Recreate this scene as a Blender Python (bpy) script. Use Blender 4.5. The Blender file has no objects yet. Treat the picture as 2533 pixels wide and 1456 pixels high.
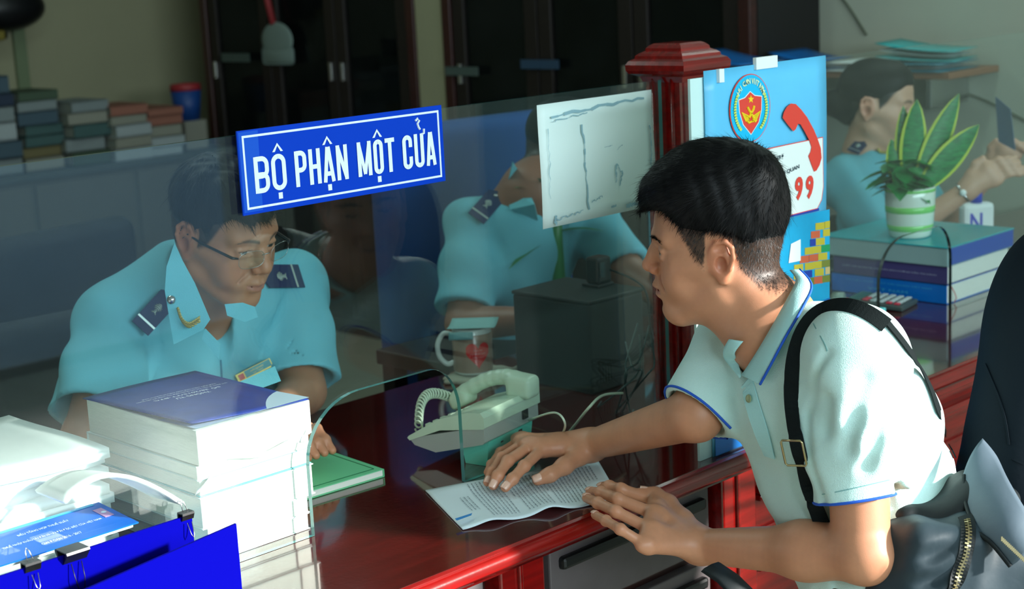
import bpy, bmesh, math, random
import numpy as np
from mathutils import Vector, Matrix
from mathutils.geometry import tessellate_polygon
random.seed(7); np.random.seed(7)
sc = bpy.context.scene
# ---------------------------------------------------------------- camera
FPX = 3940.0
def _u(v): v = np.array(v, float); return v/np.linalg.norm(v)
_X = _u((4042, -1013, FPX)); _Z = -_u((964, 19172, FPX)); _X = _u(_X-_Z*_X.dot(_Z)); _Y = np.cross(_Z, _X)
RC = np.array([_X, _Y, _Z])                 # camera axes (right, down, forward) -> world
CAM = np.array([0, 0, 1.59])
cd = bpy.data.cameras.new('camera'); cam = bpy.data.objects.new('camera', cd); sc.collection.objects.link(cam); sc.camera = cam
cd.sensor_width = 36; cd.lens = FPX/2533*36; cd.clip_start = .05; cd.clip_end = 200
_m = Matrix.Identity(4)
for i in range(3):
    _m[i][0] = RC[i][0]; _m[i][1] = -RC[i][1]; _m[i][2] = -RC[i][2]; _m[i][3] = CAM[i]
cam.matrix_world = _m
cd.dof.use_dof = True; cd.dof.focus_distance = 2.36; cd.dof.aperture_fstop = 5.6
# ---------------------------------------------------------------- colour management
sc.view_settings.view_transform = 'Standard'; sc.view_settings.look = 'None'
sc.view_settings.exposure = 0.5; sc.view_settings.gamma = 1.0; sc.view_settings.use_curve_mapping = False
# ---------------------------------------------------------------- sky, sun, daylight from the street side
w = bpy.data.worlds.new('sky'); sc.world = w; w.use_nodes = True
_nt = w.node_tree; _bg = _nt.nodes['Background']
_tc = _nt.nodes.new('ShaderNodeTexCoord'); _sep = _nt.nodes.new('ShaderNodeSeparateXYZ'); _cr = _nt.nodes.new('ShaderNodeValToRGB')
_nt.links.new(_tc.outputs['Generated'], _sep.inputs[0]); _nt.links.new(_sep.outputs['Z'], _cr.inputs[0]); _nt.links.new(_cr.outputs[0], _bg.inputs[0])
_cr.color_ramp.elements[0].position = 0; _cr.color_ramp.elements[0].color = (.62, .80, .86, 1)
_cr.color_ramp.elements[1].position = .6; _cr.color_ramp.elements[1].color = (.36, .60, .80, 1)
_bg.inputs[1].default_value = 1.3
_l = bpy.data.lights.new('sun', 'SUN'); _l.energy = 8; _l.angle = math.radians(3); _l.color = (1, .97, .90)
_o = bpy.data.objects.new('sun', _l); sc.collection.objects.link(_o)
SUN_FROM = Vector((.445, -.865, .33)).normalized()      # direction towards the sun, through the open street front
_o.rotation_euler = SUN_FROM.to_track_quat('Z', 'Y').to_euler()
# the bright open shop front behind the camera (daylight area light in the opening)
_l = bpy.data.lights.new('street_daylight', 'AREA'); _l.shape = 'RECTANGLE'; _l.size = 5.4; _l.size_y = 1.05; _l.energy = 125; _l.color = (.78, .95, 1)
_o = bpy.data.objects.new('street_daylight', _l); sc.collection.objects.link(_o)
_o.location = (1.5, -2.45, 2.2); _o.rotation_euler = (math.radians(80), 0, 0)
# fluorescent office ceiling lamps
for _x, _y, _e in ((1.6, 3.6, 10), (3.4, 5.0, 3), (4.2, 2.2, 6)):
    _l = bpy.data.lights.new('office_tube_light', 'AREA'); _l.shape = 'RECTANGLE'; _l.size = 1.2; _l.size_y = .12; _l.energy = _e; _l.color = (.75, 1, .95)
    _o = bpy.data.objects.new('office_tube_light', _l); sc.collection.objects.link(_o); _o.location = (_x, _y, 2.78)
# ---------------------------------------------------------------- helpers
COL = bpy.context.scene.collection
def raydir(u, v):
    return RC @ np.array([(u-1266.5)/FPX, (v-728)/FPX, 1.0])
def at(u, v, t): return CAM + raydir(u, v)*t                 # point at depth t
def atz(u, v, z):
    r = raydir(u, v); return CAM + r*((z-CAM[2])/r[2])
def aty(u, v, y):
    r = raydir(u, v); return CAM + r*(y/r[1])
def atx(u, v, x):
    r = raydir(u, v); return CAM + r*(x/r[0])
def eul(yaw, pitch, roll):
    cy, sy, cp, sp, cr, sr = np.cos(yaw), np.sin(yaw), np.cos(pitch), np.sin(pitch), np.cos(roll), np.sin(roll)
    return np.array([[cy,-sy,0],[sy,cy,0],[0,0,1]]) @ np.array([[cp,0,sp],[0,1,0],[-sp,0,cp]]) @ np.array([[1,0,0],[0,cr,-sr],[0,sr,cr]])
def srgb(r, g, b):
    def f(c):
        c = c/255.0
        return c/12.92 if c <= .04045 else ((c+.055)/1.055)**2.4
    return (f(r), f(g), f(b), 1.0)

def mat(name, col, rough=.5, metal=0, bump=0, bscale=50, var=0, vscale=8, attr=False, spec=.5, sss=0, coat=0, sheen=0, grain=None, btype='noise'):
    m = bpy.data.materials.new(name); m.use_nodes = True
    nt = m.node_tree; N = nt.nodes; L = nt.links
    p = N['Principled BSDF']
    p.inputs['Roughness'].default_value = rough
    p.inputs['Metallic'].default_value = metal
    p.inputs['Specular IOR Level'].default_value = spec
    p.inputs['Base Color'].default_value = col
    if coat: p.inputs['Coat Weight'].default_value = coat; p.inputs['Coat Roughness'].default_value = .05
    if sheen: p.inputs['Sheen Weight'].default_value = sheen
    if sss:
        p.inputs['Subsurface Weight'].default_value = sss
        p.inputs['Subsurface Radius'].default_value = (1, .35, .2)
        p.inputs['Subsurface Scale'].default_value = .006
    tc = N.new('ShaderNodeTexCoord')
    src = None
    if attr:
        a = N.new('ShaderNodeAttribute'); a.attribute_name = 'col'; src = a.outputs['Color']
        L.new(src, p.inputs['Base Color'])
    if var:
        n = N.new('ShaderNodeTexNoise'); n.inputs['Scale'].default_value = vscale; n.inputs['Detail'].default_value = 5
        mp = N.new('ShaderNodeMapping'); L.new(tc.outputs['Object'], mp.inputs[0]); L.new(mp.outputs[0], n.inputs['Vector'])
        if grain: mp.inputs['Scale'].default_value = grain
        r = N.new('ShaderNodeMapRange'); r.inputs[1].default_value = .3; r.inputs[2].default_value = .7
        r.inputs[3].default_value = 1-var; r.inputs[4].default_value = 1+var
        L.new(n.outputs[0], r.inputs[0])
        mx = N.new('ShaderNodeVectorMath'); mx.operation = 'MULTIPLY'
        if src: L.new(src, mx.inputs[0])
        else: mx.inputs[0].default_value = col[:3]
        L.new(r.outputs[0], mx.inputs[1]); L.new(mx.outputs[0], p.inputs['Base Color'])
    if bump:
        if btype == 'weave':
            n2 = N.new('ShaderNodeTexVoronoi')
        else:
            n2 = N.new('ShaderNodeTexNoise'); n2.inputs['Detail'].default_value = 3
        n2.inputs['Scale'].default_value = bscale
        L.new(tc.outputs['Object'], n2.inputs['Vector'])
        b = N.new('ShaderNodeBump'); b.inputs['Strength'].default_value = bump; b.inputs['Distance'].default_value = .002
        L.new(n2.outputs[0], b.inputs['Height']); L.new(b.outputs[0], p.inputs['Normal'])
    return m

def mesh_obj(name, V, F, m=None, parent=None, smooth=False, mats=None, fm=None, cols=None, autos=None):
    me = bpy.data.meshes.new(name)
    me.from_pydata([tuple(map(float, v)) for v in V], [], [tuple(map(int, f)) for f in F])
    if mats:
        for x in mats: me.materials.append(x)
        if fm is not None: me.polygons.foreach_set('material_index', list(fm))
    elif m: me.materials.append(m)
    if smooth: me.polygons.foreach_set('use_smooth', [True]*len(me.polygons))
    if cols is not None:
        a = me.color_attributes.new('col', 'FLOAT_COLOR', 'POINT')
        c = np.ones((len(V), 4), np.float32); c[:, :3] = cols
        a.data.foreach_set('color', c.ravel())
    me.update()
    o = bpy.data.objects.new(name, me); COL.objects.link(o)
    if parent is not None: o.parent = parent
    return o
def tag(o, label=None, cat=None, group=None, kind=None):
    if label: o['label'] = label
    if cat: o['category'] = cat
    if group: o['group'] = group
    if kind: o['kind'] = kind
    return o
def thing(name, label, cat, loc=(0,0,0), rz=0, group=None):
    o = bpy.data.objects.new(name, None); COL.objects.link(o); o.empty_display_size = .05
    o.location = tuple(map(float, loc)); o.rotation_euler = (0, 0, rz)
    return tag(o, label, cat, group)
def unparent_space(o, parent):
    """parent o (built in world coordinates) to a moved Empty without moving it"""
    o.parent = parent
    o.matrix_parent_inverse = Matrix.Translation(parent.location).inverted() if parent.rotation_euler[2] == 0 else \
        (Matrix.Translation(parent.location) @ Matrix.Rotation(parent.rotation_euler[2], 4, 'Z')).inverted()
    return o
def copy_tree(o, parent=None):
    c = o.copy(); COL.objects.link(c); c.parent = parent
    for ch in list(o.children): copy_tree(ch, c)
    return c

class MB:
    """collects shapes, builds ONE mesh"""
    def __init__(s): s.V = []; s.F = []; s.M = []
    def add(s, V, F, mi=0):
        b = len(s.V); s.V += [tuple(v) for v in V]; s.F += [tuple(i+b for i in f) for f in F]; s.M += [mi]*len(F); return s
    def box(s, c, size, rot=None, bev=0, mi=0, seg=2):
        bm = bmesh.new(); bmesh.ops.create_cube(bm, size=1)
        for v in bm.verts: v.co = Vector((v.co.x*size[0], v.co.y*size[1], v.co.z*size[2]))
        if bev: bmesh.ops.bevel(bm, geom=bm.edges[:], offset=bev, segments=seg, affect='EDGES', profile=.5)
        R = np.array(rot) if rot is not None else np.eye(3)
        V = [R @ np.array(v.co) + np.array(c) for v in bm.verts]; bm.verts.index_update()
        F = [[v.index for v in f.verts] for f in bm.faces]; bm.free()
        return s.add(V, F, mi)
    def bx(s, x0, x1, y0, y1, z0, z1, bev=0, mi=0):
        return s.box(((x0+x1)/2, (y0+y1)/2, (z0+z1)/2), (abs(x1-x0), abs(y1-y0), abs(z1-z0)), None, bev, mi)
    def tube(s, path, r, n=8, mi=0, cap=True, flat=None):
        P = [np.array(p, float) for p in path]; m = len(P)
        rr = r if hasattr(r, '__len__') else [r]*m
        V = []; up = None
        for i in range(m):
            t = P[min(i+1, m-1)]-P[max(i-1, 0)]; t = t/(np.linalg.norm(t)+1e-9)
            if up is None:
                up = np.array([0,0,1.]) if abs(t[2]) < .9 else np.array([1.,0,0])
            a = up - t*up.dot(t); a /= np.linalg.norm(a)+1e-9; b = np.cross(t, a); up = a
            for k in range(n):
                an = 2*math.pi*k/n
                V.append(P[i] + rr[i]*(math.cos(an)*a*(flat or 1) + math.sin(an)*b))
        F = []
        for i in range(m-1):
            for k in range(n):
                F.append((i*n+k, i*n+(k+1)%n, (i+1)*n+(k+1)%n, (i+1)*n+k))
        if cap: F.append(tuple(range(n))[::-1]); F.append(tuple((m-1)*n+k for k in range(n)))
        return s.add(V, F, mi)
    def lathe(s, prof, c=(0,0,0), n=32, mi=0, R=None):
        V = []; F = []; m = len(prof)
        for (r, z) in prof:
            for k in range(n):
                a = 2*math.pi*k/n; p = np.array([r*math.cos(a), r*math.sin(a), z])
                if R is not None: p = R @ p
                V.append(p+np.array(c))
        for i in range(m-1):
            for k in range(n): F.append((i*n+k, i*n+(k+1)%n, (i+1)*n+(k+1)%n, (i+1)*n+k))
        return s.add(V, F, mi)
    def prism(s, poly, o, ex, ey, th, mi=0):
        """polygon (2D) in plane o+ex*x+ey*y extruded by th along ex x ey"""
        o = np.array(o, float); ex = np.array(ex, float); ey = np.array(ey, float); n = np.cross(ex, ey); n /= np.linalg.norm(n)
        k = len(poly)
        V = [o+ex*p[0]+ey*p[1] for p in poly]+[o+ex*p[0]+ey*p[1]+n*th for p in poly]
        tri = tessellate_polygon([[Vector((p[0], p[1], 0)) for p in poly]])
        area = sum(poly[i][0]*poly[(i+1) % k][1]-poly[(i+1) % k][0]*poly[i][1] for i in range(k))
        F = []
        for t in tri:
            a, b, c = t
            cr = (poly[b][0]-poly[a][0])*(poly[c][1]-poly[a][1])-(poly[b][1]-poly[a][1])*(poly[c][0]-poly[a][0])
            if cr < 0: t = (a, c, b)
            F.append((t[0]+k, t[1]+k, t[2]+k)); F.append((t[2], t[1], t[0]))
        for i in range(k):
            j = (i+1) % k
            F.append((i, j, j+k, i+k) if area > 0 else (j, i, i+k, j+k))
        return s.add(V, F, mi)
    def grid(s, fn, nu, nv, mi=0, th=0):
        V = [fn(i/(nu-1), j/(nv-1)) for i in range(nu) for j in range(nv)]
        F = [(i*nv+j, (i+1)*nv+j, (i+1)*nv+j+1, i*nv+j+1) for i in range(nu-1) for j in range(nv-1)]
        return s.add(V, F, mi)
    def ball(s, c, r, n=12, mi=0):
        r = r if hasattr(r, '__len__') else (r, r, r)
        prof = [(math.sin(math.pi*i/n), -math.cos(math.pi*i/n)) for i in range(n+1)]
        V = []; F = []; m = n*2
        for (a, z) in prof:
            for k in range(m):
                t = 2*math.pi*k/m; V.append((c[0]+r[0]*a*math.cos(t), c[1]+r[1]*a*math.sin(t), c[2]+r[2]*z))
        for i in range(n):
            for k in range(m): F.append((i*m+k, i*m+(k+1) % m, (i+1)*m+(k+1) % m, (i+1)*m+k))
        return s.add(V, F, mi)
    def build(s, name, m=None, parent=None, smooth=False, mats=None, world=None):
        o = mesh_obj(name, s.V, s.F, m, None, smooth, mats, s.M if mats else None)
        if parent is not None:
            if world: unparent_space(o, parent)
            else: o.parent = parent
        return o
def smooth_angle(o, ang=40):
    me = o.data
    me.polygons.foreach_set('use_smooth', [True]*len(me.polygons))
    bm = bmesh.new(); bm.from_mesh(me); th = math.radians(ang)
    for e in bm.edges:
        if len(e.link_faces) == 2 and e.calc_face_angle(0) > th: e.smooth = False
    bm.to_mesh(me); bm.free(); return o

def solidify(o, th, off=0):
    md = o.modifiers.new('s', 'SOLIDIFY'); md.thickness = th; md.offset = off; return o
_fontcache = {}
def text_mesh(body, size=1.0, bold=0.0, align='CENTER', shear=0, space=1.0, res=3):
    key = (body, size, bold, align, shear, space)
    if key in _fontcache: return _fontcache[key]
    cu = bpy.data.curves.new('t', 'FONT'); cu.body = body; cu.size = size; cu.offset = bold; cu.align_x = align; cu.align_y = 'CENTER'
    cu.resolution_u = res; cu.shear = shear; cu.space_character = space
    ob = bpy.data.objects.new('t', cu); COL.objects.link(ob)
    dg = bpy.context.evaluated_depsgraph_get()
    me = ob.evaluated_get(dg).to_mesh()
    V = [tuple(v.co) for v in me.vertices]; F = [tuple(p.vertices) for p in me.polygons]
    ob.evaluated_get(dg).to_mesh_clear()
    bpy.data.objects.remove(ob); bpy.data.curves.remove(cu)
    _fontcache[key] = (V, F); return V, F
def add_text(mb, body, o, ex, ey, w=None, h=None, mi=0, off=.0006, bold=0.0, shear=0, align='CENTER', space=1.0):
    """lettering centred at o on the plane (ex, ey), stretched to width w, height h"""
    V, F = text_mesh(body, 1.0, bold, align, shear, space)
    if not V: return
    A = np.array(V); mn = A.min(0); mx = A.max(0); c = (mn+mx)/2; sz = mx-mn
    sy = h/sz[1] if h else (w/sz[0]); sx = w/sz[0] if w else sy
    ex = np.array(ex, float); ey = np.array(ey, float); n = np.cross(ex, ey); n /= np.linalg.norm(n)
    W = [np.array(o)+ex*(v[0]-c[0])*sx+ey*(v[1]-c[1])*sy+n*off for v in A]
    mb.add(W, F, mi)

# ------------------------------------------------ implicit (SDF) modelling, for bodies, hair mass and cloth
class SDF:
    def __init__(s): s.ops = []
    def cone(s, a, b, ra, rb, k=.01, op='u'):
        a = np.array(a, float); b = np.array(b, float)
        lo = np.minimum(a-ra, b-rb); hi = np.maximum(a+ra, b+rb)
        def f(P):
            ba = b-a; l2 = ba@ba
            h = np.clip(((P-a)@ba)/max(l2, 1e-12), 0, 1)
            return np.sqrt((((P-a)-h[:, None]*ba)**2).sum(1)) - (ra+(rb-ra)*h)
        s.ops.append((op, f, k, lo, hi)); return s
    def chain(s, pts, rs, k=.01, op='u'):
        for i in range(len(pts)-1): s.cone(pts[i], pts[i+1], rs[i], rs[i+1], k, op)
        return s
    def ell(s, c, r, k=.01, R=None, op='u'):
        c = np.array(c, float); r = np.array(r, float)
        R_ = np.eye(3) if R is None else np.array(R, float)
        ext = np.sqrt(((R_*r[None, :])**2).sum(1)); lo = c-ext; hi = c+ext
        def f(P):
            q = (P-c)@R_
            k0 = np.sqrt(((q/r)**2).sum(1)); k1 = np.sqrt(((q/(r*r))**2).sum(1))
            return k0*(k0-1)/(k1+1e-9)
        s.ops.append((op, f, k, lo, hi)); return s
    def rbox(s, c, half, rad, k=.01, R=None, op='u'):
        c = np.array(c, float); half = np.array(half, float)
        R_ = np.eye(3) if R is None else np.array(R, float)
        ext = np.abs(R_)@half; lo = c-ext; hi = c+ext
        def f(P):
            q = np.abs((P-c)@R_)-(half-rad)
            return np.sqrt((np.maximum(q, 0)**2).sum(1))+np.minimum(q.max(1), 0)-rad
        s.ops.append((op, f, k, lo, hi)); return s
    def plane(s, p, n, k=.004):
        """keep the side that n points away from"""
        p = np.array(p, float); n = np.array(n, float); n = n/np.linalg.norm(n)
        s.ops.append(('i', lambda P: (P-p)@n, k, np.full(3, -1e9), np.full(3, 1e9))); return s
    def fn(s, f, lo, hi, k=.004, op='u'):
        s.ops.append((op, f, k, np.array(lo, float), np.array(hi, float))); return s
    def xf(s, R, t):
        """rigid transform of everything so far"""
        R = np.array(R); t = np.array(t); new = []
        for (op, f, k, lo, hi) in s.ops:
            if lo[0] < -1e8: nl, nh = lo, hi
            else:
                c = (lo+hi)/2; e = (hi-lo)/2; c2 = R@c+t; e2 = np.abs(R)@e; nl, nh = c2-e2, c2+e2
            new.append((op, (lambda P, f=f: f((P-t)@R)), k, nl, nh))
        s.ops = new; return s
    def merge(s, o): s.ops += o.ops; return s
    def ev(s, P, lo=None, hi=None):
        d = np.full(len(P), 1.0); km = max(o_[2] for o_ in s.ops if o_[0] != 'd')+.004
        for (op, f, k, a, b) in s.ops:
            if lo is not None:
                if (a-k-km > hi).any() or (b+k+km < lo).any():
                    continue
            e = f(P)
            if op == 'u':
                h = np.maximum(k-np.abs(d-e), 0)/max(k, 1e-9); d = np.minimum(d, e)-h*h*k*.25
            elif op == 's':
                e = -e; h = np.maximum(k-np.abs(d-e), 0)/max(k, 1e-9); d = np.maximum(d, e)+h*h*k*.25
            elif op == 'i':
                h = np.maximum(k-np.abs(d-e), 0)/max(k, 1e-9); d = np.maximum(d, e)+h*h*k*.25
            elif op == 'd':          # displacement: adds f
                d = d+e
        return d
    def bounds(s):
        lo = np.full(3, 1e9); hi = -lo
        for (op, f, k, a, b) in s.ops:
            if op == 'u': lo = np.minimum(lo, a-k); hi = np.maximum(hi, b+k)
        return lo-.01, hi+.01
    def mesh(s, h, B=14):
        lo, hi = s.bounds(); n = np.ceil((hi-lo)/h).astype(int)+1; nb = (n+B-1)//B
        g = np.arange(B+1); ii, jj, kk = np.meshgrid(g, g, g, indexing='ij'); loc = np.stack([ii, jj, kk], -1).reshape(-1, 3)
        # coarse cull: evaluate block centres
        bi = np.stack(np.meshgrid(*[np.arange(x) for x in nb], indexing='ij'), -1).reshape(-1, 3)
        keep = []
        rad = h*B*.5*1.74
        boxes = [(a, b, k) for (op, f, k, a, b) in s.ops if op == 'u']
        for q in bi:
            l = lo+q*B*h; u = l+B*h
            if any(not ((a-k*2-.006 > u).any() or (b+k*2+.006 < l).any()) for a, b, k in boxes): keep.append(q)
        keys = []; verts = []; quads = []
        W = int(n.max())+B*2+5
        def key(c): return (c[:, 0].astype(np.int64)*W+c[:, 1])*W+c[:, 2]
        edges = [((0,0,0),(1,0,0)),((0,1,0),(1,1,0)),((0,0,1),(1,0,1)),((0,1,1),(1,1,1)),
                 ((0,0,0),(0,1,0)),((1,0,0),(1,1,0)),((0,0,1),(0,1,1)),((1,0,1),(1,1,1)),
                 ((0,0,0),(0,0,1)),((1,0,0),(1,0,1)),((0,1,0),(0,1,1)),((1,1,0),(1,1,1))]
        for q in keep:
            l = lo+q*B*h; u = l+B*h
            c = (l+u)/2
            d0 = s.ev(c[None, :], l, u)[0]
            if abs(d0) > rad*2.5+.02: continue
            D = s.ev(lo+(loc+q*B)*h, l, u).reshape(B+1, B+1, B+1)
            neg = D < 0
            if neg.all() or not neg.any(): continue
            corner = sum(neg[a:a+B, b:b+B, c_:c_+B].astype(int) for a in (0,1) for b in (0,1) for c_ in (0,1))
            act = np.argwhere((corner > 0) & (corner < 8))
            if not len(act): continue
            acc = np.zeros((len(act), 3)); cnt = np.zeros(len(act))
            for (e0, e1) in edges:
                e0 = np.array(e0); e1 = np.array(e1)
                A = act+e0; Bq = act+e1
                da = D[A[:, 0], A[:, 1], A[:, 2]]; db = D[Bq[:, 0], Bq[:, 1], Bq[:, 2]]
                m = (da < 0) != (db < 0)
                t = np.where(m, da/(da-db+1e-20), 0)
                acc += np.where(m[:, None], A+(Bq-A)*t[:, None], 0); cnt += m
            verts.append(l+acc/cnt[:, None]*h); keys.append(key(act+q*B))
            for ax in range(3):
                e = np.eye(3, dtype=int)[ax]; o1 = np.eye(3, dtype=int)[(ax+1) % 3]; o2 = np.eye(3, dtype=int)[(ax+2) % 3]
                sl0 = neg[:B, :B, :B]; sl1 = neg[e[0]:B+e[0], e[1]:B+e[1], e[2]:B+e[2]]
                for flag in (True, False):
                    w = np.argwhere((sl0 == flag) & (sl1 != flag))
                    if not len(w): continue
                    g0 = w+q*B
                    ok = (g0[:, (ax+1) % 3] > 0) & (g0[:, (ax+2) % 3] > 0); g0 = g0[ok]
                    c0 = key(g0-o1-o2); c1 = key(g0-o2); c2 = key(g0); c3 = key(g0-o1)
                    Q = np.stack([c0, c1, c2, c3], 1)
                    quads.append(Q if flag else Q[:, ::-1])
        K = np.concatenate(keys); V = np.concatenate(verts); Q = np.concatenate(quads)
        o = np.argsort(K); K = K[o]; V = V[o]
        idx = np.searchsorted(K, Q); idx = np.clip(idx, 0, len(K)-1)
        good = (K[idx] == Q).all(1); idx = idx[good]
        # one light smoothing pass
        for _ in range(2):
            S = np.zeros_like(V); C_ = np.zeros(len(V))
            for a, b in ((0,1),(1,2),(2,3),(3,0)):
                np.add.at(S, idx[:, a], V[idx[:, b]]); np.add.at(C_, idx[:, a], 1)
                np.add.at(S, idx[:, b], V[idx[:, a]]); np.add.at(C_, idx[:, b], 1)
            V = V*.5+S/np.maximum(C_, 1)[:, None]*.5
        return V, idx
def sdf_obj(name, s, h, m, parent=None, cols=None, world=True):
    V, F = s.mesh(h)
    me = bpy.data.meshes.new(name)
    me.vertices.add(len(V)); me.vertices.foreach_set('co', V.astype(np.float32).ravel())
    me.loops.add(F.size); me.loops.foreach_set('vertex_index', F.astype(np.int32).ravel())
    me.polygons.add(len(F)); me.polygons.foreach_set('loop_start', (np.arange(len(F))*4).astype(np.int32))
    me.polygons.foreach_set('use_smooth', np.ones(len(F), bool))
    me.update(calc_edges=True); me.validate()
    me.materials.append(m)
    if cols is not None:
        a = me.color_attributes.new('col', 'FLOAT_COLOR', 'POINT'); c = np.ones((len(V), 4), np.float32); c[:, :3] = cols(V)
        a.data.foreach_set('color', c.ravel())
    o = bpy.data.objects.new(name, me); COL.objects.link(o)
    if parent is not None:
        if world: unparent_space(o, parent)
        else: o.parent = parent
    return o
def mix(a, b, t):
    t = np.clip(t, 0, 1)[:, None]; return a*(1-t)+b*t
def hashn(P, f):
    """cheap smooth value noise for albedo variation"""
    return (np.sin(P[:, 0]*f+1.3*np.sin(P[:, 1]*f*1.7))+np.sin(P[:, 1]*f*1.3+1.1*np.sin(P[:, 2]*f*1.9))+np.sin(P[:, 2]*f*1.1+1.7*np.sin(P[:, 0]*f*1.4)))/3
def raw_obj(name, V, F, m, parent, cols=None):
    me = bpy.data.meshes.new(name); me.vertices.add(len(V)); me.vertices.foreach_set('co', V.astype(np.float32).ravel())
    me.loops.add(F.size); me.loops.foreach_set('vertex_index', F.astype(np.int32).ravel())
    me.polygons.add(len(F)); me.polygons.foreach_set('loop_start', (np.arange(len(F))*4).astype(np.int32))
    me.polygons.foreach_set('use_smooth', np.ones(len(F), bool)); me.update(calc_edges=True); me.validate()
    me.materials.append(m)
    if cols is not None:
        a = me.color_attributes.new('col', 'FLOAT_COLOR', 'POINT'); c = np.ones((len(V), 4), np.float32); c[:, :3] = cols
        a.data.foreach_set('color', c.ravel())
    o = bpy.data.objects.new(name, me); COL.objects.link(o)
    if parent is not None: unparent_space(o, parent)
    return o
def hit(s, u, v, t0=1.5, t1=4.5, off=.0):
    """point where the line of sight through (u, v) meets the surface of s, and its outward normal"""
    r = raydir(u, v); t = t0
    for _ in range(110):
        q_ = CAM+r*t; d = min(s.ev(q_[None, :], q_-.07, q_+.07)[0], .06)
        if d < .0006: break
        t += max(d*.7, .0006)
        if t > t1: return None, None
    p = CAM+r*t; e = .002
    pp_ = np.concatenate([p+np.eye(3)*e, p-np.eye(3)*e]); vv_ = s.ev(pp_, p-.02, p+.02); g = vv_[:3]-vv_[3:]; g /= np.linalg.norm(g)+1e-9
    return p+g*off, g
def spline(pts, n):
    P = [np.array(p, float) for p in pts]; out = []; m = len(P)-1
    for q in range(n+1):
        x = q/n*m; i = min(int(x), m-1); t = x-i
        p0, p1, p2, p3 = P[max(i-1, 0)], P[i], P[i+1], P[min(i+2, m)]
        out.append(.5*((2*p1)+(-p0+p2)*t+(2*p0-5*p1+4*p2-p3)*t*t+(-p0+3*p1-3*p2+p3)*t**3))
    return out
def ribbon_on(s, name, uv, width, m, parent, off=.002, th=.0015, n=30, t0=1.5, face=0):
    """a strap lying on surface s along photo-measured points; it is built on the surface itself"""
    Q = spline([(a, b, 0) for a, b in uv], n); V = []; last = None
    ps = []
    for q in Q:
        p, g = hit(s, q[0], q[1], t0)
        if p is None: 
            if last is None: continue
            p, g = last
        if face: c_ = (CAM-p)/np.linalg.norm(CAM-p); g = g*(1-face)+c_*face; g /= np.linalg.norm(g)
        ps.append((p+g*off, g)); last = (p, g)
    for _ in range(8):
        ps = [ps[0]]+[((ps[i-1][0]+ps[i][0]*2+ps[i+1][0])/4, ps[i][1]) for i in range(1, len(ps)-1)]+[ps[-1]]
    for i, (p, g) in enumerate(ps):
        t = ps[min(i+1, len(ps)-1)][0]-ps[max(i-1, 0)][0]; t = t/(np.linalg.norm(t)+1e-9); b = np.cross(t, g); b /= np.linalg.norm(b)+1e-9
        for a_, c_ in ((-.5, 0), (.5, 0), (.5, 1), (-.5, 1)): V.append(p+b*width*a_+g*th*c_)
    k = len(ps); F = []
    for i in range(k-1):
        for j in range(4): F.append((i*4+j, i*4+(j+1) % 4, (i+1)*4+(j+1) % 4, (i+1)*4+j))
    F.append((3, 2, 1, 0)); F.append(tuple((k-1)*4+j for j in range(4)))
    o = mesh_obj(name, V, F, m); 
    if parent is not None: unparent_space(o, parent)
    return o
# ---------------------------------------------------------------- materials
def wood_mat(name, c, rough=.22, coat=.6, var=.35):
    return mat(name, c, rough, coat=coat, var=var, vscale=6, grain=(1, 14, 14), bump=.05, bscale=120)
M_RED = wood_mat('red_varnished_wood', srgb(128, 11, 9))
M_TOP = wood_mat('dark_red_varnished_top', srgb(74, 9, 8), .12, .9, .25)
M_DARKWOOD = wood_mat('near_black_wood', srgb(26, 17, 15), .5, .0, .3)
M_MAROON = wood_mat('maroon_wood', srgb(52, 16, 14), .4, .2, .3)
M_WALL = mat('olive_cream_wall', srgb(152, 149, 120), .85, var=.04, vscale=3, bump=.1, bscale=40)
M_WALL2 = mat('pale_wall', srgb(176, 180, 164), .85, var=.04, vscale=3)
M_FLOOR = mat('grey_green_tile', srgb(152, 156, 138), .3, var=.06, vscale=6)
M_GROUT = mat('grout', srgb(96, 98, 88), .8)
M_WHITE = mat('white_paper', srgb(236, 240, 238), .75, var=.02, vscale=30)
M_PAGES = mat('page_edges', srgb(232, 232, 222), .8, var=.07, vscale=40, grain=(1, 1, 40), bump=.3, bscale=300)
M_BLACK = mat('black_plastic', srgb(16, 18, 20), .38)
M_STEEL = mat('bright_metal', srgb(200, 200, 200), .25, metal=1)
M_GREYPANEL = mat('grey_drawer_front', srgb(92, 84, 86), .45, var=.08, vscale=20)

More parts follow.
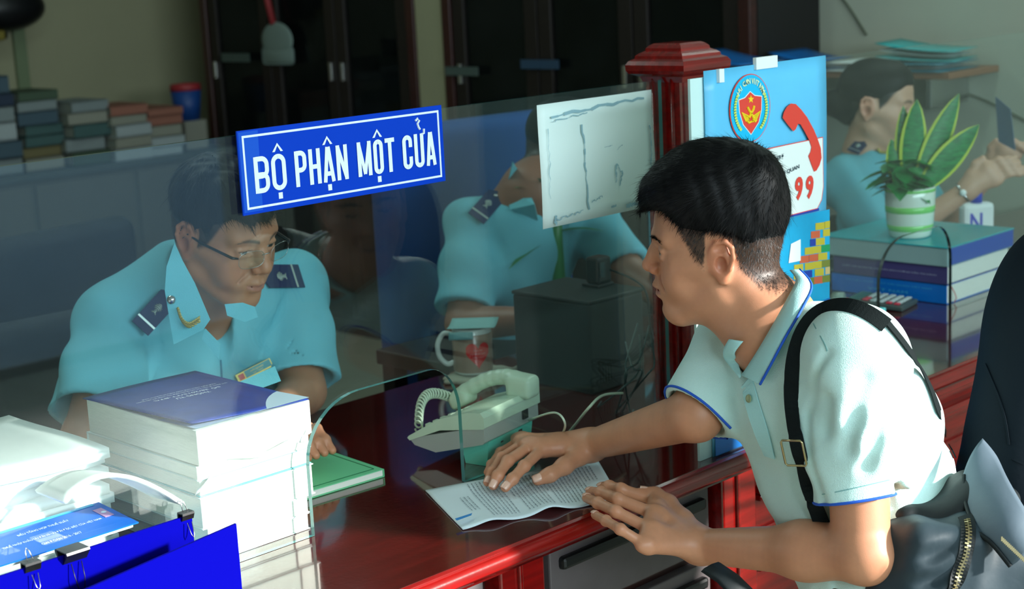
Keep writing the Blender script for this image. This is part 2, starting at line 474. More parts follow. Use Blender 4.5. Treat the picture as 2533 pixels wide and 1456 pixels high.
def glass_mat(name, tint, dust=.03, refl=1.0):
    m = bpy.data.materials.new(name); m.use_nodes = True; nt = m.node_tree; N = nt.nodes; L = nt.links
    for n in list(N): N.remove(n)
    out = N.new('ShaderNodeOutputMaterial'); tr = N.new('ShaderNodeBsdfTransparent'); tr.inputs[0].default_value = tint
    gl = N.new('ShaderNodeBsdfGlossy'); gl.inputs['Roughness'].default_value = 0.0; gl.inputs[0].default_value = (.95, 1, 1, 1)
    fr = N.new('ShaderNodeFresnel'); fr.inputs[0].default_value = 1.5
    ge = N.new('ShaderNodeNewGeometry'); im = N.new('ShaderNodeMapRange'); im.inputs[3].default_value = 1.5; im.inputs[4].default_value = 1/1.5; L.new(ge.outputs['Backfacing'], im.inputs[0]); L.new(im.outputs[0], fr.inputs[0])
    mu = N.new('ShaderNodeMath'); mu.operation = 'MULTIPLY'; mu.inputs[1].default_value = refl; L.new(fr.outputs[0], mu.inputs[0])
    mx = N.new('ShaderNodeMixShader'); L.new(mu.outputs[0], mx.inputs[0]); L.new(tr.outputs[0], mx.inputs[1]); L.new(gl.outputs[0], mx.inputs[2])
    df = N.new('ShaderNodeBsdfDiffuse'); df.inputs[0].default_value = (.75, .85, .85, 1)
    tc = N.new('ShaderNodeTexCoord'); n = N.new('ShaderNodeTexNoise'); n.inputs['Scale'].default_value = 3; n.inputs['Detail'].default_value = 8; n.inputs['Roughness'].default_value = .7
    L.new(tc.outputs['Object'], n.inputs['Vector'])
    r = N.new('ShaderNodeMapRange'); r.inputs[1].default_value = .4; r.inputs[2].default_value = .75; r.inputs[3].default_value = dust*.3; r.inputs[4].default_value = dust
    L.new(n.outputs[0], r.inputs[0])
    m2 = N.new('ShaderNodeMixShader'); L.new(r.outputs[0], m2.inputs[0]); L.new(mx.outputs[0], m2.inputs[1]); L.new(df.outputs[0], m2.inputs[2])
    L.new(m2.outputs[0], out.inputs[0]); return m
M_GLASS = glass_mat('screen_glass', (.95, .99, .985, 1), .006, .9)
M_CABGLASS = glass_mat('cabinet_glass', (.5, .55, .55, 1), .01, .3)
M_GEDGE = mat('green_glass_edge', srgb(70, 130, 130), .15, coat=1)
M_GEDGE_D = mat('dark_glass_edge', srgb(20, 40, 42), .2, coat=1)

def st(o): o['kind'] = 'structure'; return o
# ---------------------------------------------------------------- the room shell
fl = thing('floor', None, None); st(fl)
MB().bx(-3, 9, -2.6, 7.2, -.06, -.003).build('grout_bed', M_GROUT, fl)
tb = MB(); tb.bx(.0025, .5975, .0025, .5975, -.003, .003, .0015); tile_me = None
for i in range(-2, 14):
    for j in range(-4, 12):
        if not (-.6 < i*.6 < 7.5): continue
        if tile_me is None:
            o = tb.build('tile', M_FLOOR, fl); tile_me = o.data
        else:
            o = bpy.data.objects.new('tile', tile_me); COL.objects.link(o); o.parent = fl
        o.location = (i*.6, j*.6, 0)
st(MB().bx(-3, 9, 6.95, 7.1, 0, 3.0).build('wall_back', M_WALL))
st(MB().bx(4.82, 4.95, -2.55, 6.95, 0, 3.0).build('wall_right', M_WALL2))
st(MB().bx(-3.1, -3, -2.6, 7.1, 0, 3.0).build('wall_left', M_WALL2))
st(MB().bx(-3, 9, -2.6, 7.1, 3.0, 3.1).build('ceiling', mat('ceiling', srgb(190, 196, 186), .9)))
st(MB().bx(4.41, 4.82, 4.805, 4.965, 0, 3.0).build('trim_3', M_WALL))
# street front: piers and a lintel round the wide opening (seen only as reflections in the glass)
sf = MB(); sf.bx(4.63, 9, -2.7, -2.55, 0, 3.0); sf.bx(-3, 9, -2.7, -2.55, 2.75, 3.0); sf.bx(-3, -1.6, -2.7, -2.55, 0, 3)
st(sf.build('wall_street', mat('dark_front_wall', srgb(60, 62, 58), .8)))
st(MB().bx(4.42, 4.63, -2.75, -2.45, 0, 3.0, .01).build('trim_1', mat('white_column', srgb(225, 228, 225), .6)))
st(MB().bx(-20, 30, -30, -2.7, -.12, -.02).build('pavement', mat('pale_pavement', srgb(196, 208, 220), .8, var=.06)))
st(MB().bx(-20, 30, -14.2, -14, 0, 5).build('wall_opposite', mat('opposite_wall', srgb(70, 78, 92), .8, var=.5, vscale=.6)))
# ---------------------------------------------------------------- the long counter
ct = thing('reception_counter', 'long dark red varnished wooden counter with moulded edge, red panels and grey drawers', 'counter', (0, 0, 0))
CT = .76; YF = 1.588; YB = 2.42
prof = [(YF+.012, CT), (YF+.004, CT-.003), (YF+.006, CT-.0065), (YF+.001, CT-.009), (YF-.003, CT-.016), (YF-.003, CT-.026), (YF+.003, CT-.033), (YF+.012, CT-.036), (YF+.013, CT-.041), (YF+.028, CT-.048)]
def mould(prof, x0, x1, name, m, parent, close=None):
    P = [(x0, y, z) for y, z in prof]+[(x1, y, z) for y, z in prof]; n = len(prof)
    F = [(i, i+n, i+n+1, i+1) for i in range(n-1)]; F += [tuple(range(n)), tuple(range(2*n-1, n-1, -1))]
    o = mesh_obj(name, P, F, m, parent, True); return smooth_angle(o, 35)
tp = MB(); tp.bx(-.6, 4.8, YF+.010, YB, CT-.04, CT); tp.build('worktop', M_TOP, ct)
mould(prof, -.6, 4.8, 'edge_moulding', M_RED, ct)
MB().bx(-.6, 4.8, 1.66, 1.70, .0, CT-.04).build('back_panel', M_MAROON, ct)
MB().bx(-.6, 4.8, 1.63, 1.70, .0, .08).build('plinth', M_DARKWOOD, ct)
# grey drawer units and red stiles of the front, as the photo shows them under the worktop
for x0, x1 in ((.35, .40), (1.545, 1.64), (2.085, 2.18)):
    MB().bx(x0, x1, 1.625, 1.68, .08, CT-.041, .004).build('stile', M_RED, ct)
    MB().bx(x0+.035, x0+.043, 1.619, 1.626, .08, CT-.042, .002).build('bead', M_RED, ct)
for x0, x1 in ((.42, 1.53), (1.66, 2.07)):
    n = 1 if x1-x0 < .6 else 2
    for q in range(n):
        a = x0+(x1-x0)*q/n+.006; b = x0+(x1-x0)*(q+1)/n-.006
        for z1, z0 in ((.708, .585), (.565, .40), (.38, .10)):
            d = MB().bx(a, b, 1.640, 1.662, z0, z1, .003).build('drawer_front', M_GREYPANEL, ct)
            h = MB().bx(a+.02, b-.018, 1.628, 1.645, z1-.043, z1-.022, .006).build('pull_rail', M_BLACK, d)
# raised red panels further right
for x0, x1 in ((2.20, 2.78), (2.80, 3.40), (3.42, 4.02), (4.04, 4.62)):
    pn = MB().bx(x0, x1, 1.645, 1.665, .09, CT-.041).build('panel', M_RED, ct)
    for z, h, y in ((.700, .022, 1.628), (.655, .016, 1.622), (.640, .012, 1.630), (.578, .006, 1.638), (.520, .016, 1.624), (.505, .01, 1.632)):
        MB().bx(x0, x1, y, 1.655, z-h/2, z+h/2, .004).build('moulding', M_RED, pn)
# ---------------------------------------------------------------- glass screens
YG = 1.865; GT = 1.3775
def arc(cx, cz, r, a0, a1, n=10): return [(cx+r*math.cos(math.radians(a0+(a1-a0)*i/n)), cz+r*math.sin(math.radians(a0+(a1-a0)*i/n))) for i in range(n+1)]
def notch(x0, x1, h, r):
    return [(x0, CT+.0005)]+arc(x0+r*1.15, CT+h-r, r*1.0, 180, 90)[0:0]+[(x0, CT+h-r*1.1)]+[(x0+r*1.25*(1-math.cos(math.radians(a))), CT+h-r*1.1*(1-math.sin(math.radians(a)))) for a in range(9, 90, 9)]+[(x0+r*1.25, CT+h)]+\
        [(x1-r*.75, CT+h)]+[(x1-r*.75*(1-math.sin(math.radians(a))), CT+h-r*(1-math.cos(math.radians(a)))) for a in range(9, 90, 9)]+[(x1, CT+h-r), (x1, CT+.0005)]
def pane(name, x0, x1, notches, label, edge):
    poly = [(x0, CT+.0005)]
    for n in notches: poly += notch(*n)
    poly += [(x1, CT+.0005), (x1, GT), (x0, GT)]
    mb = MB(); mb.prism(poly, (0, YG+.004, 0), (1, 0, 0), (0, 0, 1), .008)
    nn = len(poly); k = len(mb.F)-nn
    mb.M = [0]*k+[1]*nn
    o = mb.build(name, mats=[M_GLASS, edge]); return tag(o, label, 'glass screen')
pane('glass_screen', -.55, 2.236, [(1.386, 1.701, .205, .085)], 'large left pane of clear glass standing on the counter with an arched pass-through', M_GEDGE)
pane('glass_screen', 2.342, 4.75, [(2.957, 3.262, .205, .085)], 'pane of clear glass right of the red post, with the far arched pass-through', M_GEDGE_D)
# ---------------------------------------------------------------- red post
ps = thing('wooden_post', 'red varnished square post with stepped pyramid cap between the two glass screens', 'post', (2.29, YG, CT))
def sq(mb, c, h, z0, z1, bev=.0, mi=0): mb.bx(c[0]-h, c[0]+h, c[1]-h, c[1]+h, z0, z1, bev, mi)
PC = (2.290, YG)
m_ = MB(); sq(m_, (0, 0), .044, .0005, .628, .006)
m_.build('shaft', M_RED, ps)
for dx, dy in ((-1, 0), (0, -1)):
    for s_ in (-1, 1):
        b = MB()
        cx, cy = (dx*.0445 if dx else s_*.022, dy*.0445 if dy else s_*.022)
        if dy: cx = s_*.011; 
        b.tube([(cx, cy, .02 if True else 0), (cx, cy, .50 if dy else .62)], .0045, 8); b.build('bead', M_RED, ps, True)
def pyr(steps):
    V = []; F = []
    for h, z in steps: V += [(-h, -h, z), (h, -h, z), (h, h, z), (-h, h, z)]
    for i in range(len(steps)-1):
        for k in range(4): F.append((i*4+k, i*4+(k+1) % 4, (i+1)*4+(k+1) % 4, (i+1)*4+k))
    F.append((3, 2, 1, 0)); n = len(steps)-1; F.append((n*4, n*4+1, n*4+2, n*4+3)); return V, F
V, F = pyr([(.046, .612), (.050, .622), (.064, .628), (.068, .634), (.0685, .644), (.064, .651), (.056, .655), (.055, .660), (.050, .664), (.042, .668), (.041, .673), (.036, .678), (.030, .681)])
mesh_obj('cap', V, F, M_RED, ps)

# ---------------------------------------------------------------- heads (local frame: x forward, y left, z up, origin between the ears)
def head_sdf(smile=0.0, mouth_open=0.0, fem=0.0, eyes=.0032, chubby=0.0, neck_to=None, glasses=False, pitch_neck=0):
    s = SDF(); c = chubby
    s.ell((-.010, 0, .048), (.093, .0745, .082), .01)
    s.ell((.030, 0, .048), (.0635, .060, .060), .03)
    s.ell((.030, 0, -.022), (.062, .057+c*.6, .070), .03)
    s.ell((-.045, 0, .01), (.05, .060, .055), .02)
    for y in (-1, 1):
        s.cone((.002, y*(.050+c), -.052), (.062, y*.020, -.094), .019, .016, .03)      # jaw line
        s.cone((.058, y*.041, -.013), (.02, y*.060, -.004), .021, .014, .025)           # cheekbone to temple
        s.ell((.062, y*(.030+c*.5), -.038-.002*smile), (.024, .022+.004*smile, .024), .02)   # cheek
        s.cone((.090, y*.010, .031), (.074, y*.044, .033), .0095-.003*fem, .009-.003*fem, .016)  # brow ridge
    s.ell((.073, 0, -.053), (.0285, .031, .030), .02)                                    # mouth barrel
    s.ell((.073, 0, -.092), (.0175, .019, .0155), .022)                                 # chin
    s.cone((.03, 0, -.080), (.064, 0, -.092), .022, .017, .03)
    s.cone((.094, 0, -.036), (.088, 0, -.060), .008, .010, .012)
    # sockets
    for y in (-1, 1):
        s.ell((.102, y*.031, .011), (.0175, .017, .0115), .014, op='s')
    # eyelids and opening
    for y in (-1, 1):
        s.ell((.0775, y*.031, .010), (.0128, .0145, .0125), .004)
        s.cone((.0885, y*.018, .0165), (.0835, y*.044, .0145), .0035, .003, .005)       # upper fold
        s.cone((.0885, y*.020, .0025), (.0845, y*.042, .0035), .003, .003, .006)
        s.ell((.0895, y*.0315, .0095), (.009, .0125, eyes), .0012, op='s')
    # nose
    s.chain([(.086, 0, .022), (.098, 0, .004), (.1085, 0, -.014)], [.0080, .0095, .0115], .012)
    s.ell((.1105, 0, -.0185), (.0110, .0115, .0092), .006)
    for y in (-1, 1):
        s.ell((.0990, y*.0140, -.0225), (.0110, .0072, .0080), .006)
        s.ell((.1035, y*.0065, -.0305), (.0055, .0032, .0035), .002, op='s')
        s.cone((.094, y*.0175, -.024), (.083, y*(.031+.003*smile), -.046), .0010, .0006, .012, op='s')   # smile fold
    # lips
    w = .023+.004*smile; up = .003*smile
    mo = mouth_open
    s.chain([(.0860-.003*smile, w, -.0555+up), (.0985, .012, -.0500+up*.4), (.1030, .004, -.0485), (.1030, -.004, -.0485), (.0985, -.012, -.0500+up*.4), (.0860-.003*smile, -w, -.0555+up)],
            [.002, .0044, .0050, .0050, .0044, .002], .0035)
    s.chain([(.0845-.003*smile, w, -.0565+up), (.0955, .012, -.0618-mo), (.0990, 0, -.0640-mo), (.0955, -.012, -.0618-mo), (.0845-.003*smile, -w, -.0565+up)],
            [.002, .0050, .0060, .0050, .002], .0035)
    s.chain([(.088, w, -.0555+up), (.102, .011, -.0555-mo*.5), (.106, 0, -.0560-mo*.5), (.102, -.011, -.0555-mo*.5), (.088, -w, -.0555+up)], [.0008+mo*.1, .001+mo*.5, .0012+mo*.6, .001+mo*.5, .0008+mo*.1], .0015, op='s')
    if mo: s.ell((.0905, 0, -.056-mo*.3), (.010, .019, .0022+mo*.55), .0015, op='s')
    s.ell((.104, 0, -.0765-mo*.6), (.009, .016, .006), .010, op='s')                    # below the lip
    s.ell((.1075, 0, -.041), (.004, .003, .007), .004, op='s')                          # philtrum
    # ears
    for y in (-1, 1):
        def E(px, pz, dy=0): return (px-.004, y*(.0715+dy*.8), pz)
        s.ell((-.006, y*.0725, .004), (.018, .0085, .030), .008)
        s.chain([E(.008, .006, .001), E(.009, .020, .004), E(.001, .032, .007), E(-.013, .034, .010), E(-.022, .024, .012), E(-.023, .008, .012), E(-.017, -.010, .009), E(-.008, -.022, .005)],
                [.0026, .003, .0034, .0038, .004, .0036, .0032, .0036], .003)
        s.ell(E(-.004, -.025, .003), (.0075, .0045, .0095), .004)
        s.chain([E(-.010, .022, .006), E(-.014, .010, .007), E(-.010, -.006, .006)], [.003, .0032, .003], .004)
        s.cone(E(.008, -.002, .003), E(.006, -.012, .003), .0035, .003, .003)           # tragus
        s.ell(E(-.004, -.002, .0085), (.0085, .006, .0125), .003, op='s')               # concha
        s.ell(E(-.004, .022, .010), (.009, .004, .006), .003, op='s')
    return s

SKIN = np.array(srgb(196, 142, 112)[:3])
def head_cols(P, skin, hairline, lips=(.42, .15, .12), browc=(.02, .014, .012), browth=1.0, shade=None):
    """albedo by anatomy: lips, brows, warmer cheeks and ears, shaved scalp, plus painted shade in the ear hollow; P in the head frame"""
    n = hashn(P, 160)*.5+hashn(P, 420)*.5
    C = np.tile(np.array(skin), (len(P), 1))*(1+.045*n[:, None])
    x, y, z = P[:, 0], P[:, 1], P[:, 2]
    ay = np.abs(y)
    warm = np.exp(-((ay-.040)**2/.0004+(z+.02)**2/.0006))*(x > .03)*.35+np.exp(-((x-.108)**2/.00012+(z+.02)**2/.0002))*.4+(ay > .0745)*(x > -.03)*(x < .012)*(np.abs(z-.004) < .034)*.45
    C = mix(C, np.array(skin)*np.array([1.08, .74, .68]), warm)
    lip = np.exp(-(np.maximum(np.abs(z+.0565)-.0075, 0)/.0018)**2)*(ay < .0235)*(x > .083)*np.clip((.0255-ay)/.004, 0, 1)
    lip *= np.clip((.0098-np.abs(z+.0565)-ay*.18)/.003, 0, 1)
    C = mix(C, np.array(lips), lip*.75)
    # brows
    bz = .030+.0035*np.sin(np.clip((ay-.012)/.036, 0, 1)*math.pi)+np.clip(ay-.04, 0, 1)*-.25
    bw = (.0042*np.clip((.052-ay)/.02, .25, 1))*browth
    br = np.clip(1.3-np.abs(z-bz)/bw, 0, 1)*(ay > .0115)*(ay < .050)*(x > .055)
    C = mix(C, np.array(browc), br*.85)
    # dark lash line round the opening
    el = np.exp(-((z-.0125)**2/.0000035))*(ay > .019)*(ay < .044)*(x > .076)
    C = mix(C, np.array([.03, .018, .014]), el*.75)
    if hairline is not None:
        t = hairline(x, y, z)
        hc = np.array([.012, .0085, .0075])*(1+.5*n[:, None])
        C = mix(C, hc, np.clip(t, 0, 1))
    # shade painted into the skin colour in the hollow of the ear
    ec = np.exp(-(((x+.008)/.009)**2+((z+.002)/.012)**2))*(ay > .070)
    C = mix(C, np.array(skin)*np.array([.62, .33, .27]), ec*.75)
    return C

def strands(name, roots, dirs, norms, length, width, m, parent, segs=3, droop=.25, jitter=.25, curl=0.0):
    """many thin tapering ribbons lying along a hair mass"""
    rng = np.random.RandomState(3)
    n = len(roots); D = dirs+rng.normal(0, jitter, dirs.shape); D /= np.linalg.norm(D, axis=1)[:, None]+1e-9
    L = length*rng.uniform(.55, 1.2, n) if np.isscalar(length) else length*rng.uniform(.7, 1.15, n)
    S = np.cross(D, norms); S /= np.linalg.norm(S, axis=1)[:, None]+1e-9
    lift = rng.uniform(-.1, .9, n); lift = np.where(rng.rand(n) < .12, lift*2.6, lift)
    V = np.zeros((n, (segs+1)*2, 3)); 
    for k in range(segs+1):
        t = k/segs
        c = roots+D*(L*t)[:, None]+norms*(L*(lift*.30*t-droop*t*t))[:, None]
        w = width*(1-t*.85)
        V[:, 2*k] = c-S*w*.5; V[:, 2*k+1] = c+S*w*.5
    F = []
    base = (np.arange(n)*(segs+1)*2)[:, None]
    for k in range(segs):
        F.append(base+np.array([[2*k, 2*k+1, 2*k+3, 2*k+2]]))
    F = np.concatenate(F, 0); V = V.reshape(-1, 3)
    me = bpy.data.meshes.new(name); me.vertices.add(len(V)); me.vertices.foreach_set('co', V.astype(np.float32).ravel())
    me.loops.add(F.size); me.loops.foreach_set('vertex_index', F.astype(np.int32).ravel())
    me.polygons.add(len(F)); me.polygons.foreach_set('loop_start', (np.arange(len(F))*4).astype(np.int32))
    me.polygons.foreach_set('use_smooth', np.ones(len(F), bool)); me.update(calc_edges=True)
    me.materials.append(m); o = bpy.data.objects.new(name, me); COL.objects.link(o)
    if parent is not None: unparent_space(o, parent)
    return o
def sample_surface(V, F, n, seed=1):
    rng = np.random.RandomState(seed)
    a, b, c, d = V[F[:, 0]], V[F[:, 1]], V[F[:, 2]], V[F[:, 3]]
    N = np.cross(c-a, d-b); A = np.linalg.norm(N, axis=1)+1e-12; N = N/A[:, None]
    i = rng.choice(len(F), n, p=A/A.sum()); u = rng.rand(n, 1); v = rng.rand(n, 1)
    P = a[i]*(1-u)*(1-v)+b[i]*u*(1-v)+c[i]*u*v+d[i]*(1-u)*v
    return P, N[i]

M_SKIN = mat('skin', srgb(196, 142, 112), .46, attr=True, bump=.08, bscale=900, sss=.12)
M_HAIR = mat('black_hair', (.0035, .0035, .0042, 1), .5, spec=.18)
M_EYE = mat('eye', (.5, .48, .45, 1), .15, attr=True)
M_TEETH = mat('teeth', (.72, .68, .6, 1), .25)

def eye_obj(parent, R, t, y, look=(1, 0, 0), r=.0122):
    mb = MB(); mb.ball((0, 0, 0), r, 16); V = np.array(mb.V)
    l = np.array(look, float); l /= np.linalg.norm(l)
    d = (V/r)@l; C = np.tile([.52, .49, .46], (len(V), 1)); C[d > .86] = (.035, .02, .012); C[d > .965] = (.003, .003, .003)
    W = (V+np.array([.0768, y, .010]))@R.T+t
    o = mesh_obj('eye', W, mb.F, M_EYE, None, True, cols=C); unparent_space(o, parent); return o
# ---------------------------------------------------------------- sign and papers on the glass
def flat(name, m, parent, poly, o, ex, ey, th=.0003, mats=None):
    mb = MB(); mb.prism(poly, o, ex, ey, th); return mb.build(name, m, parent)
M_SIGN = mat('sign_blue', srgb(0, 62, 196), .55, spec=.1)
M_LET = mat('white_lettering', srgb(235, 245, 250), .5)
a = aty(641, 330, YG-.008); b = aty(1146, 265, YG-.008)
SX0, SX1, SZ1, SZ0 = 1.300, 1.690, 1.384, 1.264
sg = thing('counter_sign', 'blue sign reading BỘ PHẬN MỘT CỬA taped to the glass', 'sign', (SX0, YG-.011, SZ0))
SW, SH = SX1-SX0, SZ1-SZ0
MB().bx(0, SW, 0, .003, 0, SH, .0006).build('plate', M_SIGN, sg)
fr = MB(); bw = .0032; q = .0075
for (x0, x1, z0, z1) in ((q, SW-q, SH-q-bw, SH-q), (q, SW-q, q, q+bw), (q, q+bw, q+bw, SH-q-bw), (SW-q-bw, SW-q, q+bw, SH-q-bw)): fr.bx(x0, x1, -.0005, 0, z0, z1)
fr.build('border_line', M_LET, sg)
lt = MB()
def SL(body, cx, w, zc, h, bold=.03): add_text(lt, body, (cx, 0, zc), (1, 0, 0), (0, 0, 1), w, h, bold=bold, off=.0008)
LX = {}
hh_ = [.0006]
def stroke(path, t, X, Z, closed=False):
    """one flat stroke of a condensed capital; path in metres"""
    P = [np.array(p) for p in path]; n = len(P); V = []; hh_[0] += .00003
    for i in range(n):
        p0 = P[(i-1) % n] if closed or i else P[i]; p1 = P[(i+1) % n] if closed or i < n-1 else P[i]
        d = p1-p0; d = d/(np.linalg.norm(d)+1e-9); nn = np.array([-d[1], d[0]])
        for s_ in (-1, 1): q = P[i]+nn*t/2*s_; V.append((X+q[0], -hh_[0], Z+q[1]))
    m = n if closed else n-1
    F = [(2*i, 2*((i+1) % n), 2*((i+1) % n)+1, 2*i+1) for i in range(m)]; lt.add(V, F)
def rr_path(x0, x1, y0, y1, r, a0=0, a1=360):
    """rounded rectangle centre line, counter-clockwise from the right side"""
    r = min(r, (x1-x0)*.49)
    C4 = [((x1-r, y1-r), 0), ((x0+r, y1-r), 90), ((x0+r, y0+r), 180), ((x1-r, y0+r), 270)]; out = []
    for (cx, cy), st_ in C4:
        for k in range(7):
            an = math.radians(st_+k*15); out.append((cx+r*math.cos(an), cy+r*math.sin(an)))
    return out
def letter(c, x, w, z, h):
    t = .0070; tv = .0066
    v = lambda px: stroke([(px, 0), (px, h)], t, x, z); hz = lambda a_, b_, y: stroke([(a_, y), (b_, y)], tv, x, z)
    L_, R_ = t/2, w-t/2
    if c in 'HN': v(L_); v(R_)
    if c == 'H': hz(L_, R_, h*.5)
    if c == 'N': stroke([(L_*.9, h-.001), (R_*1.02, .001)], t*.95, x, z)
    if c == 'M': v(L_); v(R_); stroke([(L_, h-.001), (w/2, h*.06)], t*.85, x, z); stroke([(R_, h-.001), (w/2, h*.06)], t*.85, x, z)
    if c == 'T': v(w/2); hz(0, w, h-tv/2)
    if c == 'A': stroke([(L_*.8, 0), (w/2-.0008, h)], t*.95, x, z); stroke([(w-L_*.8, 0), (w/2+.0008, h)], t*.95, x, z); hz(w*.25, w*.75, h*.24)
    if c == 'O': stroke(rr_path(L_, R_, tv/2, h-tv/2, w*.36), t, x, z, True)
    if c == 'C':
        p = rr_path(L_, R_, tv/2, h-tv/2, w*.36); stroke([(R_, h*.64)]+p[:21]+p[21:]+[(R_, h*.36)], t, x, z)
    if c == 'U': p = rr_path(L_, R_, tv/2, h*2, w*.36); stroke([(L_, h)]+p[14:21]+p[21:28]+[(R_, h)], t, x, z)
    if c in 'PB':
        v(L_); y0 = h*.46; p = rr_path(L_-w*.3, R_, y0+tv*.0, h-tv/2, w*.34); stroke([(R_, h*.7)]+p[:7]+[(L_, h-tv/2)], t, x, z); stroke([(R_, h*.7)]+p[21:28][::-1]+[(L_, y0)], t, x, z)
        if c == 'B': p = rr_path(L_-w*.3, R_, tv/2, h*.50, w*.34); stroke([(R_, h*.3)]+p[:7]+[(L_, h*.50)], t, x, z); stroke([(R_, h*.3)]+p[21:28][::-1]+[(L_, tv/2)], t, x, z)
for word, x0, x1 in (('BO', .024, .080), ('PHAN', .096, .194), ('MOT', .213, .287), ('CUA', .303, .371)):
    wd = [1.42 if c == 'M' else 1.0 for c in word]; g_ = .0042; tot = sum(wd); u_ = (x1-x0-g_*(len(word)-1))/tot; x = x0
    for c, k_ in zip(word, wd): letter(c, x, u_*k_, .0285, .052); LX[word+c] = x+u_*k_/2; x += u_*k_+g_
def tri(x, z, s=1):
    for sg_ in (-1, 1):
        lt.prism([(0, 0), (.0042, 0), (.0042*.5, .0001)][0:0] or [(x+sg_*.0095, z), (x+sg_*.0050, z), (x, z+.0085), (x, z+.0125)] if sg_ < 0 else [(x+.0050, z), (x+.0095, z), (x, z+.0125), (x, z+.0085)], (0, -.0008, 0), (1, 0, 0), (0, 0, 1), .0005)
def dot(x, z): lt.bx(x-.0035, x+.0035, -.0008, 0, z-.0045, z+.0045)
for k_ in ('BOO', 'PHANA', 'MOTO'): tri(LX[k_], .084); dot(LX[k_], .0205)
ux_ = LX['CUAU']
lt.tube([(ux_-.004, -.0006, .1005), (ux_+.001, -.0006, .104), (ux_+.004, -.0006, .1005), (ux_, -.0006, .096), (ux_+.002, -.0006, .0905), (ux_+.0045, -.0006, .087)], .0019, 6)
lt.tube([(ux_+.0075, -.0006, .079), (ux_+.012, -.0006, .080), (ux_+.0125, -.0006, .087)], .0019, 6)
lt.build('lettering', M_LET, sg)
flat('tape_strip', mat('clear_tape', srgb(10, 84, 205), .5, spec=.2), sg, [(.002, .004), (.034, .004), (.036, .118), (.002, .118)], (0, -.00012, 0), (1, 0, 0), (0, 0, 1), .0002)
# white sheet
ws = thing('taped_sheet', 'blank white landscape sheet with grey glue smears on the glass beside the red post', 'paper', (1.910, YG-.0065, 1.153))
def wsf(u, v): return (u*.297+.0015*math.sin(v*5), -.0016*math.sin(u*7)*math.sin(v*5), v*.2095)
o = MB().grid(wsf, 14, 10).build('sheet', mat('tracing_white', srgb(232, 250, 247), .6), ws, True); solidify(o, .0004)
sm = MB(); rr = random.Random(4)
def smear(p0, p1, w, n=14, jit=.0025):
    pts = []
    for i in range(n+1):
        t = i/n; pts.append((p0[0]+(p1[0]-p0[0])*t+rr.uniform(-jit, jit), p0[1]+(p1[1]-p0[1])*t+rr.uniform(-jit, jit)))
    for i in range(n):
        a_, b_ = pts[i], pts[i+1]; ww = w*rr.uniform(.3, 1); dx, dy = b_[0]-a_[0], b_[1]-a_[1]; L_ = math.hypot(dx, dy)+1e-9; nx, ny = -dy/L_*ww, dx/L_*ww
        yk = -.0032-.00003*(len(sm.F) % 40); sm.add([(a_[0]-nx, yk, a_[1]-ny), (b_[0]-nx, yk, b_[1]-ny), (b_[0]+nx, yk, b_[1]+ny), (a_[0]+nx, yk, a_[1]+ny)], [(0, 1, 2, 3)])
smear((.03, .188), (.27, .198), .003); smear((.03, .180), (.12, .186), .001); smear((.02, .17), (.018, .05), .0008); smear((.105, .165), (.112, .02), .0022)
smear((.283, .15), (.285, .04), .0022); smear((.03, .012), (.10, .018), .0012); smear((.03, .02), (.028, .004), .003); smear((.12, .03), (.15, .036), .001)
smear((.19, .09), (.185, .055), .0025, 8); smear((.19, .09), (.205, .07), .0012, 8); smear((.205, .07), (.195, .05), .0022, 6); smear((.17, .012), (.185, .016), .003, 5)
smear((.215, .008), (.262, .012), .0035, 12, .004); smear((.16, .12), (.18, .125), .0007, 4); smear((.19, .115), (.205, .12), .0007, 4)
sm.build('glue_smears', mat('glue_grey', srgb(150, 188, 200), .5), ws)['kind'] = 'stuff'
# clear strip of plastic behind the edge of the glass
# ---------------------------------------------------------------- poster board on the counter
M_PB = mat('poster_sky', srgb(98, 196, 240), .35, var=.10, vscale=4)
YP = 1.612
pb = thing('poster_board', 'pale blue poster with round crest, red handset and number 99', 'poster', (2.02, YP, CT))
MB().bx(-.004, .360, .006, .011, .0005, .640).build('backing_board', mat('white_foam_board', srgb(205, 235, 232), .6), pb)
def pbf(u, v): return (.027+u*.346, .0035-.002*math.sin(u*3.1)-.0015*math.sin(v*9), .0005+v*.650)
pp = MB().grid(pbf, 12, 20).build('print', M_PB, pb, True); solidify(pp, .0006)
def PB(x, z): return (x, 0, z)
def player(name, m, poly, k, parent=None):
    return flat(name, m, parent or pb, poly, (0, -.0018-.0007*k, 0), (1, 0, 0), (0, 0, 1), .0004)
def elp(cx, cz, rx, rz, n=36, a0=0, a1=360): return [(cx+rx*math.cos(math.radians(a0+(a1-a0)*i/n)), cz+rz*math.sin(math.radians(a0+(a1-a0)*i/n))) for i in range(n if a1-a0 == 360 else n+1)]
C_RED = mat('print_red', srgb(232, 66, 52), .4); C_CY = mat('print_cyan', srgb(0, 188, 240), .4); C_YE = mat('print_yellow', srgb(250, 214, 20), .4)
C_WH = mat('print_white', srgb(236, 244, 240), .4); C_NAVY = mat('print_navy', srgb(24, 60, 160), .4); C_SEA = mat('print_sea', srgb(8, 162, 210), .4, var=.15, vscale=12)
C_DK = mat('print_dark_text', srgb(50, 70, 84), .5); C_SEA2 = mat('print_deep_blue', srgb(0, 105, 185), .4); C_GREEN = mat('print_green', srgb(20, 150, 90), .4); C_BRK = mat('print_brick', srgb(206, 96, 60), .4)
def PX(x, y):                      # measured on the print: 3.385 units per photo pixel
    p = aty(1740+x/3.385, 130+y/3.385, YP); return (p[0]-2.02, p[2]-CT)
def pxs(l): return [PX(*p) for p in l]
CX, CZ = 380, 465
ell6 = lambda cx, cy, rx, ry, n=40: [PX(cx+rx*math.cos(2*math.pi*i/n), cy-ry*math.sin(2*math.pi*i/n)-.10*rx*math.cos(2*math.pi*i/n)) for i in range(n)]
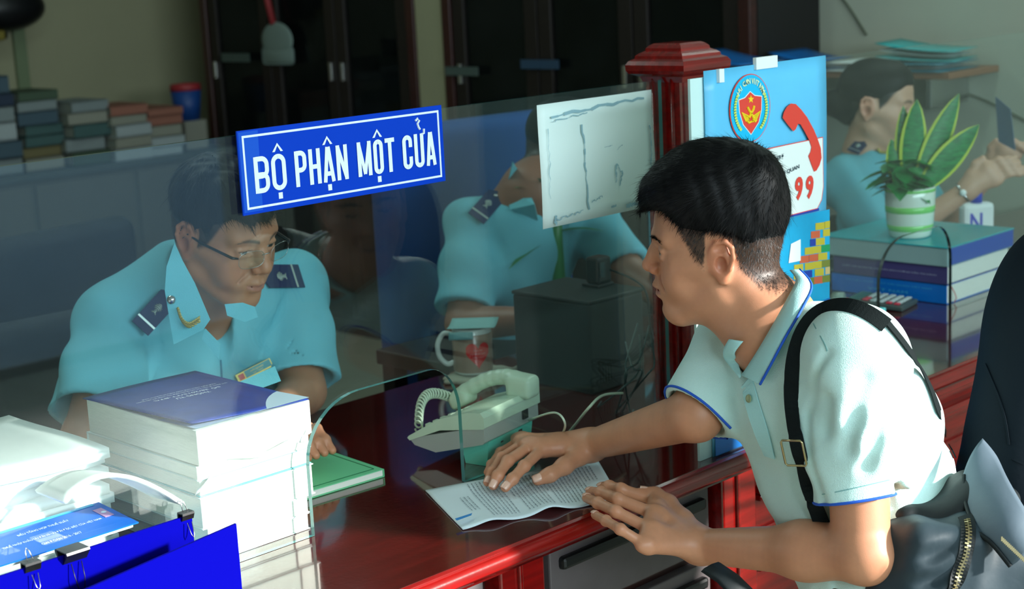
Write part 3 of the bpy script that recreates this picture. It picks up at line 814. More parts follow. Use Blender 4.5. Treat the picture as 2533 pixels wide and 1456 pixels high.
player('crest_rim', C_RED, ell6(CX, CZ, 171, 288), 0); player('crest_ring', C_CY, ell6(CX, CZ, 164, 280), 1)
shp = [(285, 400), (335, 380), (378, 330), (415, 362), (472, 368), (470, 480), (448, 580), (385, 680), (322, 600), (292, 500)]
player('crest_shield_rim', C_WH, pxs([(380+(x-380)*1.06, 500+(y-500)*1.05) for x, y in shp]), 1.6)
player('crest_shield', C_RED, pxs(shp), 2.2)
player('crest_star', C_YE, pxs([(381+(26 if i % 2 == 0 else 11)*math.sin(math.radians(36*i)), 390-(36 if i % 2 == 0 else 15)*math.cos(math.radians(36*i))) for i in range(10)]), 3)
kb = MB()
def pq(mb, l, y=-.0042): mb.prism(pxs(l), (0, y, 0), (1, 0, 0), (0, 0, 1), .0004)
for s_ in (-1, 1):
    for j in range(5):
        pq(kb, [(381+s_*12, 545+j*10), (381+s_*12, 530+j*10), (381+s_*(80-7*j), 490+j*16-s_*6), (381+s_*(76-7*j), 505+j*16-s_*6)])
def pt3(l, y=-.0046): return [(PX(*p)[0], y, PX(*p)[1]) for p in l]
kb.tube(pt3([(350, 455), (362, 480), (385, 515), (400, 545)]), .0022, 6); kb.tube(pt3([(405, 445), (398, 475), (378, 510), (362, 545)]), .0022, 6)
kb.tube(pt3([(350, 540), (345, 570), (362, 588), (384, 575)]), .0019, 6); kb.tube(pt3([(408, 530), (400, 560), (412, 578), (425, 560)]), .0019, 6)
kb.build('crest_wings', C_YE, pb)
M_WR = mat('print_pale_yellow', srgb(206, 226, 110), .4)
for s_ in (-1, 1):
    wr = MB()
    for j in range(14):
        a_ = math.radians(-50+j*6.2); x_, y_ = CX+s_*132*math.cos(a_), CZ+8-215*math.sin(a_)-s_*10
        pq(wr, [(x_-13, y_), (x_, y_-24), (x_+13, y_-8), (x_+2, y_+10)])
    wr.build('crest_wreath', M_WR, pb)
tx = MB()
for k_, ch in enumerate('HẢI QUAN VIỆT NAM'):
    if ch == ' ': continue
    a_ = math.radians(143-k_*106/16); x_, y_ = CX+128*math.cos(a_), CZ-228*math.sin(a_)-10*math.cos(a_)
    px, pz = PX(x_, y_); t_ = (a_-math.pi/2)*.9
    add_text(tx, ch, (px, -.0038, pz), (math.cos(t_)*.8, 0, math.sin(t_)), (-math.sin(t_), 0, math.cos(t_)), None, .0095, bold=.03)
tx.build('crest_lettering', mat('print_pale', srgb(225, 245, 190), .4), pb)
ph = pxs([(645, 545), (655, 500), (680, 455), (715, 425), (755, 430), (800, 475), (850, 540), (905, 640), (935, 710), (965, 800), (972, 880), (955, 940), (930, 985), (910, 995), (885, 930), (862, 865), (880, 830), (888, 790), (870, 735), (830, 660), (795, 600), (775, 595), (755, 640), (735, 658), (690, 605)])[::-1]
box = pxs([(400, 1420), (700, 1360), (940, 1300), (975, 1230), (990, 1120), (985, 712), (400, 835)])
boxr = pxs([(400, 1426), (700, 1367), (944, 1306), (982, 1232), (996, 1122), (991, 704), (400, 827)])
player('number_box_shadow', C_NAVY, pxs([(400, 1450), (960, 1322), (960, 1300), (400, 1420)]), 0)
player('number_box_rim', C_RED, boxr, .6); player('number_box', C_WH, box, 1.4); player('printed_handset', C_RED, ph, 3.5)
nt_ = MB(); e_ = np.array([1, 0, .13])
for x_ in (784, 874):
    px, pz = PX(x_, 1130+(830-x_)*.12); add_text(nt_, '9', (px, -.0038, pz), e_, (0, 0, 1), .0235, .041, bold=.045)
nt_.build('number_99', C_RED, pb)
nt_ = MB(); px, pz = PX(700, 985); add_text(nt_, 'HẢI QUAN', (px, -.0038, pz), e_, (0, 0, 1), .062, .0105, bold=.02); px, pz = PX(600, 880); add_text(nt_, 'HỖ TRỢ', (px, -.0038, pz), e_, (0, 0, 1), .040, .012, bold=.02); nt_.build('dark_lettering', C_DK, pb)
player('sea', C_SEA, pxs([(60, 2400), (1048, 2300), (1048, 1310), (700, 1390), (60, 1500)]), 0)
player('deep_sea', C_SEA2, [(.028, .20), (.372, .215), (.372, .003), (.028, .003)], .6)
cols_ = [mat('print_mustard', srgb(196, 178, 50), .4), mat('print_olive', srgb(120, 128, 50), .4), C_BRK, C_GREEN, C_NAVY, mat('print_tan', srgb(206, 180, 120), .4)]
rr = random.Random(11)
for r_ in range(8):
    y_ = 1960-r_*64; xs = 760+max(0, r_-2)*36
    for c_ in range(6):
        x_ = xs+c_*78+rr.uniform(-16, 16)
        if x_ > 1030: continue
        yy = y_-(x_-760)*.16; xe = min(x_+75, 1048)
        player('printed_container', cols_[int(rr.random()**1.7*6)], pxs([(x_, yy), (xe, yy-8), (xe, yy-68), (x_, yy-58)]), 1+c_*.05)
player('printed_ship', C_WH, pxs([(700, 1760), (800, 1740), (800, 1560), (720, 1600)]), 2)
for x, z, w_, h_ in ((.066, .640, .013, .022), (.190, .652, .060, .020)):
    MB().bx(x-w_/2, x+w_/2, -.0045, .003, z-h_/2, z+h_/2, .0005).build('tape_tab', M_WHITE, pb)

# ---------------------------------------------------------------- books
def book(name, x0, x1, y0, y1, z0, z1, cover, label, group=None, spine='x-', pages=M_PAGES, text=None, over=.002, cat='book', rz=0, ctop=None):
    """a lying book: cover boards, spine, page block"""
    t = thing(name, label, cat, ((x0+x1)/2, (y0+y1)/2, z0), rz, group)
    w, d, h = x1-x0, y1-y0, z1-z0; c = .0016
    mb = MB(); mb.bx(-w/2, w/2, -d/2, d/2, 0, c, .0004); mb.bx(-w/2, w/2, -d/2, d/2, h-c, h, .0004)
    if spine == 'x-': mb.bx(-w/2, -w/2+c, -d/2, d/2, 0, h, .0004)
    if spine == 'x+': mb.bx(w/2-c, w/2, -d/2, d/2, 0, h, .0004)
    if spine == 'y+': mb.bx(-w/2, w/2, d/2-c, d/2, 0, h, .0004)
    mb.build('cover', cover, t)
    MB().bx(-w/2+over, w/2-over, -d/2+over, d/2-over, c, h-c, .001).build('page_block', pages, t)
    return t
M_TEALBOOK = mat('teal_cover', srgb(92, 176, 186), .5); M_NAVYB = mat('navy_cover', srgb(34, 58, 140), .45, var=.15, vscale=30)
M_GREYB = mat('grey_white_cover', srgb(205, 218, 214), .6); M_BLUEB = mat('blue_cover', srgb(0, 112, 205), .4)
# tall stack behind the left pane
bz = CT+.0005
specs = [(1.222, 1.402, 1.892, 2.165, .026, M_GREYB, 'thick white paperback at the bottom of the tall book stack'),
         (1.216, 1.402, 1.890, 2.170, .028, M_GREYB, 'white paperback second from the bottom of the tall stack'),
         (1.206, 1.412, 1.886, 2.180, .048, M_GREYB, 'thick white book in the middle of the tall stack'),
         (1.208, 1.410, 1.888, 2.178, .026, M_TEALBOOK, 'teal covered book with curled corner papers under the thick upper books'),
         (1.203, 1.409, 1.884, 2.185, .022, M_GREYB, 'white book with folded loose sheets just under the navy topped volume')]
for i_, (x0, x1, y0, y1, h_, c_, lb) in enumerate(specs):
    bk = book('book', x0, x1, y0, y1, bz, bz+h_, c_, lb, 'books in the tall stack behind the left pane', spine='y+'); bz += h_+.0006
    if i_ == 3:
        crl = MB()
        crl.grid(lambda u, v: (-.102+.012*math.sin(u*2.6)-.006+.03*u, -.150-.012*math.cos(u*3)+.02*v, .020+.022*u-.016*v*v), 10, 6); o = crl.build('curled_sheet', M_WHITE, bk, True); solidify(o, .0012)
    if i_ == 4:
        crl = MB(); crl.grid(lambda u, v: (-.09+.185*u, -.1505-.004*math.sin(u*3), .021-.010*u*v-.002+.004*math.sin(u*9)), 14, 4); o = crl.build('folded_sheet', M_WHITE, bk, True); solidify(o, .0014)
TBZ = bz
tb_ = thing('book', 'thick navy-covered volume topmost of the tall book stack', 'book', (1.31, 2.03, bz), 0, 'books in the tall stack behind the left pane')
MB().bx(-.104, .100, -.150, .150, 0, .052, .0015).build('page_block', M_PAGES, tb_)
mb = MB(); mb.grid(lambda u, v: (-.108+.208*u, -.148+.302*v, .0535+.011*(1-u)**2*(1-v)**1.0+.0012*math.sin(u*4)), 16, 16); o = mb.build('cover', M_NAVYB, tb_, True); solidify(o, .0012)
mb = MB(); mb.grid(lambda u, v: (-.104+.203*u, -.1515+.10*v, .0525+.004*(1-v)), 10, 8); mb.build('loose_page', mat('pale_blue_page', srgb(196, 214, 232), .6), tb_, True)
tx = MB()
for body, y_, w_, h_ in (('THÔNG TƯ', .020, .062, .0095), ('SỐ 38/2015/TT-BTC', .006, .120, .0095), ('QUY ĐỊNH VỀ THỦ TỤC HẢI QUAN; KIỂM TRA, GIÁM SÁT HẢI QUAN', -.008, .165, .006), ('THUẾ XUẤT KHẨU, THUẾ NHẬP KHẨU VÀ QUẢN LÝ THUẾ', -.018, .135, .006)):
    add_text(tx, body, (.000, .03-y_, .0565), (-1, 0, 0), (0, -1, 0), w_, h_, off=.0012, bold=.01)
for i_ in range(len(tx.V)):
    x, y, z = tx.V[i_]; u = (x+.108)/.208; v = (y+.148)/.302
    tx.V[i_] = (x, y, .0535+.011*(1-u)**2*(1-v)+.0012*math.sin(u*4)+.0013)
tx.build('cover_lettering', M_LET, tb_)
# right stack under the pot
z_ = CT+.0005
RX0, RX1, RY0, RY1 = 3.300, 3.600, 1.895, 2.215
bk = book('bound_volume', RX0, RX1, RY0, RY1, z_, z_+.046, M_BLUEB, 'bright blue bound volume at the bottom of the far stack under the potted plant', 'bound volumes under the potted plant')
tx = MB(); add_text(tx, 'TÀI LIỆU PHÁP LUẬT HẢI QUAN VIỆT NAM', (-.15, 0, .034), (0, -1, 0), (0, 0, 1), .24, .006, off=.0008); add_text(tx, 'VIỆT NAM', (-.15, 0, .018), (0, -1, 0), (0, 0, 1), .11, .011, off=.0008); tx.build('spine_lettering', mat('pale_cyan_print', srgb(70, 180, 225), .5), bk)
mb = MB(); mb.tube([(-.13, -.16, .04), (-.125, -.166, .025), (-.12, -.168, .012), (-.125, -.165, .002)], .0012, 6); mb.build('bookmark_ribbon', mat('ribbon_red', srgb(200, 60, 60), .6), bk, True)
z_ += .0465
bk = book('bound_volume', RX0+.002, RX1-.002, RY0, RY1-.004, z_, z_+.044, mat('purple_cover', srgb(74, 66, 120), .5), 'dull purple bound volume between the blue one and the box lid', 'bound volumes under the potted plant')
tx = MB(); add_text(tx, 'LUẬT HẢI QUAN VÀ CÁC VĂN BẢN HƯỚNG DẪN THI HÀNH', (-.149, 0, .022), (0, -1, 0), (0, 0, 1), .26, .006, off=.0008); tx.build('spine_lettering', mat('pale_print', srgb(190, 190, 220), .5), bk)
z_ += .0445
bx_ = thing('flat_box', 'grey ended flat box with deep blue side and teal top carrying the striped plant pot', 'box', ((RX0+RX1)/2, 2.06, z_))
mb = MB(); mb.bx(-.155, .155, -.17, .18, 0, .044, .0015, 0); o = mb.build('body', parent=bx_, mats=[mat('grey_box_end', srgb(150, 180, 180), .5)])
MB().bx(-.148, .1555, -.1712, -.17, .003, .043).build('blue_side', mat('box_blue', srgb(10, 70, 170), .3), bx_)
MB().bx(-.158, .158, -.173, .183, .0442, .0475, .001).build('teal_top', mat('teal_top', srgb(40, 170, 180), .25), bx_)
PTZ = z_+.0478
# green booklet near the pass-through
gb = book('booklet', 1.44, 1.645, 2.0, 2.165, CT+.0005, CT+.0145, mat('green_cover', srgb(110, 205, 150), .5), 'light green booklet with a ruled frame on its cover beside the pass-through', spine='x+', rz=math.radians(-4))
mb = MB()
for a_, b_ in (((-.09, -.07), (.09, -.07)), ((.09, -.07), (.09, .07)), ((.09, .07), (-.09, .07)), ((-.09, .07), (-.09, -.07))): mb.tube([(a_[0], a_[1], .0144), (b_[0], b_[1], .0144)], .0007, 4)
mb.build('ruled_frame', mat('dark_green_line', srgb(20, 110, 70), .5), gb)
MB().bx(-.1, .102, .068, .0822, .0141, .0146).build('green_strip', mat('deep_green', srgb(10, 120, 80), .5), gb)

# ---------------------------------------------------------------- blue document boards in front of the left pane, binder clips
M_BOARD = mat('royal_blue_board', srgb(0, 0, 128), .8, spec=.04)
def board(name, x0, x1, y, z0l, ztl, ztr, th, lab, y1=None, cut=None):
    t = thing(name, lab, 'document board', (x1, y, CT), 0, 'blue document boards at the front left')
    dy = (y1-y) if y1 is not None else 0
    V = [(x0-x1, dy, z0l), (0, 0, z0l), (0, 0, ztr-CT), (x0-x1, dy, ztl-CT)]; V += [(a_, b_+th, c_) for a_, b_, c_ in V]
    mesh_obj('board', V, [(0, 1, 2, 3), (7, 6, 5, 4), (1, 5, 6, 2), (3, 2, 6, 7), (0, 4, 5, 1), (0, 3, 7, 4)], M_BOARD, t); return t
board('document_board', .55, 1.156, 1.832, .0005, .866, .866, .004, 'royal blue board holding clipped papers, standing behind the other blue board')
board('document_board', .55, 1.163, 1.735, .0005, .829, .872, .004, 'plain royal blue board with a sloping top edge, nearest the camera at the left', y1=1.715)
def clip(x, y, z, w, big, lab):
    t = thing('binder_clip', lab, 'binder clip', (x, y, z), 0, 'black binder clips on the blue board')
    h = w*.42; mb = MB(); mb.prism([(-.007*big, .003), (-.0035, .003-h), (-.0022, .003-h), (-.0052*big, .0045), (.0052*big, .0045), (.0022+.004, .003-h), (.0035+.004, .003-h), (.008*big, .003), (.007*big, .0062), (-.0065*big, .0062)], (-w/2, 0, 0), (0, 1, 0), (0, 0, 1), -w if False else w)
    V = mb.V; mb.build('jaw', M_BLACK, t)
    for s_ in (-1, 1):
        mb = MB()
        if big > 1: pts = [(s_*w*.22, -.006, -h+.002), (s_*w*.20, -.012, -h-.018), (s_*w*.12, -.014, -h-.034)]
        else: pts = [(-w*.2, s_*.004-.003, -h if s_ < 0 else .006), (-w*.12, s_*.010-.003, (-h-.016) if s_ < 0 else .018), (0, s_*.012-.003, (-h-.020) if s_ < 0 else .022), (w*.12, s_*.010-.003, (-h-.016) if s_ < 0 else .018), (w*.2, s_*.004-.003, -h if s_ < 0 else .006)]
        mb.tube(pts, .0007, 6); mb.build('wire_arm', M_STEEL if big <= 1 else M_BLACK, t, True)
    return t
clip(1.148, 1.834, .866, .019, 1, 'small black binder clip with silver wire arms at the right end of the blue board')
clip(.972, 1.834, .866, .034, 2.2, 'large black binder clip in the middle of the blue board')
clip(.912, 1.834, .866, .022, 1, 'small black binder clip at the left, beside the large one')
# blue tariff book leaning behind the left pane
c00, c10, c01, c11 = aty(0, 1400, 1.895), aty(345, 1312, 1.895), aty(22, 1308, 2.0), aty(338, 1222, 2.0)
c00 = c00+(c00-c10)*.05
bk = thing('tariff_book', 'bright blue book with three lines of white capitals lying tilted behind the left pane', 'book', tuple(c00))
u_ = c10-c00; v_ = c01-c00; u_ = np.array([u_[0], 0, 0.]); ul = abs(u_[0])
ex = np.array([1., 0, 0]); ey = v_-ex*v_[0]; vl = np.linalg.norm(ey); ey /= vl; nn_ = np.cross(ex, ey)
def BL(x, y, n=0): return ex*x+ey*y+nn_*n
def slab(x0, x1, y0, y1, n0, n1):
    V = [BL(a_, b_, c_) for c_ in (n0, n1) for a_, b_ in ((x0, y0), (x1, y0), (x1, y1), (x0, y1))]
    return V, [(3, 2, 1, 0), (4, 5, 6, 7), (0, 1, 5, 4), (1, 2, 6, 5), (2, 3, 7, 6), (3, 0, 4, 7)]
V, F = slab(0, ul, 0, vl, -.002, 0); mesh_obj('front_cover', V, F, mat('tariff_blue', srgb(0, 104, 208), .35), bk)
V, F = slab(.002, ul-.003, .010, vl-.003, -.010, -.002); mesh_obj('page_block', V, F, M_PAGES, bk)
tx = MB()
for body, y_, w_, h_ in (('BIỂU TỔNG HỢP THUẾ SUẤT', .71, .078, .0105), ('THUẾ NHẬP KHẨU ƯU ĐÃI VÀ ƯU ĐÃI ĐẶC BIỆT CỦA VIỆT NAM', .46, .150, .0105), ('GIAI ĐOẠN 2016 - 2017', .22, .060, .0095)):
    add_text(tx, body, BL(ul*.52, vl*y_), ex, ey, w_, h_, off=.0006, bold=.012)
add_text(tx, 'BIỂU THUẾ XNK', BL(ul*.07, vl*.5), ey, -ex, vl*.6, .005, off=.0006)
tx.build('cover_lettering', M_LET, bk)
V, F = slab(ul-.024, ul-.010, vl*.45, vl*.78, .0002, .0008); mesh_obj('square_logo', V, F, mat('logo_red_white', srgb(205, 150, 190), .5), bk)
tx = MB(); tx.ball(tuple(BL(ul-.016, vl*.62, .001)), (.004, .004, .001), 6); tx.build('logo_disc', M_LET, bk)
V, F = slab(.05, ul*.95, vl*.93, vl*1.0, .0002, .0006); mesh_obj('cyan_band', V, F, mat('cyan_band', srgb(0, 175, 225), .4), bk)
# green document under it
MBt = MB().bx(-.24, .255, -.012, .075, 0, .048, .004); o = MBt.build('file_box', mat('teal_file', srgb(30, 150, 150), .5)); o.location = (.93, 1.905, CT+.0005); tag(o, 'teal file box under the blue tariff book behind the left pane', 'file box')
# piles of white documents
def paper_pile(name, x0, x1, y0, y1, z0, z1, lab, n=9, seed=1, m=M_WHITE, wav=.004):
    r = random.Random(seed); t = thing(name, lab, 'paper stack', ((x0+x1)/2, (y0+y1)/2, z0), 0, None)
    w, d, h = (x1-x0), (y1-y0), (z1-z0)/n
    for i in range(n):
        ox, oy = r.uniform(-.008, .008), r.uniform(-.008, .008); ph_ = r.uniform(0, 6); rz = r.uniform(-.05, .05)
        def f(u, v, top=0): 
            x, y = (u-.5)*w+ox, (v-.5)*d+oy
            return (x*math.cos(rz)-y*math.sin(rz), x*math.sin(rz)+y*math.cos(rz), h*i+wav*(i/n)*(math.sin(u*5+ph_)+math.sin(v*4+ph_)+1.2))
        mb = MB(); mb.grid(f, 8, 8); o = mb.build('sheaf', m, t, True); s_ = solidify(o, h*.92, 1)
    return t
paper_pile('document_pile', .84, 1.15, 2.04, 2.36, CT+.0005, .925, 'wavy pile of white documents behind the blue tariff book', 10, 3)
paper_pile('document_pile', .50, .80, 2.12, 2.40, CT+.0005, .99, 'tall pile of white documents at the far left edge', 10, 5)
cv = MB(); cv.grid(lambda u, v: (1.02+.13*u, 1.872+.06+.08*v-.09*u*u*(1), .90+.035*math.sin(u*2.8)*(1-.3*v)-.03*u*u), 14, 6)
o = cv.build('clipped_papers', M_WHITE, None, True); solidify(o, .006); tag(o, 'white papers bending down into the right binder clip', 'papers')
pt = MB().bx(1.20, 1.62, 1.60, 1.61, .1, .11)
# ---------------------------------------------------------------- telephone
M_TEL = mat('cream_phone_plastic', srgb(196, 214, 190), .35); M_TEL2 = mat('grey_phone_side', srgb(168, 172, 166), .4); M_TELT = mat('turquoise_stand', srgb(90, 200, 180), .4)
ph_ = thing('telephone', 'cream desk telephone seen from behind, handset on its cradle, just behind the pass-through', 'telephone', (1.772, 1.885, CT), math.radians(12))
# local frame: x to the right along its rear edge, y towards the officer (front), z up
W_, D_ = .172, .165
def wedge(x0, x1, prof):
    n = len(prof); V = [(x0, y, z) for y, z in prof]+[(x1, y, z) for y, z in prof]
    return V, [tuple(range(n-1, -1, -1)), tuple(range(n, 2*n))]+[(i, (i+1) % n, n+(i+1) % n, n+i) for i in range(n)]
D_ = .148
lowp = [(0, .046), (.004, .042), (D_*.70, .016), (D_, .024), (D_+.008, .032), (D_+.008, .036), (0, .074)]
V, F = wedge(0, W_, lowp); o = mesh_obj('lower_shell', V, F, M_TEL2, ph_)
upp = [(-.003, .072), (-.003, .090), (.004, .098), (.03, .096), (.09, .078), (.13, .056), (D_+.010, .040), (D_+.013, .036), (D_+.008, .032), (.09, .058), (0, .070)]
V, F = wedge(-.003, W_+.003, upp); smooth_angle(mesh_obj('upper_shell', V, F, M_TEL, ph_), 35)
for x in (.02, .145):
    V, F = wedge(x-.0005, x+.0005, [(-.0045, .056), (-.0045, .060), (-.002, .060), (-.002, .056)])
sb = MB(); V, F = wedge(.012, .150, [(-.001, .044), (.006, .0005), (.05, .0005), (.058, .038)]); sb.add(V, F); sb.build('stand', M_TELT, ph_)
dk = MB(); dk.bx(.118, .134, -.0045, -.001, .055, .072, .001); dk.bx(.05, .058, .0005, .002, .032, .038); dk.bx(.105, .118, -.0005, .003, .026, .040, .001); dk.bx(.075, .090, .0025, .004, .003, .008); dk.build('jacks', M_BLACK, ph_)
MB().bx(.06, .135, -.0035, -.002, .0885, .089).build('seam', M_TEL2, ph_)
kp = MB()
for i in range(4):
    for j in range(3):
        y = .085+i*.018; kp.bx(.022+j*.022, .036+j*.022, y-.01, y+.001, .076-(y-.08)*.44, .083-(y-.08)*.44, .0015)
kp.build('keys', M_TEL, ph_)
hs = SDF()
hs.chain(spline([(.138, .000, .114), (.138, .04, .1235), (.138, .09, .111), (.138, .145, .078)], 9), [.0165, .0155, .0145, .0138, .0132, .0130, .0130, .0134, .0140, .0145], .004)
hs.rbox((.138, .008, .110), (.021, .026, .020), .010, .008); hs.rbox((.138, .138, .073), (.020, .022, .013), .009, .010, R=eul(0, 0, -.50))
V, F = hs.mesh(.002); o = raw_obj('handset', V, F, M_TEL, None); o.parent = ph_
# coiled cord
cd_ = MB(); P = []
for i in range(420):
    t = i/419; c = np.array([.138-.11*t-.02*math.sin(t*math.pi), .180+.030*math.sin(t*math.pi)+.004*t, .060+.022*math.sin(t*math.pi)-.035*t]) if False else \
        np.array([.136-.095*t, .160+.024*math.sin(t*2.8), .072+.022*math.sin(t*3.1)-.034*t*t])
    a_ = t*2*math.pi*19; P.append(c+np.array([0, .0078*math.cos(a_), .0082*math.sin(a_)]))
cd_.tube(P, .0019, 6); o = cd_.build('coiled_cord', M_TEL, ph_, True)
# loose phone line
def wpath(pts, n=40):
    P = [np.array(p, float) for p in pts]; out = []
    for i in range(len(P)-1):
        p0, p1, p2, p3 = P[max(i-1, 0)], P[i], P[i+1], P[min(i+2, len(P)-1)]
        for k in range(n//(len(P)-1)+1):
            t = k/(n//(len(P)-1)+1); out.append(.5*((2*p1)+(-p0+p2)*t+(2*p0-5*p1+4*p2-p3)*t*t+(-p0+3*p1-3*p2+p3)*t**3))
    out.append(P[-1]); return out
def cable(name, pts, r, m, label, cat='cable', group=None):
    c = MB().tube(wpath(pts), r, 8).build(name, m, None, True); return tag(c, label, cat, group)
cable('phone_cable', [(1.90, 1.905, .812), at(1372, 1020, 2.60), at(1398, 1050, 2.58), atz(1380, 1085, CT+.003), atz(1350, 1095, CT+.003)], .0018, M_TEL, 'thin pale cable looping out of the rear of the telephone')
cable('cream_cable', [atz(1350, 1098, CT+.003), atz(1400, 1075, CT+.004), at(1455, 1010, 2.72), at(1490, 978, 2.8), at(1540, 972, 2.85)], .0024, M_TEL, 'cream cable rising from behind the hand to a small plug by the dark box')

# ---------------------------------------------------------------- mug, note, cloth
M_MUG = mat('white_glazed', srgb(212, 222, 218), .15, coat=.5); M_KRAFT = mat('brown_band', srgb(150, 122, 104), .3, coat=.4)
mg = thing('mug', 'white mug with brown band and big red heart standing on a folded cloth', 'mug', (2.185, 2.345, CT+.014), 0)
MB().lathe([(0, .001), (.038, .001), (.040, .004), (.0405, .094), (.039, .096), (.037, .094), (.036, .006), (0, .005)], n=40).build('body', M_MUG, mg, True)
MB().lathe([(.0408, .006), (.0412, .007), (.0415, .084), (.0408, .085)], n=40).build('brown_band', M_KRAFT, mg, True)
ha = math.atan2(.70, -.70)
MB().tube(wpath([(.039*math.cos(ha), .039*math.sin(ha), .080), (.058*math.cos(ha), .058*math.sin(ha), .083), (.071*math.cos(ha), .071*math.sin(ha), .062), (.069*math.cos(ha), .069*math.sin(ha), .036), (.054*math.cos(ha), .054*math.sin(ha), .019), (.039*math.cos(ha), .039*math.sin(ha), .022)], 30), .0055, 10).build('handle', M_MUG, mg, True)
fa = math.atan2(-.80, -.52)+.1      # the heart faces the camera
hp = []
for i in range(48):
    t = 2*math.pi*i/48; hx = 16*math.sin(t)**3; hz = 13*math.cos(t)-5*math.cos(2*t)-2*math.cos(3*t)-math.cos(4*t); hp.append((hx*.00165, .046+hz*.0019))
tri_ = tessellate_polygon([[Vector((x, z, 0)) for x, z in hp]])
def wrap(x, z, r=.0421): return (r*math.cos(fa+x/.0415), r*math.sin(fa+x/.0415), z)
hb = MB()      # subdivided heart so that it follows the cylinder
for i in range(40):
    x0 = -.0265+i*.053/40; x1 = x0+.053/40
    def span(x):
        zs = []
        for k in range(48):
            a_, b_ = hp[k], hp[(k+1) % 48]
            if (a_[0]-x)*(b_[0]-x) < 0: zs.append(a_[1]+(b_[1]-a_[1])*(x-a_[0])/(b_[0]-a_[0]))
        zs.sort(); return zs
    s0, s1 = span(x0+1e-6), span(x1-1e-6)
    if len(s0) >= 2 and len(s1) >= 2: hb.add([wrap(x0, s0[0]), wrap(x1, s1[0]), wrap(x1, s1[-1]), wrap(x0, s0[-1])], [(0, 1, 2, 3)])
hb.build('red_heart', mat('heart_red', srgb(214, 22, 26), .25, coat=.4), mg)
tx = MB()
for i_, (body, w_) in enumerate((('Cảm ơn', .017), ('Nghề hải quan', .032), ('Việt Nam', .024))):
    add_text(tx, body, (0, 0, .054-i_*.0075), (1, 0, 0), (0, 0, 1), w_, .0038, off=0)
tx.V = [wrap(x, z, .0424) for x, y, z in tx.V]; tx.build('heart_lettering', mat('pale_pink', srgb(240, 150, 150), .4), mg)
nn = thing('paper_note', 'folded pale blue-green paper lying over the mouth of the heart mug', 'paper', (2.19, 2.345, CT+.1115))
Rn = eul(math.radians(40), 0, 0)
mb = MB(); mb.grid(lambda u, v: tuple(Rn@np.array([(u-.5)*.098, (v-.5)*.098, .0006+.004*(u-.5)**2*4])), 8, 8); o = mb.build('sheet', mat('teal_paper', srgb(140, 196, 196), .6), nn, True); solidify(o, .0008)
mb = MB(); mb.grid(lambda u, v: tuple(Rn@np.array([-.049-.002*u, (v-.5)*.05+.02, -.003-.016*u])), 4, 4); o = mb.build('hanging_flap', mat('teal_paper2', srgb(120, 176, 180), .6), nn, True); solidify(o, .0008)
cl = SDF(); cl.rbox((0, 0, .006), (.068, .050, .006), .005, .004); cl.cone((-.07, -.046, .007), (.068, -.048, .008), .0075, .0085, .004); cl.cone((-.078, .028, .005), (-.05, -.02, .006), .006, .006, .006)
cl.cone((-.07, -.052, .0075), (.07, -.055, .008), .003, .003, .001, op='s')
cl.fn(lambda P: .0012*np.sin(P[:, 0]*90+3*np.sin(P[:, 1]*60)), (-.1, -.1, 0), (.1, .1, .03), op='d')
V, F = cl.mesh(.0022); V[:, 2] = np.maximum(V[:, 2], .0003); tc_ = thing('folded_cloth', 'folded cream checked cloth lying under the heart mug', 'cloth', (2.195, 2.335, CT), math.radians(6))
o = raw_obj('cloth', V, F, mat('cream_cloth', srgb(176, 178, 158), .9, bump=.4, bscale=400), None); o.parent = tc_

# ---------------------------------------------------------------- dark power-supply box and the things on it
M_UPS = mat('dark_casing', srgb(16, 26, 28), .5)
ub = thing('power_unit', 'dark box-shaped casing standing behind the glass left of the red post', 'equipment box', (2.31, 2.16, CT))
MB().bx(-.085, .075, -.11, .10, .0005, .180, .004).build('casing', M_UPS, ub)
MB().bx(-.087, .078, -.112, .102, .180, .188, .003).build('lid', mat('casing_lid', srgb(24, 36, 36), .55), ub)
g_ = MB()
for i in range(5): g_.bx(-.06+i*.008, -.056+i*.008, -.1108, -.110, .02, .05)
g_.build('vent_slots', M_BLACK, ub)
wc = thing('card_reader', 'small black scanner on a stand on top of the dark casing', 'scanner', (2.352, 2.14, CT+.1885))
MB().bx(-.025, .025, -.022, .022, 0, .006, .002).build('foot', M_BLACK, wc)
MB().bx(-.018, .024, -.018, .018, .0055, .060, .006).build('body', M_BLACK, wc)
MB().bx(-.014, .0, -.021, -.018, .02, .05, .001).build('window', mat('dark_lens', srgb(40, 60, 64), .1), wc)
cable('black_cable', [(2.372, 2.125, CT+.22), (2.372, 2.035, CT+.19), (2.385, 2.030, CT+.10), (2.39, 2.0, CT+.004)], .0022, M_BLACK, 'black cable hanging down from the scanner over the dark casing')
rr = random.Random(9)
for i in range(5):
    p0 = at(1560+rr.uniform(-20, 70), 850+rr.uniform(-60, 40), 2.95); p1 = at(1530+rr.uniform(-10, 100), 930+rr.uniform(-10, 40), 2.85)
    p2 = atz(1480+rr.uniform(0, 160), 1000+rr.uniform(-20, 30), CT+.004)
    cable('tangled_cable', [p0, (p0+p1)/2+np.array([rr.uniform(-.03, .03), 0, -.02]), p1, p2, p2+np.array([.03, .02, 0])], .0017, mat('cable_grey', srgb(60, 84, 84), .4) if i == 0 else bpy.data.materials['cable_grey'], 'thin grey cable in the tangle between the dark casing and the red post', 'cable', 'tangled cables beside the red post')
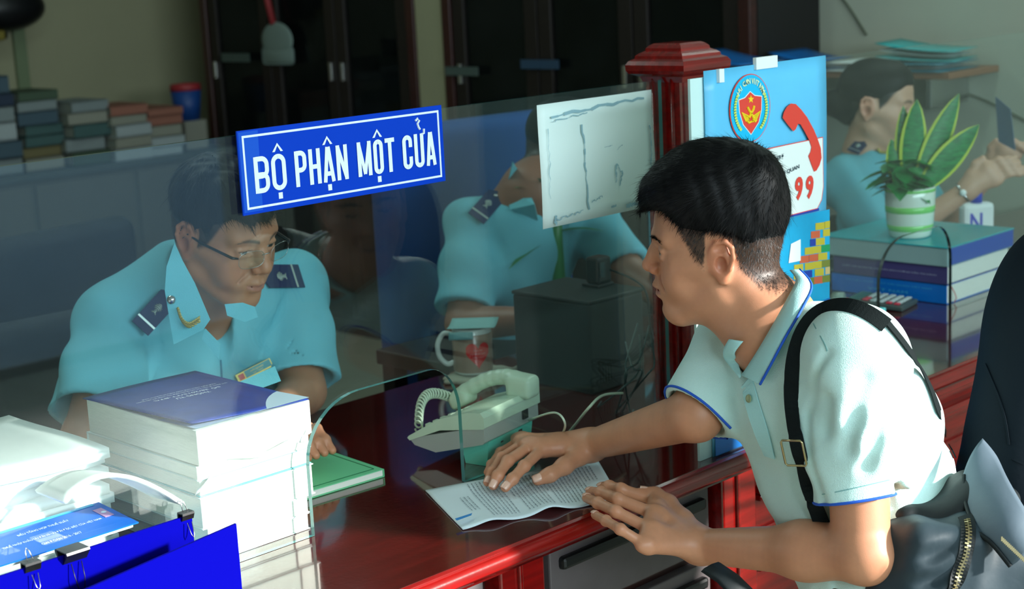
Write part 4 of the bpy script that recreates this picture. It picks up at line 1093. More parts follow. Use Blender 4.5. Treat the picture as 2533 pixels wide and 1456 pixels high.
# monitor of the second officer, seen from its edge
mo = thing('monitor', 'thin dark computer monitor seen edge-on between the casing and the red post', 'monitor', (2.66, 2.22, CT), math.radians(52))
MB().bx(-.12, .12, -.008, .010, .085, .300, .004).build('screen', M_BLACK, mo); MB().bx(-.1, .1, .0101, .011, .095, .29).build('panel', mat('dim_screen', srgb(40, 60, 80), .15), mo)
MB().bx(-.015, .015, -.012, .0, .004, .10, .003).build('neck', M_BLACK, mo); MB().bx(-.07, .07, -.05, .05, .0005, .008, .003).build('foot', M_BLACK, mo)

# ---------------------------------------------------------------- plants
M_LEAF = mat('bamboo_leaf', srgb(44, 122, 62), .4, var=.2, vscale=20); M_LEAF2 = mat('dark_leaf', srgb(24, 126, 60), .35, var=.3, vscale=25)
def leaf(mb, base, tip, w, droop=.0, fold=.15, n=7, up=(0, 0, 1), mi=0, mi2=None, edge=.2):
    base = np.array(base, float); tip = np.array(tip, float); d = tip-base; L_ = np.linalg.norm(d); dn = d/L_; s = np.cross(dn, up); s /= np.linalg.norm(s)+1e-9; nn = np.cross(s, dn)
    rows = []
    for i in range(n+1):
        t = i/n; c = base+d*t+np.array([0, 0, -1])*droop*(t*t)*L_+nn*0; ww = w*(math.sin(math.pi*min(1, t*.93+.07))**.75)*.5
        rows.append([c-s*ww+nn*fold*ww, c-s*ww*(1-edge)+nn*fold*ww*.7, c, c+s*ww*(1-edge)+nn*fold*ww*.7, c+s*ww+nn*fold*ww])
    V = [p for r in rows for p in r]; F1 = []; F2 = []
    for i in range(n):
        for j in range(4):
            f = (i*5+j, i*5+j+1, (i+1)*5+j+1, (i+1)*5+j); (F2 if j in (0, 3) else F1).append(f)
    b = len(mb.V); mb.V += V; mb.F += [tuple(k+b for k in f) for f in F1+F2]; mb.M += [mi]*len(F1)+[mi2 if mi2 is not None else mi]*len(F2)
bp = thing('lucky_bamboo', 'green bamboo plant with thick stalk and arching leaves behind the dark casing', 'plant', (2.36, 2.44, CT))
YB2 = 2.44
tq = thing('side_table', 'dark low desk of the second officer behind the counter, only its edge seen', 'desk', (2.75, 2.75, 0))
MB().bx(-.45, .75, -.31, .05, .70, .735, .004).build('top', M_DARKWOOD, tq)
for x in (-.42, .72):
    for y in (-.28, .02): MB().bx(x-.02, x+.02, y-.02, y+.02, 0, .70).build('leg', M_DARKWOOD, tq)
bp.location = (2.632, 2.52, .7355); bp.scale = (1.15, 1.15, .80)
MB().lathe([(0, 0), (.035, 0), (.042, .05), (.045, .11), (.040, .11), (.037, .05), (0, .01)], n=24).build('glass_jar', mat('clear_jar', srgb(120, 160, 150), .1), bp, True)
MB().tube([(0, 0, .02), (.002, 0, .15), (.0, .002, .28), (.004, 0, .42)], [.016, .015, .015, .012], 12).build('stalk', M_LEAF, bp, True)
for k, (z, az, L_, el_) in enumerate([(.28, 135, .13, .2), (.31, -40, .10, .3), (.33, 150, .12, -.1), (.36, 120, .11, .1), (.37, -60, .09, .5), (.40, 140, .11, .5), (.415, 160, .09, .9), (.42, -30, .07, 1.0), (.42, 60, .07, 1.2), (.42, 200, .08, 1.4), (.30, 170, .12, -.25), (.34, 110, .10, .25), (.39, -50, .06, .8), (.42, 100, .07, 1.5)]):
    mb = MB(); a_ = math.radians(az); leaf(mb, (0, 0, z), (L_*math.cos(a_), L_*math.sin(a_), z+L_*el_), .025, .35, .25); mb.build('leaf', M_LEAF, bp, True)
# striped pot
SPS = 1.24
sp = thing('potted_plant', 'snake plant in a white pot with lime stripes on the flat box', 'plant', (3.352, 2.045, PTZ))
PR = [(0, .0), (.036, 0), (.040, .004), (.0455, .030), (.0475, .055), (.0485, .075), (.0485, .098), (.046, .100), (.045, .096), (.0445, .085), (0, .084)]
MB().lathe(PR, n=40).build('pot', mat('white_glaze', srgb(226, 236, 222), .2, coat=.5, var=.03), sp, True)
M_LIME = mat('lime_glaze', srgb(130, 216, 110), .2, coat=.5)
for z0, z1 in ((.014, .026), (.050, .063), (.090, .0995)):
    def pr(z):
        for (r0, a_), (r1, b_) in zip(PR[1:7], PR[2:8]):
            if a_ <= z <= b_ and b_ > a_: return r0+(r1-r0)*(z-a_)/(b_-a_)+.0006
        return .0492
    MB().lathe([(pr(z0)-.001, z0), (pr(z0), z0+.0005), (pr((z0+z1)/2), (z0+z1)/2), (pr(z1), z1-.0005), (pr(z1)-.001, z1)], n=40).build('lime_stripe', M_LIME, sp, True)
MB().lathe([(0, .086), (.044, .087)], n=24).build('soil', mat('soil', srgb(40, 30, 22), .9), sp, True)
M_SNK = mat('snake_green', srgb(34, 122, 62), .35, var=.45, vscale=60, grain=(1, 1, 5)); M_SNY = mat('snake_yellow_edge', srgb(190, 205, 70), .4)
cam_side = np.array([.70, -.71, 0])
for bx0, by0, tx_, ty_, h_, w_ in ((-.008, 0, -.030, .03, .190, .046), (.004, .01, .016, .01, .268, .054), (-.004, .012, -.006, .03, .255, .040), (.014, 0, .098, .01, .275, .050), (.020, -.006, .132, -.01, .215, .054), (.010, .01, .05, .03, .20, .036)):
    mb = MB(); b_ = np.array([0, 0, .09])+cam_side*bx0+np.array([.7, .7, 0])*by0; t_ = np.array([0, 0, .09+h_-.09])+cam_side*tx_+np.array([.7, .7, 0])*ty_
    leaf(mb, b_, t_, w_, 0, .2, 9, up=(.7, .7, 0), mi=0, mi2=1, edge=.22); mb.build('sword_leaf', parent=sp, smooth=True, mats=[M_SNK, M_SNY])
rr = random.Random(21)
for k in range(60):
    a_ = rr.uniform(0, 6.28); r0 = rr.uniform(.005, .03); z0 = .095+rr.uniform(0, .055); L_ = rr.uniform(.028, .045); r1 = r0+rr.uniform(.025, .062)
    mb = MB(); off = cam_side*-.018
    leaf(mb, (r0*math.cos(a_)+off[0], r0*math.sin(a_)+off[1], z0), (r1*math.cos(a_)+off[0], r1*math.sin(a_)+off[1], z0+rr.uniform(-.035, .022)), .034, .15, .2, 5); mb.build('leaf', M_LEAF2, sp, True)
sp.scale = (SPS, SPS, SPS); sp.location = (3.385, 2.045, PTZ)
jr = thing('glass_jar', 'round glass jar with water plants behind the striped pot', 'jar', (3.45, 2.10, PTZ))
MB().lathe([(0, 0), (.030, 0), (.040, .02), (.040, .045), (.030, .066), (.026, .075), (.0285, .085)], n=32).build('jar', mat('jar_glass', srgb(90, 120, 90), .08, coat=1), jr, True)
for k in range(7):
    mb = MB(); a_ = k*.9; leaf(mb, (0, 0, .075), (.035*math.cos(a_), .035*math.sin(a_), .11+.015*(k % 3)), .022, .2); mb.build('leaf', M_LEAF2, jr, True)

# ---------------------------------------------------------------- things on the counter behind the right pane
cc = thing('calculator', 'grey desk calculator with pale and red keys beside the bound volumes', 'calculator', (3.215, 2.02, CT+.0005), math.radians(10))
V = []; MBc = MB(); MBc.box((0, 0, .010), (.10, .145, .012), eul(0, 0, .06), .003); MBc.build('body', mat('calc_body', srgb(70, 84, 82), .4), cc)
MB().box((0, .052, .0205), (.084, .026, .002), eul(0, 0, .06), .0005).build('display', mat('calc_display', srgb(60, 120, 110), .2), cc)
M_KEY = mat('calc_key', srgb(190, 204, 204), .5); M_KEYR = mat('calc_key_red', srgb(210, 60, 80), .5)
for i in range(5):
    for j in range(5):
        MB().box((-.036+j*.018, .024-i*.0195, .0185+(.024-i*.0195)*.06), (.0135, .013, .004), None, .0015, seg=1).build('key', M_KEYR if (i == 0 and j < 2) or (j == 0 and i > 2) else M_KEY, cc)
sb_ = thing('tissue_box', 'small turquoise printed box on the counter behind the man’s shoulder', 'box', (2.985, 1.915, CT+.0005), .1)
MB().bx(-.04, .04, -.03, .03, 0, .045, .002).build('carton', mat('turquoise_carton', srgb(120, 220, 224), .4), sb_); MB().bx(-.02, .03, -.0312, -.030, .01, .03).build('print', mat('carton_print', srgb(50, 130, 180), .4), sb_)
td = thing('tape_dispenser', 'clear and grey tape dispenser with a red knob beside the turquoise box', 'tape dispenser', (3.06, 2.03, CT+.0005), .3)
MB().bx(-.06, .06, -.02, .02, 0, .02, .004).build('base', mat('smoke_plastic', srgb(60, 76, 72), .2), td); MB().tube([(-.02, -.012, .035), (-.02, .012, .035)], .028, 20).build('roll', mat('tape_roll', srgb(130, 150, 140), .2), td, True)
MB().ball((.045, 0, .027), .009).build('red_knob', mat('knob_red', srgb(200, 40, 60), .3), td, True)
# papers on the woman's desk
paper_pile('paper_stack', 3.22, 3.52, 2.255, 2.415, CT+.0005, .855, 'grey stack of papers and folders between the poster and the bound volumes', 14, 8, mat('grey_papers', srgb(150, 168, 172), .8, var=.3, vscale=60, grain=(.1, .1, 6)), .001)
bt = thing('white_bag', 'white packet with blue cap and blue letter at the right edge behind the volumes', 'packet', (3.86, 2.13, CT+.0005), -.6)
bt_ = MB(); bt_.bx(-.045, .045, -.02, .02, 0, .15, .012); bt_.build('packet', M_WHITE, bt); MB().lathe([(0, .15), (.015, .15), (.015, .185), (0, .187)], n=20).build('blue_cap', mat('cap_blue', srgb(20, 50, 190), .4), bt, True)
tx = MB(); add_text(tx, 'N', (-.01, -.0205, .10), (1, 0, 0), (0, 0, 1), .035, .05, bold=.02); tx.build('letter', mat('purple_blue', srgb(60, 60, 190), .4), bt)
# ---------------------------------------------------------------- cabinets against the right-hand wall
M_BG = mat('cabinet_dark_fill', srgb(14, 12, 12), .6)
def cabinet(y0, y1, lab, doors, rails=M_DARKWOOD):
    t = thing('display_cabinet', lab, 'cabinet', (4.6, (y0+y1)/2, 0)); d = y1-y0
    MB().bx(-.16, .21, -d/2, d/2, 0, 2.4).build('carcass', M_BG, t)
    for s_ in (-1, 1): MB().bx(-.20, -.15, s_*d/2-.05*(s_ > 0), s_*d/2+.05*(s_ < 0), 0, 2.4, .005).build('side_post', M_MAROON, t)
    MB().bx(-.20, -.15, -d/2+.05, d/2-.05, 0, .08).build('plinth', M_DARKWOOD, t)
    w_ = (d-.1)/doors
    for i in range(doors):
        a_ = -d/2+.05+i*w_; dr = thing('door', None, None); dr.parent = t
        fr = MB(); 
        for (p, q, z0, z1) in ((a_+.004, a_+.07, .08, 2.4), (a_+w_-.07, a_+w_-.004, .08, 2.4), (a_+.07, a_+w_-.07, .08, .16), (a_+.07, a_+w_-.07, .78, .86), (a_+.07, a_+w_-.07, 2.32, 2.4)): fr.bx(-.19, -.165, p, q, z0, z1, .003)
        fr.build('frame', rails, dr); MB().bx(-.176, -.172, a_+.07, a_+w_-.07, .86, 2.32).build('glass_panel', M_CABGLASS, dr); MB().bx(-.182, -.17, a_+.07, a_+w_-.07, .16, .78).build('wood_panel', rails, dr)
        MB().bx(-.20, -.19, a_+(w_-.05 if i % 2 == 0 else .03), a_+(w_-.03 if i % 2 == 0 else .05), 1.14, 1.22, .002).build('handle', M_STEEL, dr)
    return t
cabinet(4.97, 6.50, 'near-black glazed cabinet with a white card hung on it, behind the blue sign', 3)
cabinet(3.27, 4.80, 'near-black glazed cabinet with maroon end post, behind the red post', 3)
hc = thing('hanging_card', 'white round-topped card on a red ribbon hanging on the left dark cabinet', 'card', (4.385, 5.88, 1.30))
mb = MB(); mb.ball((0, 0, .02), (.012, .115, .08), 12); mb.bx(-.01, .01, -.11, .11, -.09, -.01, .02); mb.build('card', mat('grey_white_card', srgb(120, 136, 132), .6), hc, True)
MB().tube([(0, .02, .09), (-.004, .06, .25), (0, .075, .5)], .016, 6).build('ribbon', mat('ribbon_dark_red', srgb(140, 40, 44), .6), hc, True)
lb = thing('cabinet_label', 'small grey label plate on the left dark cabinet', 'label', (4.392, 6.22, 1.24)); MB().bx(-.004, 0, -.11, .11, -.02, .02).build('plate', mat('dull_label', srgb(70, 84, 80), .6), lb)
lb = thing('cabinet_label', 'small grey label plate on the right dark cabinet', 'label', (4.392, 4.72, 1.19)); MB().bx(-.004, 0, -.13, .06, -.015, .02).build('plate', bpy.data.materials['dull_label'], lb)
lb = thing('cabinet_label', 'small blue-grey label plate right of the other one on the right cabinet', 'label', (4.392, 4.25, 1.22)); MB().bx(-.004, 0, -.10, .10, -.015, .02).build('plate', mat('blue_label', srgb(40, 66, 92), .6), lb)
# side cabinet with piles of books at the far left
sc_ = thing('low_cupboard', 'low cream cupboard along the back wall carrying piles of books', 'cupboard', (3.1, 6.45, 0))
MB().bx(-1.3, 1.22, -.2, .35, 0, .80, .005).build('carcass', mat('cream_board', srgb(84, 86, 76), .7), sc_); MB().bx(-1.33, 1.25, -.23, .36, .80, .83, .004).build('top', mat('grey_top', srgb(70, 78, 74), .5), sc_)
for i in range(5): 
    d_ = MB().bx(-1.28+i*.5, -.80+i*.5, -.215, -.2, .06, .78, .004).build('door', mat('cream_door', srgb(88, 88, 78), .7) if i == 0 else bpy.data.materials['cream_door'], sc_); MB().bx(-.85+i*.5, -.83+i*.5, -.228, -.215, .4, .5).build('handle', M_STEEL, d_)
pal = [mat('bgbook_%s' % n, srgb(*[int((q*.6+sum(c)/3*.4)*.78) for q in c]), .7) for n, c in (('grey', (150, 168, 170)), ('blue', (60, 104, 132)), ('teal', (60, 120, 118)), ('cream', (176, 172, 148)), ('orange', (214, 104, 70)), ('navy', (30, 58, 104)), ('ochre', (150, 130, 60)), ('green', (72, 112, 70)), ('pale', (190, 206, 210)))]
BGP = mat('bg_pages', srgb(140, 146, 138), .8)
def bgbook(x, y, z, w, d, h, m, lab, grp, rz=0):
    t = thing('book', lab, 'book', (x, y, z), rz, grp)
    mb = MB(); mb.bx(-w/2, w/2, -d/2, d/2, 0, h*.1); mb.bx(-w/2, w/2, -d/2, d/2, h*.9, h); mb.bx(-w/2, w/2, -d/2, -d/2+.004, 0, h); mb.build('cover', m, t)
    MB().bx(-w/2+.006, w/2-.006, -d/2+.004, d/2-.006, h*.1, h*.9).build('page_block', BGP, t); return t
rr = random.Random(5)
piles = [(3.20, 6.42, .830, [0, 1, 8, 0, 5, 1], 'far left'), (3.42, 6.45, .830, [3, 6, 2, 2, 1, 0, 7], 'second'), (3.62, 6.40, .830, [7, 0, 2, 3, 0], 'third'), (3.80, 6.36, .830, [8, 3, 8, 3, 4], 'fourth'), (3.99, 6.38, .830, [8, 8, 3, 4, 4], 'fifth')]
hts = [.40, .36, .27, .24, .21]
nm = ['grey', 'blue', 'teal', 'cream', 'orange', 'navy', 'ochre', 'green', 'pale']
for (x, y, z0, ids, which), tot in zip(piles, hts):
    z = z0; n = len(ids)
    for k, c in enumerate(ids):
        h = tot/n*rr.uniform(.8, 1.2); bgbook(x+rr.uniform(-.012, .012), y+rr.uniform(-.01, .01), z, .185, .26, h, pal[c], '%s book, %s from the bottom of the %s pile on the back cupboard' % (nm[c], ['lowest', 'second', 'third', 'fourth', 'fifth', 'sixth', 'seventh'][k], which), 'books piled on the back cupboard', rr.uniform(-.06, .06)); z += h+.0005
bn = thing('blue_bin', 'small blue tub with red lid on the back cupboard beside the dark cabinet', 'tub', (4.22, 6.40, .8305))
MB().bx(-.06, .06, -.06, .06, 0, .13).build('stand_box', pal[3], bn); MB().lathe([(0, .13), (.055, .13), (.072, .27), (0, .27)], n=24).build('tub', mat('tub_blue', srgb(16, 62, 128), .5), bn, True); MB().lathe([(0, .27), (.074, .27), (.070, .30), (0, .305)], n=24).build('lid', mat('lid_red', srgb(150, 40, 46), .5), bn, True)
wf = thing('wall_fan', 'black wall-mounted fan with yellow base on the back wall, top left', 'fan', (3.56, 6.90, 1.50))
MB().ball((0, -.10, .02), (.20, .10, .105), 14).build('housing', M_BLACK, wf, True); MB().bx(-.19, -.02, -.13, .03, -.12, -.07, .01).build('yellow_base', mat('dull_yellow', srgb(120, 106, 30), .6), wf); MB().bx(-.05, .05, -.02, .045, -.12, .12, .01).build('bracket', M_BLACK, wf)
st(MB().bx(3.66, 3.72, 6.925, 6.95, .83, 1.46, .004).build('trim_2', mat('conduit_green', srgb(110, 124, 92), .6)))
# wall shelf with folders (right)
sh_ = thing('wall_shelf', 'brown wall shelf carrying blue and teal folders at the upper right', 'shelf', (4.66, 3.0, 1.178))
MB().bx(-.16, .155, -.42, .25, 0, .022, .003).build('board', mat('shelf_brown', srgb(140, 96, 70), .5), sh_)
for y in (-.3, .15): MB().bx(-.08, .155, y-.01, y+.01, -.10, 0, .003).build('bracket', M_STEEL, sh_)
def folder(y0, y1, x0, x1, z, h, m, lab, tilt=0, rz=0):
    t = thing('folder', lab, 'folder', ((x0+x1)/2, (y0+y1)/2, z), rz); w_, d_ = x1-x0, y1-y0
    mb = MB()
    for k, zz in enumerate((0, h)): mb.grid(lambda u, v, zz=zz: ((u-.5)*w_, (v-.5)*d_, zz+.0008+tilt*v*v*(1 if k else .6)), 4, 8)
    o = mb.build('cover', m, t, True); solidify(o, .002); MB().grid(lambda u, v: ((u-.5)*w_*.95, (v-.5)*d_*.95, h*.5+tilt*v*v*.8), 4, 8).build('sheets', M_WHITE, t, True); return t
mf1, mf2, mf3 = mat('folder_blue', srgb(10, 96, 168), .4), mat('folder_teal', srgb(60, 168, 168), .4), mat('folder_steel', srgb(50, 130, 150), .4)
cb_ = thing('filing_cabinet', 'tall grey filing cabinet behind the poster carrying two blue folders', 'cabinet', (4.20, 3.17, 0)); MB().bx(-.16, .16, -.17, .17, 0, 1.215, .005).build('carcass', mat('file_grey', srgb(96, 104, 100), .6), cb_)
for i in range(4): d_ = MB().bx(-.170, -.16, -.16, .16, .03+i*.295, .31+i*.295, .003).build('drawer', bpy.data.materials['file_grey'], cb_); MB().bx(-.185, -.170, -.04, .04, .22+i*.295, .24+i*.295, .003).build('handle', M_STEEL, d_)
folder(3.06, 3.32, 4.07, 4.32, 1.217, .035, mf1, 'blue folder with a bent cover on the filing cabinet behind the poster', .035)
folder(3.05, 3.24, 4.46, 4.68, 1.203, .03, mf1, 'blue folder standing at the left end of the wall shelf', .03)
folder(2.80, 3.03, 4.48, 4.70, 1.203, .025, M_WHITE, 'white paper folder between the blue and the teal folders')
folder(2.60, 2.86, 4.50, 4.74, 1.232, .03, mf2, 'teal folder on top at the right end of the wall shelf', .03, .2)
folder(2.60, 2.92, 4.48, 4.72, 1.203, .022, mf3, 'steel blue folder under the teal one on the wall shelf')
cable('wall_cable', [(4.815, 3.42, 1.62), (4.815, 3.2, 1.45), (4.815, 3.08, 1.30)], .004, mat('cable_olive', srgb(90, 96, 80), .6), 'thin dark cable running down the wall above the folders')
cable('wall_cable', [(4.815, 2.75, 1.12), (4.815, 2.62, 1.08), (4.815, 2.48, 1.02)], .004, bpy.data.materials['cable_olive'], 'thin cable crossing the wall right of the woman')
# office chairs
def chair(loc, rz, m, lab, w=.50, top=.62, arms=True):
    t = thing('office_chair', lab, 'chair', loc, rz)       # faces +x locally
    MB().bx(-.23, .25, -.24, .24, .42, .50, .035).build('seat', m, t)
    s = SDF(); s.rbox((-.27, 0, .50+top/2), (.045, w/2, top/2), .04, .01); s.ell((-.19, 0, .50+top*.6), (.04, w*.42, top*.42), .02, op='s')
    V, F = s.mesh(.012); o = raw_obj('backrest', V, F, m, None); o.parent = t
    MB().bx(-.30, -.26, -.03, .03, .38, .62, .01).build('back_bar', M_BLACK, t)
    MB().tube([(0, 0, .10), (0, 0, .42)], .028, 12).build('gas_column', M_BLACK, t, True)
    for k in range(5):
        a_ = k*2*math.pi/5; l_ = MB().tube([(0, 0, .10), (.27*math.cos(a_), .27*math.sin(a_), .065)], [.028, .018], 8).build('leg', M_BLACK, t, True)
        MB().tube([(.27*math.cos(a_)-.02*math.sin(a_), .27*math.sin(a_)+.02*math.cos(a_), .0285), (.27*math.cos(a_)+.02*math.sin(a_), .27*math.sin(a_)-.02*math.cos(a_), .0285)], .028, 12).build('castor', M_BLACK, l_, True)
    if arms:
        for y in (-.27, .27): MB().tube([(-.18, y, .45), (-.17, y, .62), (.12, y, .66), (.16, y, .45)], .018, 8).build('armrest', M_BLACK, t, True)
    return t
M_CHB = mat('blue_fabric', srgb(10, 66, 128), .85, bump=.2, bscale=200)
M_CHD = mat('black_fabric', srgb(22, 26, 28), .8)
# ---------------------------------------------------------------- fingers and hands
def finger(s, pts, r0, r1, k=.004):
    rs = [r0, r0*.97, r0*.9, r1]; s.chain(pts, rs, k)
    for p in pts[1:3]: s.ell(p, (r0*1.08,)*3, k)
def nail(pts, r, parent, up, m):
    tip, dip = np.array(pts[-1]), np.array(pts[-2]); d = tip-dip; d /= np.linalg.norm(d); up = np.array(up, float); up = up-d*up.dot(d); up /= np.linalg.norm(up); s_ = np.cross(d, up)
    V = []; nu, nv = 6, 7
    for i in range(nu):
        for j in range(nv):
            a_ = (j/(nv-1)-.5)*1.9; l_ = (i/(nu-1)-.5)*r*1.75; w_ = 1-.18*abs(2*i/(nu-1)-1)**3
            V.append(tip-d*r*.05+d*l_+s_*math.sin(a_*w_)*r*.93+up*(math.cos(a_*w_)*r*.97+.0006-.0022*max(0, i/(nu-1)-.6)))
    F = [(i*nv+j, (i+1)*nv+j, (i+1)*nv+j+1, i*nv+j+1) for i in range(nu-1) for j in range(nv-1)]
    o = mesh_obj('fingernail', V, F, m, None, True); unparent_space(o, parent); return solidify(o, .0006)
M_NAIL = mat('nail', srgb(226, 180, 160), .25, coat=.3)
def palm(s, W, mcps, thumb_cmc, th=.0135, k=.02):
    for m_ in mcps: s.cone(W, m_, .0165, .0115, k)
    for a_, b_ in zip(mcps[:-1], mcps[1:]): s.cone(a_, b_, .0115, .0112, .010)
    for a_, b_ in zip(mcps[:-1], mcps[1:]): d_ = ((a_+b_)/2-W); d_ = d_/np.linalg.norm(d_); s.cone(a_+d_*.012, b_+d_*.012, .0098, .0096, .008)
    s.cone(W, thumb_cmc, .016, .014, .02); 
    c = (np.array(W)+sum(np.array(m_) for m_ in mcps)/4*1.2)/2.2
    s.cone(c, (np.array(mcps[0])+mcps[1])/2, .0145, .0115, .012); s.cone(c, (np.array(mcps[2])+mcps[3])/2, .0145, .011, .012)

# ================================================================ the visitor in the mint polo shirt
man = thing('person', 'young man in a mint polo shirt leaning over the counter', 'person', (2.05, .98, 0))
SK_MAN = np.array(srgb(194, 134, 102)[:3])
RH = eul(2.153, .051, -.096); TH = np.array([1.865, 1.45, 1.162]); SC = .965
hd = head_sdf(smile=1.0, mouth_open=.0022, eyes=.0024)
# scale the head frame slightly
def scaled(s, k_):
    s.ops = [(op, (lambda P, f=f: f(P/k_)*k_), kk*k_, lo*k_ if lo[0] > -1e8 else lo, hi*k_ if lo[0] > -1e8 else hi) for op, f, kk, lo, hi in s.ops]; return s
scaled(hd, SC).xf(RH, TH)
def HL(p): return RH@(np.array(p)*SC)+TH
body = SDF().merge(hd)
NB = at(1915, 800, 2.375); CH = at(2035, 1015, 2.375); BE = at(2122, 1240, 2.365); PE = at(2200, 1470, 2.33)
LS = at(2115, 880, 2.225); LE = at(2130, 1366, 2.215); LW = at(1732, 1350, 2.405)
RS = at(1822, 850, 2.49); RE = at(1722, 1024, 2.43); RW = atz(1462, 1100, .802)
up_ = (NB-BE)/np.linalg.norm(NB-BE)
body.cone(HL((-.018, 0, -.035)), NB, .055, .058, .025); body.cone(HL((.022, 0, -.06)), NB+np.array([-.03, .01, -.015]), .035, .045, .03)
body.cone(HL((-.03, -.045, -.03)), NB, .02, .022, .03); body.cone(HL((-.03, .045, -.03)), NB+(LS-NB)*.15, .018, .016, .02)
body.cone(NB, CH, .060, .095, .03); body.cone(CH, PE, .09, .09, .03)
body.cone(NB-up_*.02, LS, .034, .040, .03); body.cone(NB, RS, .036, .036, .03)
body.chain([LS, LS*.45+LE*.55, LE], [.050, .043, .040], .02)
FM = LE*.68+LW*.32
body.cone(LE, LW, .0425, .0255, .010); body.ell(FM, (.0405, .0405, .039), .03)
body.ell(LE+(LE-LW)/np.linalg.norm(LE-LW)*.012+np.array([0, 0, -.006]), (.034, .034, .034), .02)
body.chain([RS, RE], [.040, .0385], .02)
body.cone(RE, RW, .0395, .0250, .02)
# left hand, lying over the edge of the counter
Lm = [atz(1631, 1240, .763), atz(1628, 1274, .764), atz(1618, 1313, .757), atz(1602, 1350, .746)]
Lf = [[Lm[0], atz(1536, 1209, .782), atz(1507, 1202, .780), atz(1489, 1204, .773)],
      [Lm[1], atz(1528, 1233, .786), atz(1487, 1217, .783), atz(1460, 1216, .773)],
      [Lm[2], atz(1523, 1264, .783), atz(1479, 1243, .782), atz(1451, 1231, .773)],
      [Lm[3], atz(1534, 1308, .774), atz(1499, 1287, .775), atz(1472, 1273, .771)]]
Lc = at(1690, 1285, 2.44)
palm(body, LW, Lm, Lc)
for f_, r_, e_ in zip(Lf, (.0092, .0095, .0090, .0080), (.0078, .0080, .0076, .0068)): finger(body, f_, r_, e_)
Lt = [Lc, at(1655, 1244, 2.475), atz(1622, 1222, .771), atz(1593, 1216, .775)]
body.chain(Lt, [.014, .0125, .0105, .0088], .008)
body.ell(LW+np.array([-.004, .004, .014]), (.013, .013, .012), .012)                # wrist bone
for m_ in Lm: body.ell(m_+np.array([0, 0, .006]), (.010, .010, .008), .006)
# right hand, flat on the document
Rm = [atz(1340, 1112, .806), atz(1316, 1100, .810), atz(1302, 1092, .806), atz(1292, 1086, .798)]
Rf = [[Rm[0], atz(1297, 1152, .798), atz(1268, 1184, .786), atz(1250, 1205, .7765)],
      [Rm[1], atz(1256, 1140, .803), atz(1232, 1176, .789), atz(1220, 1200, .7765)],
      [Rm[2], atz(1240, 1132, .798), atz(1217, 1168, .786), atz(1206, 1192, .776)],
      [Rm[3], atz(1238, 1118, .790), atz(1216, 1148, .782), atz(1206, 1168, .775)]]
Rc = atz(1430, 1128, .793)
palm(body, RW, Rm, Rc)
for f_, r_, e_ in zip(Rf, (.0095, .0096, .0090, .0080), (.0080, .0080, .0076, .0068)): finger(body, f_, r_, e_)
Rt = [Rc, atz(1396, 1152, .788), atz(1360, 1174, .783), atz(1330, 1186, .777)]
body.chain(Rt, [.0155, .0135, .0112, .0095], .010)
for m_ in Rm: body.ell(m_+np.array([0, 0, .004]), (.010, .010, .008), .006)
V, F = body.mesh(.0022)
Pl = ((V-TH)@RH)/SC
def man_hairline(x, y, z):
    """faded sides: edge runs sideburn - over the ear - nape"""
    ay = np.abs(y)
    side = (z > .020+.0*x) & (x < .052) | (z > .055) 
    n = np.sin(x*900)*np.sin(z*700+y*500)*.004
    # lower boundary of the hair as a function of x (front to back)
    zb = np.interp(x, [-.12, -.085, -.060, -.035, -.026, -.008, .012, .018, .034, .046, .056, .064, .075, .11], [-.062, -.062, -.050, -.020, .024, .040, .040, -.012, .004, .030, .052, .066, .080, .085])
    return np.clip((z+n-zb)/.016, 0, 1)*.9*(np.abs(y) < .0765)
inh = (np.abs(Pl[:, 0]) < .14) & (np.abs(Pl[:, 1]) < .095) & (Pl[:, 2] > -.125) & (Pl[:, 2] < .17)
C = np.tile(SK_MAN, (len(V), 1))*(1+.05*hashn(V, 90)[:, None]+.03*hashn(V, 400)[:, None])
C[inh] = head_cols(Pl[inh], SK_MAN, man_hairline)
for pts_ in Lf+Rf+[Lt, Rt]:        # rosier fingertips and knuckles
    for q_, s_ in ((pts_[-1], .011), (pts_[1], .007)):
        w_ = np.exp(-((V-q_)**2).sum(1)/s_**2)*.5; C = mix(C, SK_MAN*np.array([1.12, .82, .78]), w_)
raw_obj('body', V, F, M_SKIN, man, C)
for y in (-.031, .031): 
    e_ = eye_obj(man, RH*SC, TH, y, look=(1, .1, .1))
for pts_, r_ in zip(Lf+[Lt], (.0080, .0082, .0078, .0069, .0090)): nail(pts_, r_, man, (-.25, -.35, .9), M_NAIL)
for pts_, r_ in zip(Rf[:3]+[Rt], (.0082, .0082, .0078, .0098)): nail(pts_, r_, man, (-.35, -.5, .8), M_NAIL)
tm = MB(); 
for k_ in range(7): 
    y_ = (k_-3)*.0062; tm.box(HL((.0925-.9*y_*y_*18, y_, -.0535)), (.004, .0058, .0075), RH, .0012)
tm.build('teeth', M_TEETH, man, True, world=True)
# ---------------- hair
M_STR = mat('black_hair_strands', (.003, .003, .0035, 1), .6, spec=.1)
hm = SDF()
hm.ell((-.012, 0, .062), (.102, .0805, .086), .01); hm.ell((.040, .004, .095), (.064, .064, .052), .02); hm.ell((.078, .0, .100), (.036, .050, .030), .02); hm.ell((-.052, 0, .10), (.055, .058, .058), .02); hm.ell((.002, 0, .112), (.084, .066, .064), .03)
hm.cone((.10, .018, .088), (.112, .012, .070), .012, .006, .015); hm.cone((.095, -.02, .09), (.108, -.022, .072), .012, .006, .015)
hm.fn(lambda P: .0010*np.sin(P[:, 0]*210+3*np.sin(P[:, 1]*80))*np.sin(P[:, 1]*190+P[:, 2]*60), (-.15, -.1, 0), (.15, .1, .2), op='d')
